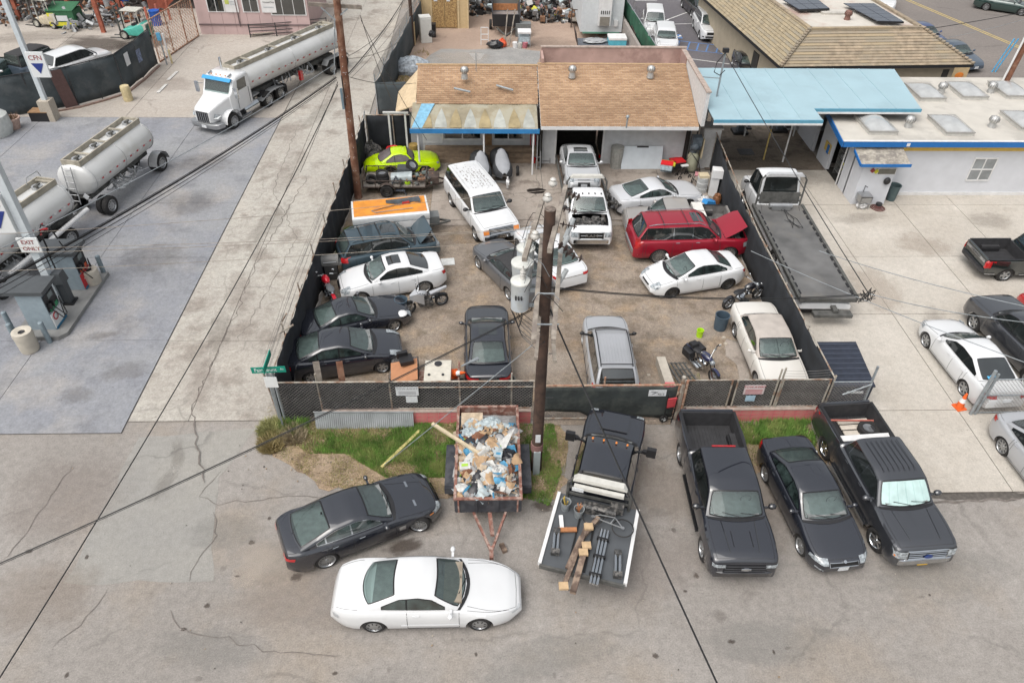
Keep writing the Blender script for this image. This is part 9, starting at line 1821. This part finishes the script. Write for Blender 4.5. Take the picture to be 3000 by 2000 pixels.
t=thing('trash_can','dark green trash can against the white service building','trash can',(21.35,34.25,.05));MB().lathe([(.22,0),(.28,.8),(.31,.82),(.31,.88),(.26,.86),(.22,.2),(.001,.2)],n=18).build('can',mat('can_slate',(.07,.105,.11),.6),t,50)
t=thing('hose_bracket','black round hose bracket on the annexe wall','bracket',(20.45,33.72,1.45));MB().ball((0,-.06,0),.2,12,(.9,.6,1)).build('bracket',M_black,t,60)
t=thing('hazard_placard','small red and yellow diamond placard on the annexe wall','sign',(19.65,33.74,2.0));MB().box((-.1,0,0),(.2,.02,.2),rot=Matrix.Rotation(pi/4,3,'Y')).build('board',M_tred,t);MB().box((.1,0,-.05),(.2,.02,.2),rot=Matrix.Rotation(pi/4,3,'Y')).build('board',M_lidy,t)
t=thing('shop_shelving','dark shelving with tools inside the doorway of the service building','shelving',(19.55,36.9,.06));MB().box((0,.3,.9),(.5,.05,1.8)).build('back',M_frame,t)
for z in(.3,.7,1.1,1.5):MB().box((0,0,z),(.5,.6,.04)).build('shelf',M_alloy,t)
rd=random.Random(6);mb=MB();[mb.mi(k%3).box((rd.uniform(-.2,.2),rd.uniform(-.25,.25),rd.choice((.4,.8,1.2,1.6))),(.1,.12,.14))for k in range(16)];mb.build('tools',[M_alloy,M_lidy,M_engine],t,kind='stuff')
t=simple('white_fridge','white upright fridge standing behind the tan roofed workshop','fridge',1248,122,0,.25);MB().box((0,0,.95),(.85,.8,1.9)).build('body',mat('fridge_white',(.60,.60,.57),.5,var=.06),t);MB().box((0,-.42,.9),(.8,.03,1.75)).build('door',MATS['fridge_white'],t)
t=simple('black_bin','black bin beside the white fridge','bin',1268,108);MB().box((0,0,.5),(.5,.5,1.0),taper=1.1).build('bin',M_black,t);bag('black_bag','black bag on the bin beside the white fridge',G(1265,100,1.15),.25,M_black,(1,1,1),31)
t=simple('fence_panel_stack','pale wooden panel beside the thin dark pole','panel',1213,130);MB().box((0,0,.8),(.25,.5,1.6)).build('panel',M_yel,t)
P2=thing('utility_pole','thin dark utility pole by the alley behind the workshop','utility pole',G(1210,135));p=G(1210,135);MB().cyl(p,p+Vector((.0,0,8.5)),.14,.11,12).build('pole_shaft',M_pole,P2,60,world=True)
p=G(1482,108);dt=thing('dump_trailer','black high sided dump trailer in the back yard','trailer',(p.x,p.y+1.8,0));zz=.9
for x in(-1.05,1.05):MB().slab([(x,-1.7,zz),(x,1.7,zz),(x*1.05,1.7,zz+1.35),(x*1.05,-1.7,zz+.9)],(.05,0,0)).build('side_panel',M_box,dt)
MB().box((0,1.7,zz+.75),(2.15,.06,1.4)).build('end_panel',MATS['steel_deck'],dt);MB().box((0,1.65,zz+.35),(2.0,.05,.5)).build('rust_band',M_rstl,dt);MB().box((0,-1.7,zz+.3),(2.1,.06,.9)).build('end_panel',M_black,dt);MB().box((0,0,zz),(2.1,3.4,.1)).build('floor',M_tankend,dt)
for sg in(1,-1):add_wheel(dt,(sg*1.2,0,.38),.38,.22,('steel',6,.6),1,M_steelw).rotation_euler=(0,0,-sg*pi/2)
MB().bar((-.7,-1.7,.6),(0,-3.2,.5),.1).bar((.7,-1.7,.6),(0,-3.2,.5),.1).build('drawbar',M_frame,dt)
t=simple('hand_truck','small white folding step by the dump trailer','step',1420,133);[MB().bar((x,0,0),(x,.1,1.3),.05).build('rail',M_gwhite,t)for x in(-.28,.28)];[MB().bar((-.28,.05,z),(.28,.05,z),.05).build('rung',M_gwhite,t)for z in(.4,.8,1.3)]
bag('black_bag','black rubbish bag in front of the black dump trailer',G(1450,130,.3),.45,MATS['bag_black'],(1.3,.9,.7),33);bag('orange_bag','orange bag in front of the black dump trailer',G(1472,128,.25),.32,mat('bag_orange',(.62,.09,.03),.6),(1,1,1.1),34)
for i,(x,lb)in enumerate(((1478,'left wooden pole leaning on the dump trailer'),(1492,'right wooden pole leaning on the dump trailer'))):a=G(x,135);t=thing('wooden_pole',lb,'pole',a);MB().cyl(a,a+Vector((.25+.2*i,1.0,2.4)),.05).build('pole',M_arm,t,world=True)
t=simple('wire_crate','wire crate with white lid beside the dump trailer','crate',1535,135);MB().box((0,0,1.1),(1.0,.9,.12)).build('lid',M_gwhite,t);[MB().bar((x,y,0),(x,y,1.1),.04).build('post',M_tankend,t)for x in(-.45,.45)for y in(-.4,.4)];MB().box((0,0,.5),(.8,.7,.5)).build('contents',M_clr,t)
t=simple('grey_chest','dark grey chest behind the wire crate','chest',1532,105);MB().box((0,0,.5),(1.2,.7,1.0)).build('chest',MATS['box_grey'],t)
for i,(u,m_,lb)in enumerate(((1510,M_gwhite,'white bucket left of the wire crate'),(1523,M_porc,'pale bucket in front of the wire crate'),(1537,mat('tub_rose',(.42,.14,.17),.6),'rose pink tub in front of the wire crate'))):t=simple('bucket',lb,'bucket',u,140);MB().cyl((0,0,0),(0,0,.4),.2,.24,12).build('bucket',m_,t,50)
rd=random.Random(41)
CL=[M_engine,M_gwhite,M_black,MATS['scrap_silver'],MATS['scrap_brown'],mat('c_yellow',(.50,.48,.04),.6),mat('c_pink',(.45,.28,.28),.7),mat('c_pale',(.42,.50,.52),.6)]
for i,(u,v,sx_,sy_,h_,lb)in enumerate(((1405,30,1.2,1.5,1.0,'clutter beside the pale yellow shed'),(1470,20,2.2,1.6,1.4,'high clutter behind the black dump trailer'),(1540,45,1.0,1.4,1.2,'pink and blue clutter right of the dump trailer'),(1600,20,1.6,1.4,1.3,'dark clutter in the middle of the back yard'),(1590,60,.9,.7,.9,'clutter pile with a red box and a white stool'),(1645,60,1.4,.8,.8,'metal clutter pile left of the office trailer steps'),(1670,15,1.2,1.2,1.6,'blue grey clutter against the office trailer'))):
 t=simple('clutter_heap',lb,'clutter',u,v);mb=MB()
 for k in range(90):mb.mi(rd.choices(range(8),(6,2,5,3,3,.35,.5,1.5))[0]).box((rd.gauss(0,sx_*.5),rd.gauss(0,sy_*.5),abs(rd.gauss(0,h_*.45))),(rd.uniform(.08,.5),rd.uniform(.08,.5),rd.uniform(.05,.5)),rot=Matrix.Rotation(rd.gauss(0,.6),3,(rd.random(),rd.random(),.5)))
 mb.build('clutter',CL,t,kind='stuff')
t=simple('wooden_steps','weathered wooden deck beside the office trailer','deck',1705,82);[MB().box((-.2,.2+k*.35,.5),(1.4,.3,.06)).build('board',M_arm,t)for k in range(9)];[MB().bar((x,y,0),(x,y,1.4),.08).build('post',M_brn,t)for x in(-.9,.5)for y in(0,2.8)];MB().bar((-.9,0,1.4),(.5,0,1.4),.06).build('rail',M_brn,t)
p=G(1768,155);lt=thing('utility_trailer','steel mesh sided utility trailer behind the pink parapet','trailer',(p.x,p.y+.6,0));[MB().box((0,0,.5),(4.0,2.0,.1)).build('floor',mat('trailer_floor',(.12,.13,.15),.6,var=.3),lt)]
for x in(-2,2):[MB().bar((x,-1+k*.25,.5),(x+.2*(1 if x>0 else-1),-1+k*.25,1.5),.04).build('upright',M_brn,lt)for k in range(9)];MB().bar((x*1.1,-1,1.5),(x*1.1,1,1.5),.05).build('rail',M_brn,lt)
t=thing('cooler_box','white and cyan cooler box on the steel trailer','cooler',(p.x+1.0,p.y+.5,.55));MB().box((0,0,.2),(1.3,1.1,.4)).build('body',mat('cooler_cyan',(.10,.42,.52),.5),t);MB().box((0,0,.46),(1.35,1.15,.14)).build('lid',M_gwhite,t)
bag('scrap_pile','grey scrap pile on the steel trailer',Vector((p.x-.7,p.y+.6,.7)),.45,MATS['scrap_silver'],(2,1,.4),44,'scrap')
t=simple('tarp_pile','grey tarpaulin covered pile behind the workshop left wing','tarpaulin',1208,205,.2);q=MB();q.ball((0,0,0),1.0,18);q.v=[(x*1.5*(1+rd.gauss(0,.05)),y*.8*(1+rd.gauss(0,.05)),max(-.2,z*.9*(1+rd.gauss(0,.08))))for x,y,z in q.v];q.build('tarpaulin',mat('tarp_grey',(.33,.37,.41),.7,var=.5,scale=6),t,fix=False)
sg_=thing('signboard','cream sign with an orange blob by the tan building door','sign',G(2810,210));p=G(2808,212,1.2);MB().box((p.x,p.y,1.0),(1.3,.1,1.2)).build('board',M_yel,sg_,world=True);MB().ball((p.x+.1,p.y-.06,1.0),.22,8,(1.4,.1,1)).build('orange_mark',M_orange,sg_,world=True)
fp=thing('flag_pole','two thin blue feather poles by the street','pole',G(2900,210));p=G(2905,212);[MB().cyl(p+Vector((k*.25,0,0)),p+Vector((.6+k*.3,0,2.4)),.05).build('blue_pole',mat('feather_blue',(.08,.35,.6),.6),fp,world=True)for k in(0,1)]
P3=thing('utility_pole','brown utility pole cut by the right edge near the street','utility pole',(32.1,43.4,0));a,b=GY(2978,218,42.8),GY(3040,60,42.8);MB().cyl(Vector((a.x-.6,a.y,0)),b,.16).build('pole_shaft',M_pole2,P3,60,world=True);MB().cyl(Vector((a.x-.95,a.y-.1,0)),b+Vector((-.3,-.1,0)),.06).build('conduit',M_gwhite,P3,world=True)
def grass(name,label_pts,n,m,h=(.05,.16),seed=1,mask=None,w=.012,z=.02,lean_=.5):
 rd=np.random.RandomState(seed);xs=[p[0]for p in label_pts];ys=[p[1]for p in label_pts]
 def inside(x,y):
  c=np.zeros(len(x),bool);j=len(label_pts)-1
  for i in range(len(label_pts)):
   xi,yi=label_pts[i];xj,yj=label_pts[j]
   k=((yi>y)!=(yj>y))&(x<(xj-xi)*(y-yi)/(yj-yi+1e-9)+xi);c^=k;j=i
  return c
 x=rd.uniform(min(xs),max(xs),n*3);y=rd.uniform(min(ys),max(ys),n*3);k=inside(x,y)
 if mask is not None:k&=mask(x,y,rd)
 x,y=x[k][:n],y[k][:n];N=len(x);a=rd.uniform(0,6.28,N);hh=rd.uniform(*h,N);la=rd.uniform(0,6.28,N);ll=hh*rd.uniform(.1,lean_,N)
 V_=np.zeros((N,3,3));V_[:,0]=np.stack([x-np.cos(a)*w,y-np.sin(a)*w,np.full(N,z)],1);V_[:,1]=np.stack([x+np.cos(a)*w,y+np.sin(a)*w,np.full(N,z)],1);V_[:,2]=np.stack([x+np.cos(la)*ll,y+np.sin(la)*ll,z+hh],1)
 me=bpy.data.meshes.new(name);me.from_pydata(V_.reshape(-1,3).tolist(),[],np.arange(N*3).reshape(-1,3).tolist());me.materials.append(m);me.update();o=bpy.data.objects.new(name,me);COL.objects.link(o);o['kind']='stuff';return o
def blobmask(f,thr,seed):
 from mathutils import noise
 def g(x,y,rd):
  out=np.array([noise.noise(Vector((a*f+seed,b*f,seed*1.7)))+.45*noise.noise(Vector((a*f*2.7,b*f*2.7+seed,3)))for a,b in zip(x,y)]);return out+rd.normal(0,.16,len(x))>thr
 return g
verge=[G(u,v).xy for u,v in((790,1185),(772,1240),(775,1300),(850,1360),(940,1420),(1060,1445),(1200,1440),(1330,1450),(1530,1465),(1630,1465),(1655,1400),(1665,1300),(1640,1245),(1500,1238),(1100,1235),(900,1215),(860,1190))]
sheet('verge_ground',wobble(verge,.08,.3),.013,M_verge);v2=[tuple(p)for p in verge]
M_gr=mat('grass_green',(.17,.32,.06),rough=.8,var=.4,scale=2.5,col2=(.30,.36,.11),s2=1.2);M_gr2=mat('grass_dry',(.38,.31,.15),rough=.9,var=.3,scale=3);M_gr3=mat('grass_olive',(.34,.34,.14),rough=.9,var=.3,scale=3)
core=[tuple(G(u,v).xy)for u,v in((850,1215),(830,1275),(900,1330),(1010,1330),(1130,1400),(1330,1400),(1340,1240),(900,1228))]
grass('green_grass',core,26000,M_gr,(.05,.17),1,blobmask(.9,-.06,3.1))
grass('green_grass',[(1.0,15.0),(1.9,14.6),(2.4,16),(2.3,18.2),(1.0,18.2)],9000,M_gr,(.04,.12),2,blobmask(1.1,-.15,7.7))
grass('dry_grass',core,5000,M_gr2,(.04,.12),24);grass('olive_grass',core,9000,M_gr3,(.04,.12),14);grass('dry_grass',v2,19000,M_gr2,(.02,.07),3,blobmask(1.1,-.05,11),w=.008,lean_=1.2);grass('olive_grass',v2,9000,M_gr3,(.02,.08),4,blobmask(1.4,.02,15))
grass('green_grass',[(8.35,17.2),(11.4,17.0),(11.6,18.2),(8.2,18.25)],7000,M_gr,(.10,.32),5,blobmask(.9,-.15,20),w=.02)
grass('olive_grass',[(7.3,16.2),(11.4,16.2),(11.6,18.2),(7.2,18.25)],4500,M_gr3,(.03,.1),6,blobmask(1.2,-.05,24));sheet('verge_ground',wobble([(7.2,18.25),(7.2,16.6),(8.6,15.9),(11.5,16.2),(11.7,18.25)],.08,.3),.013,M_verge)
grass('green_weeds',[(-7.3,20.5),(-6.7,20.5),(-6.4,24.2),(-7.2,24.2)],3500,M_gr3,(.05,.2),7);grass('green_weeds',[(-7.9,29),(-7.45,29),(-7.3,33),(-7.7,33)],1800,M_gr,(.08,.3),8);grass('green_weeds',[(-7.2,28.8),(-6.6,28.8),(-6.6,31.5),(-7.1,31.5)],1500,M_gr,(.05,.25),9)
grass('yard_weeds',[(6.8,18.6),(8.4,18.6),(8.2,21),(7.0,21.3)],900,M_gr3,(.03,.12),10,blobmask(1.5,.1,2));grass('yard_weeds',[(-6.9,37.8),(-4.2,37.8),(-4.2,39.9),(-6.9,39.9)],2500,M_gr3,(.05,.25),11)
grass('dry_weeds',[(-7,46),(-5.2,46),(-3.8,50),(-4.5,57),(-6,57)],2500,M_gr2,(.05,.2),12,blobmask(.6,.0,5),w=.03);grass('yard_weeds',[(7.0,31.2),(8.6,31.2),(8.6,32.3),(7,32.3)],700,M_gr3,(.03,.1),13)
for i,(x,y,s_,m_,lb)in enumerate(((-7.65,18.0,.6,M_gr3,'green weed clump left of the street sign post'),(-6.9,17.75,.55,mat('dry_brush',(.40,.33,.22),.95,var=.35,scale=5),'dry brown brush heap right of the street sign post'),(-7.55,17.35,.55,M_gr2,'tan dry grass clump in front of the street sign post'),(-6.95,18.3,.6,M_gr,'bright green weed clump behind the street sign post'))):
 t=thing('weed_clump',lb,'plant',(x,y,0));rd2=np.random.RandomState(50+i);N=1500;a=rd2.uniform(0,6.28,N);r=s_*np.sqrt(rd2.rand(N))*.8;hh=s_*(.35+.65*rd2.rand(N))*(1-.5*(r/s_)**2)*.75;vs=[];
 for k in range(N):
  x0_,y0_=r[k]*cos(a[k]),r[k]*sin(a[k]);b_=rd2.uniform(0,6.28);ox,oy=.25*s_*cos(a[k]+rd2.normal(0,.6)),.25*s_*sin(a[k]+rd2.normal(0,.6));vs+=[(x0_-.012*cos(b_),y0_-.012*sin(b_),.01+hh[k]*.3*rd2.rand()),(x0_+.012*cos(b_),y0_+.012*sin(b_),.01),(x0_+ox,y0_+oy,hh[k])]
 MB().add(vs,[(3*k,3*k+1,3*k+2)for k in range(N)]).build('blades',m_,t,fix=False,kind='stuff')
rd=random.Random(99);mb=MB()
for k in range(150):
 u,v=rd.choice(((rd.uniform(100,2900),rd.uniform(1250,1990)),(rd.uniform(700,1300),rd.uniform(1300,1440)),(rd.uniform(1300,2350),rd.uniform(850,1120))));p=G(u,v,.03);s_=rd.uniform(.015,.045);mb.mi(rd.choice((0,0,1,2))).box(p,(s_,s_*rd.uniform(.5,1.5),.012),rd.uniform(0,3))
mb.build('loose_litter',[M_joint,M_verge,M_walk],None,kind='stuff')
GR=dict(car='cars parked around the yard and streets',suv='suvs and vans parked around the yard',pickup_truck='pickup trucks',skylight='domed skylights on the white roof',roof_vent='round vents on the roofs',tyre='tyres on the junk trailer',storage_tub='storage boxes by the ladders',bollard='bollards on the forecourt',rubbish_bag='bags in the rubbish trailer',carton='cartons in the rubbish trailer',rubble_stone='pale stones on the yard dirt',fuel_dispenser='fuel dispensers on the island',litter_bin='cream litter bins by the pumps',wash_bay_column='columns under the blue canopy',covered_jet_ski='covered jet skis on the trailer',motorcycle='motorcycles in the yard',conductor='pale conductors from the central pole',weed_clump='weed clumps at the sign foot',clutter_heap='clutter in the back yard',scrap_heap='scrap heaps by the industrial shed',timber_board='boards in the pickup bed',tool_bucket='tool buckets on the flatbed',tank_trailer='fuel tank trailers',utility_pole='utility poles',traffic_cone='traffic cones',tow_dolly_arm='wheel lift arms on the flatbed',ladder='ladders at the garage front',forklift='forklifts at the top left',pole_sign='sign poles of the forecourt',open_bin='slate blue bins in the yard',loose_pipe='pipes on the tan roof',wooden_pole='poles leaning on the dump trailer',notice_board='notices on the pink office',notice='notices on the slate fence')
STF=iter(['bright green grass along the foot of the red wall','green grass around the foot of the central pole','dry stalks mixed through the green verge grass','olive weeds mixed through the green verge grass','dry straw coloured grass over the bare verge','short olive grass scattered over the verge dirt','tall green grass between the two parked pickups','sparse olive grass behind the black saloon','green weeds along the foot of the black alley fence','weeds growing through the alley side of the fence','weeds beside the orange topped camper','thin weeds near the rack frames behind the gate','weeds in the far left corner of the yard','dry weeds along the alley fence behind the workshop','thin weeds below the silver fastback','loose grit and litter scattered over the paving'])
for o in list(COL.objects):
 if o.parent:continue
 st=o.name.split('.')[0]
 if o.get('category')and st in GR:o['group']=GR[st]
 if o.get('kind')=='stuff' and not o.get('label'):o['label']=next(STF,'loose ground cover');o['category']='litter' if 'litter' in o.name else 'grass'
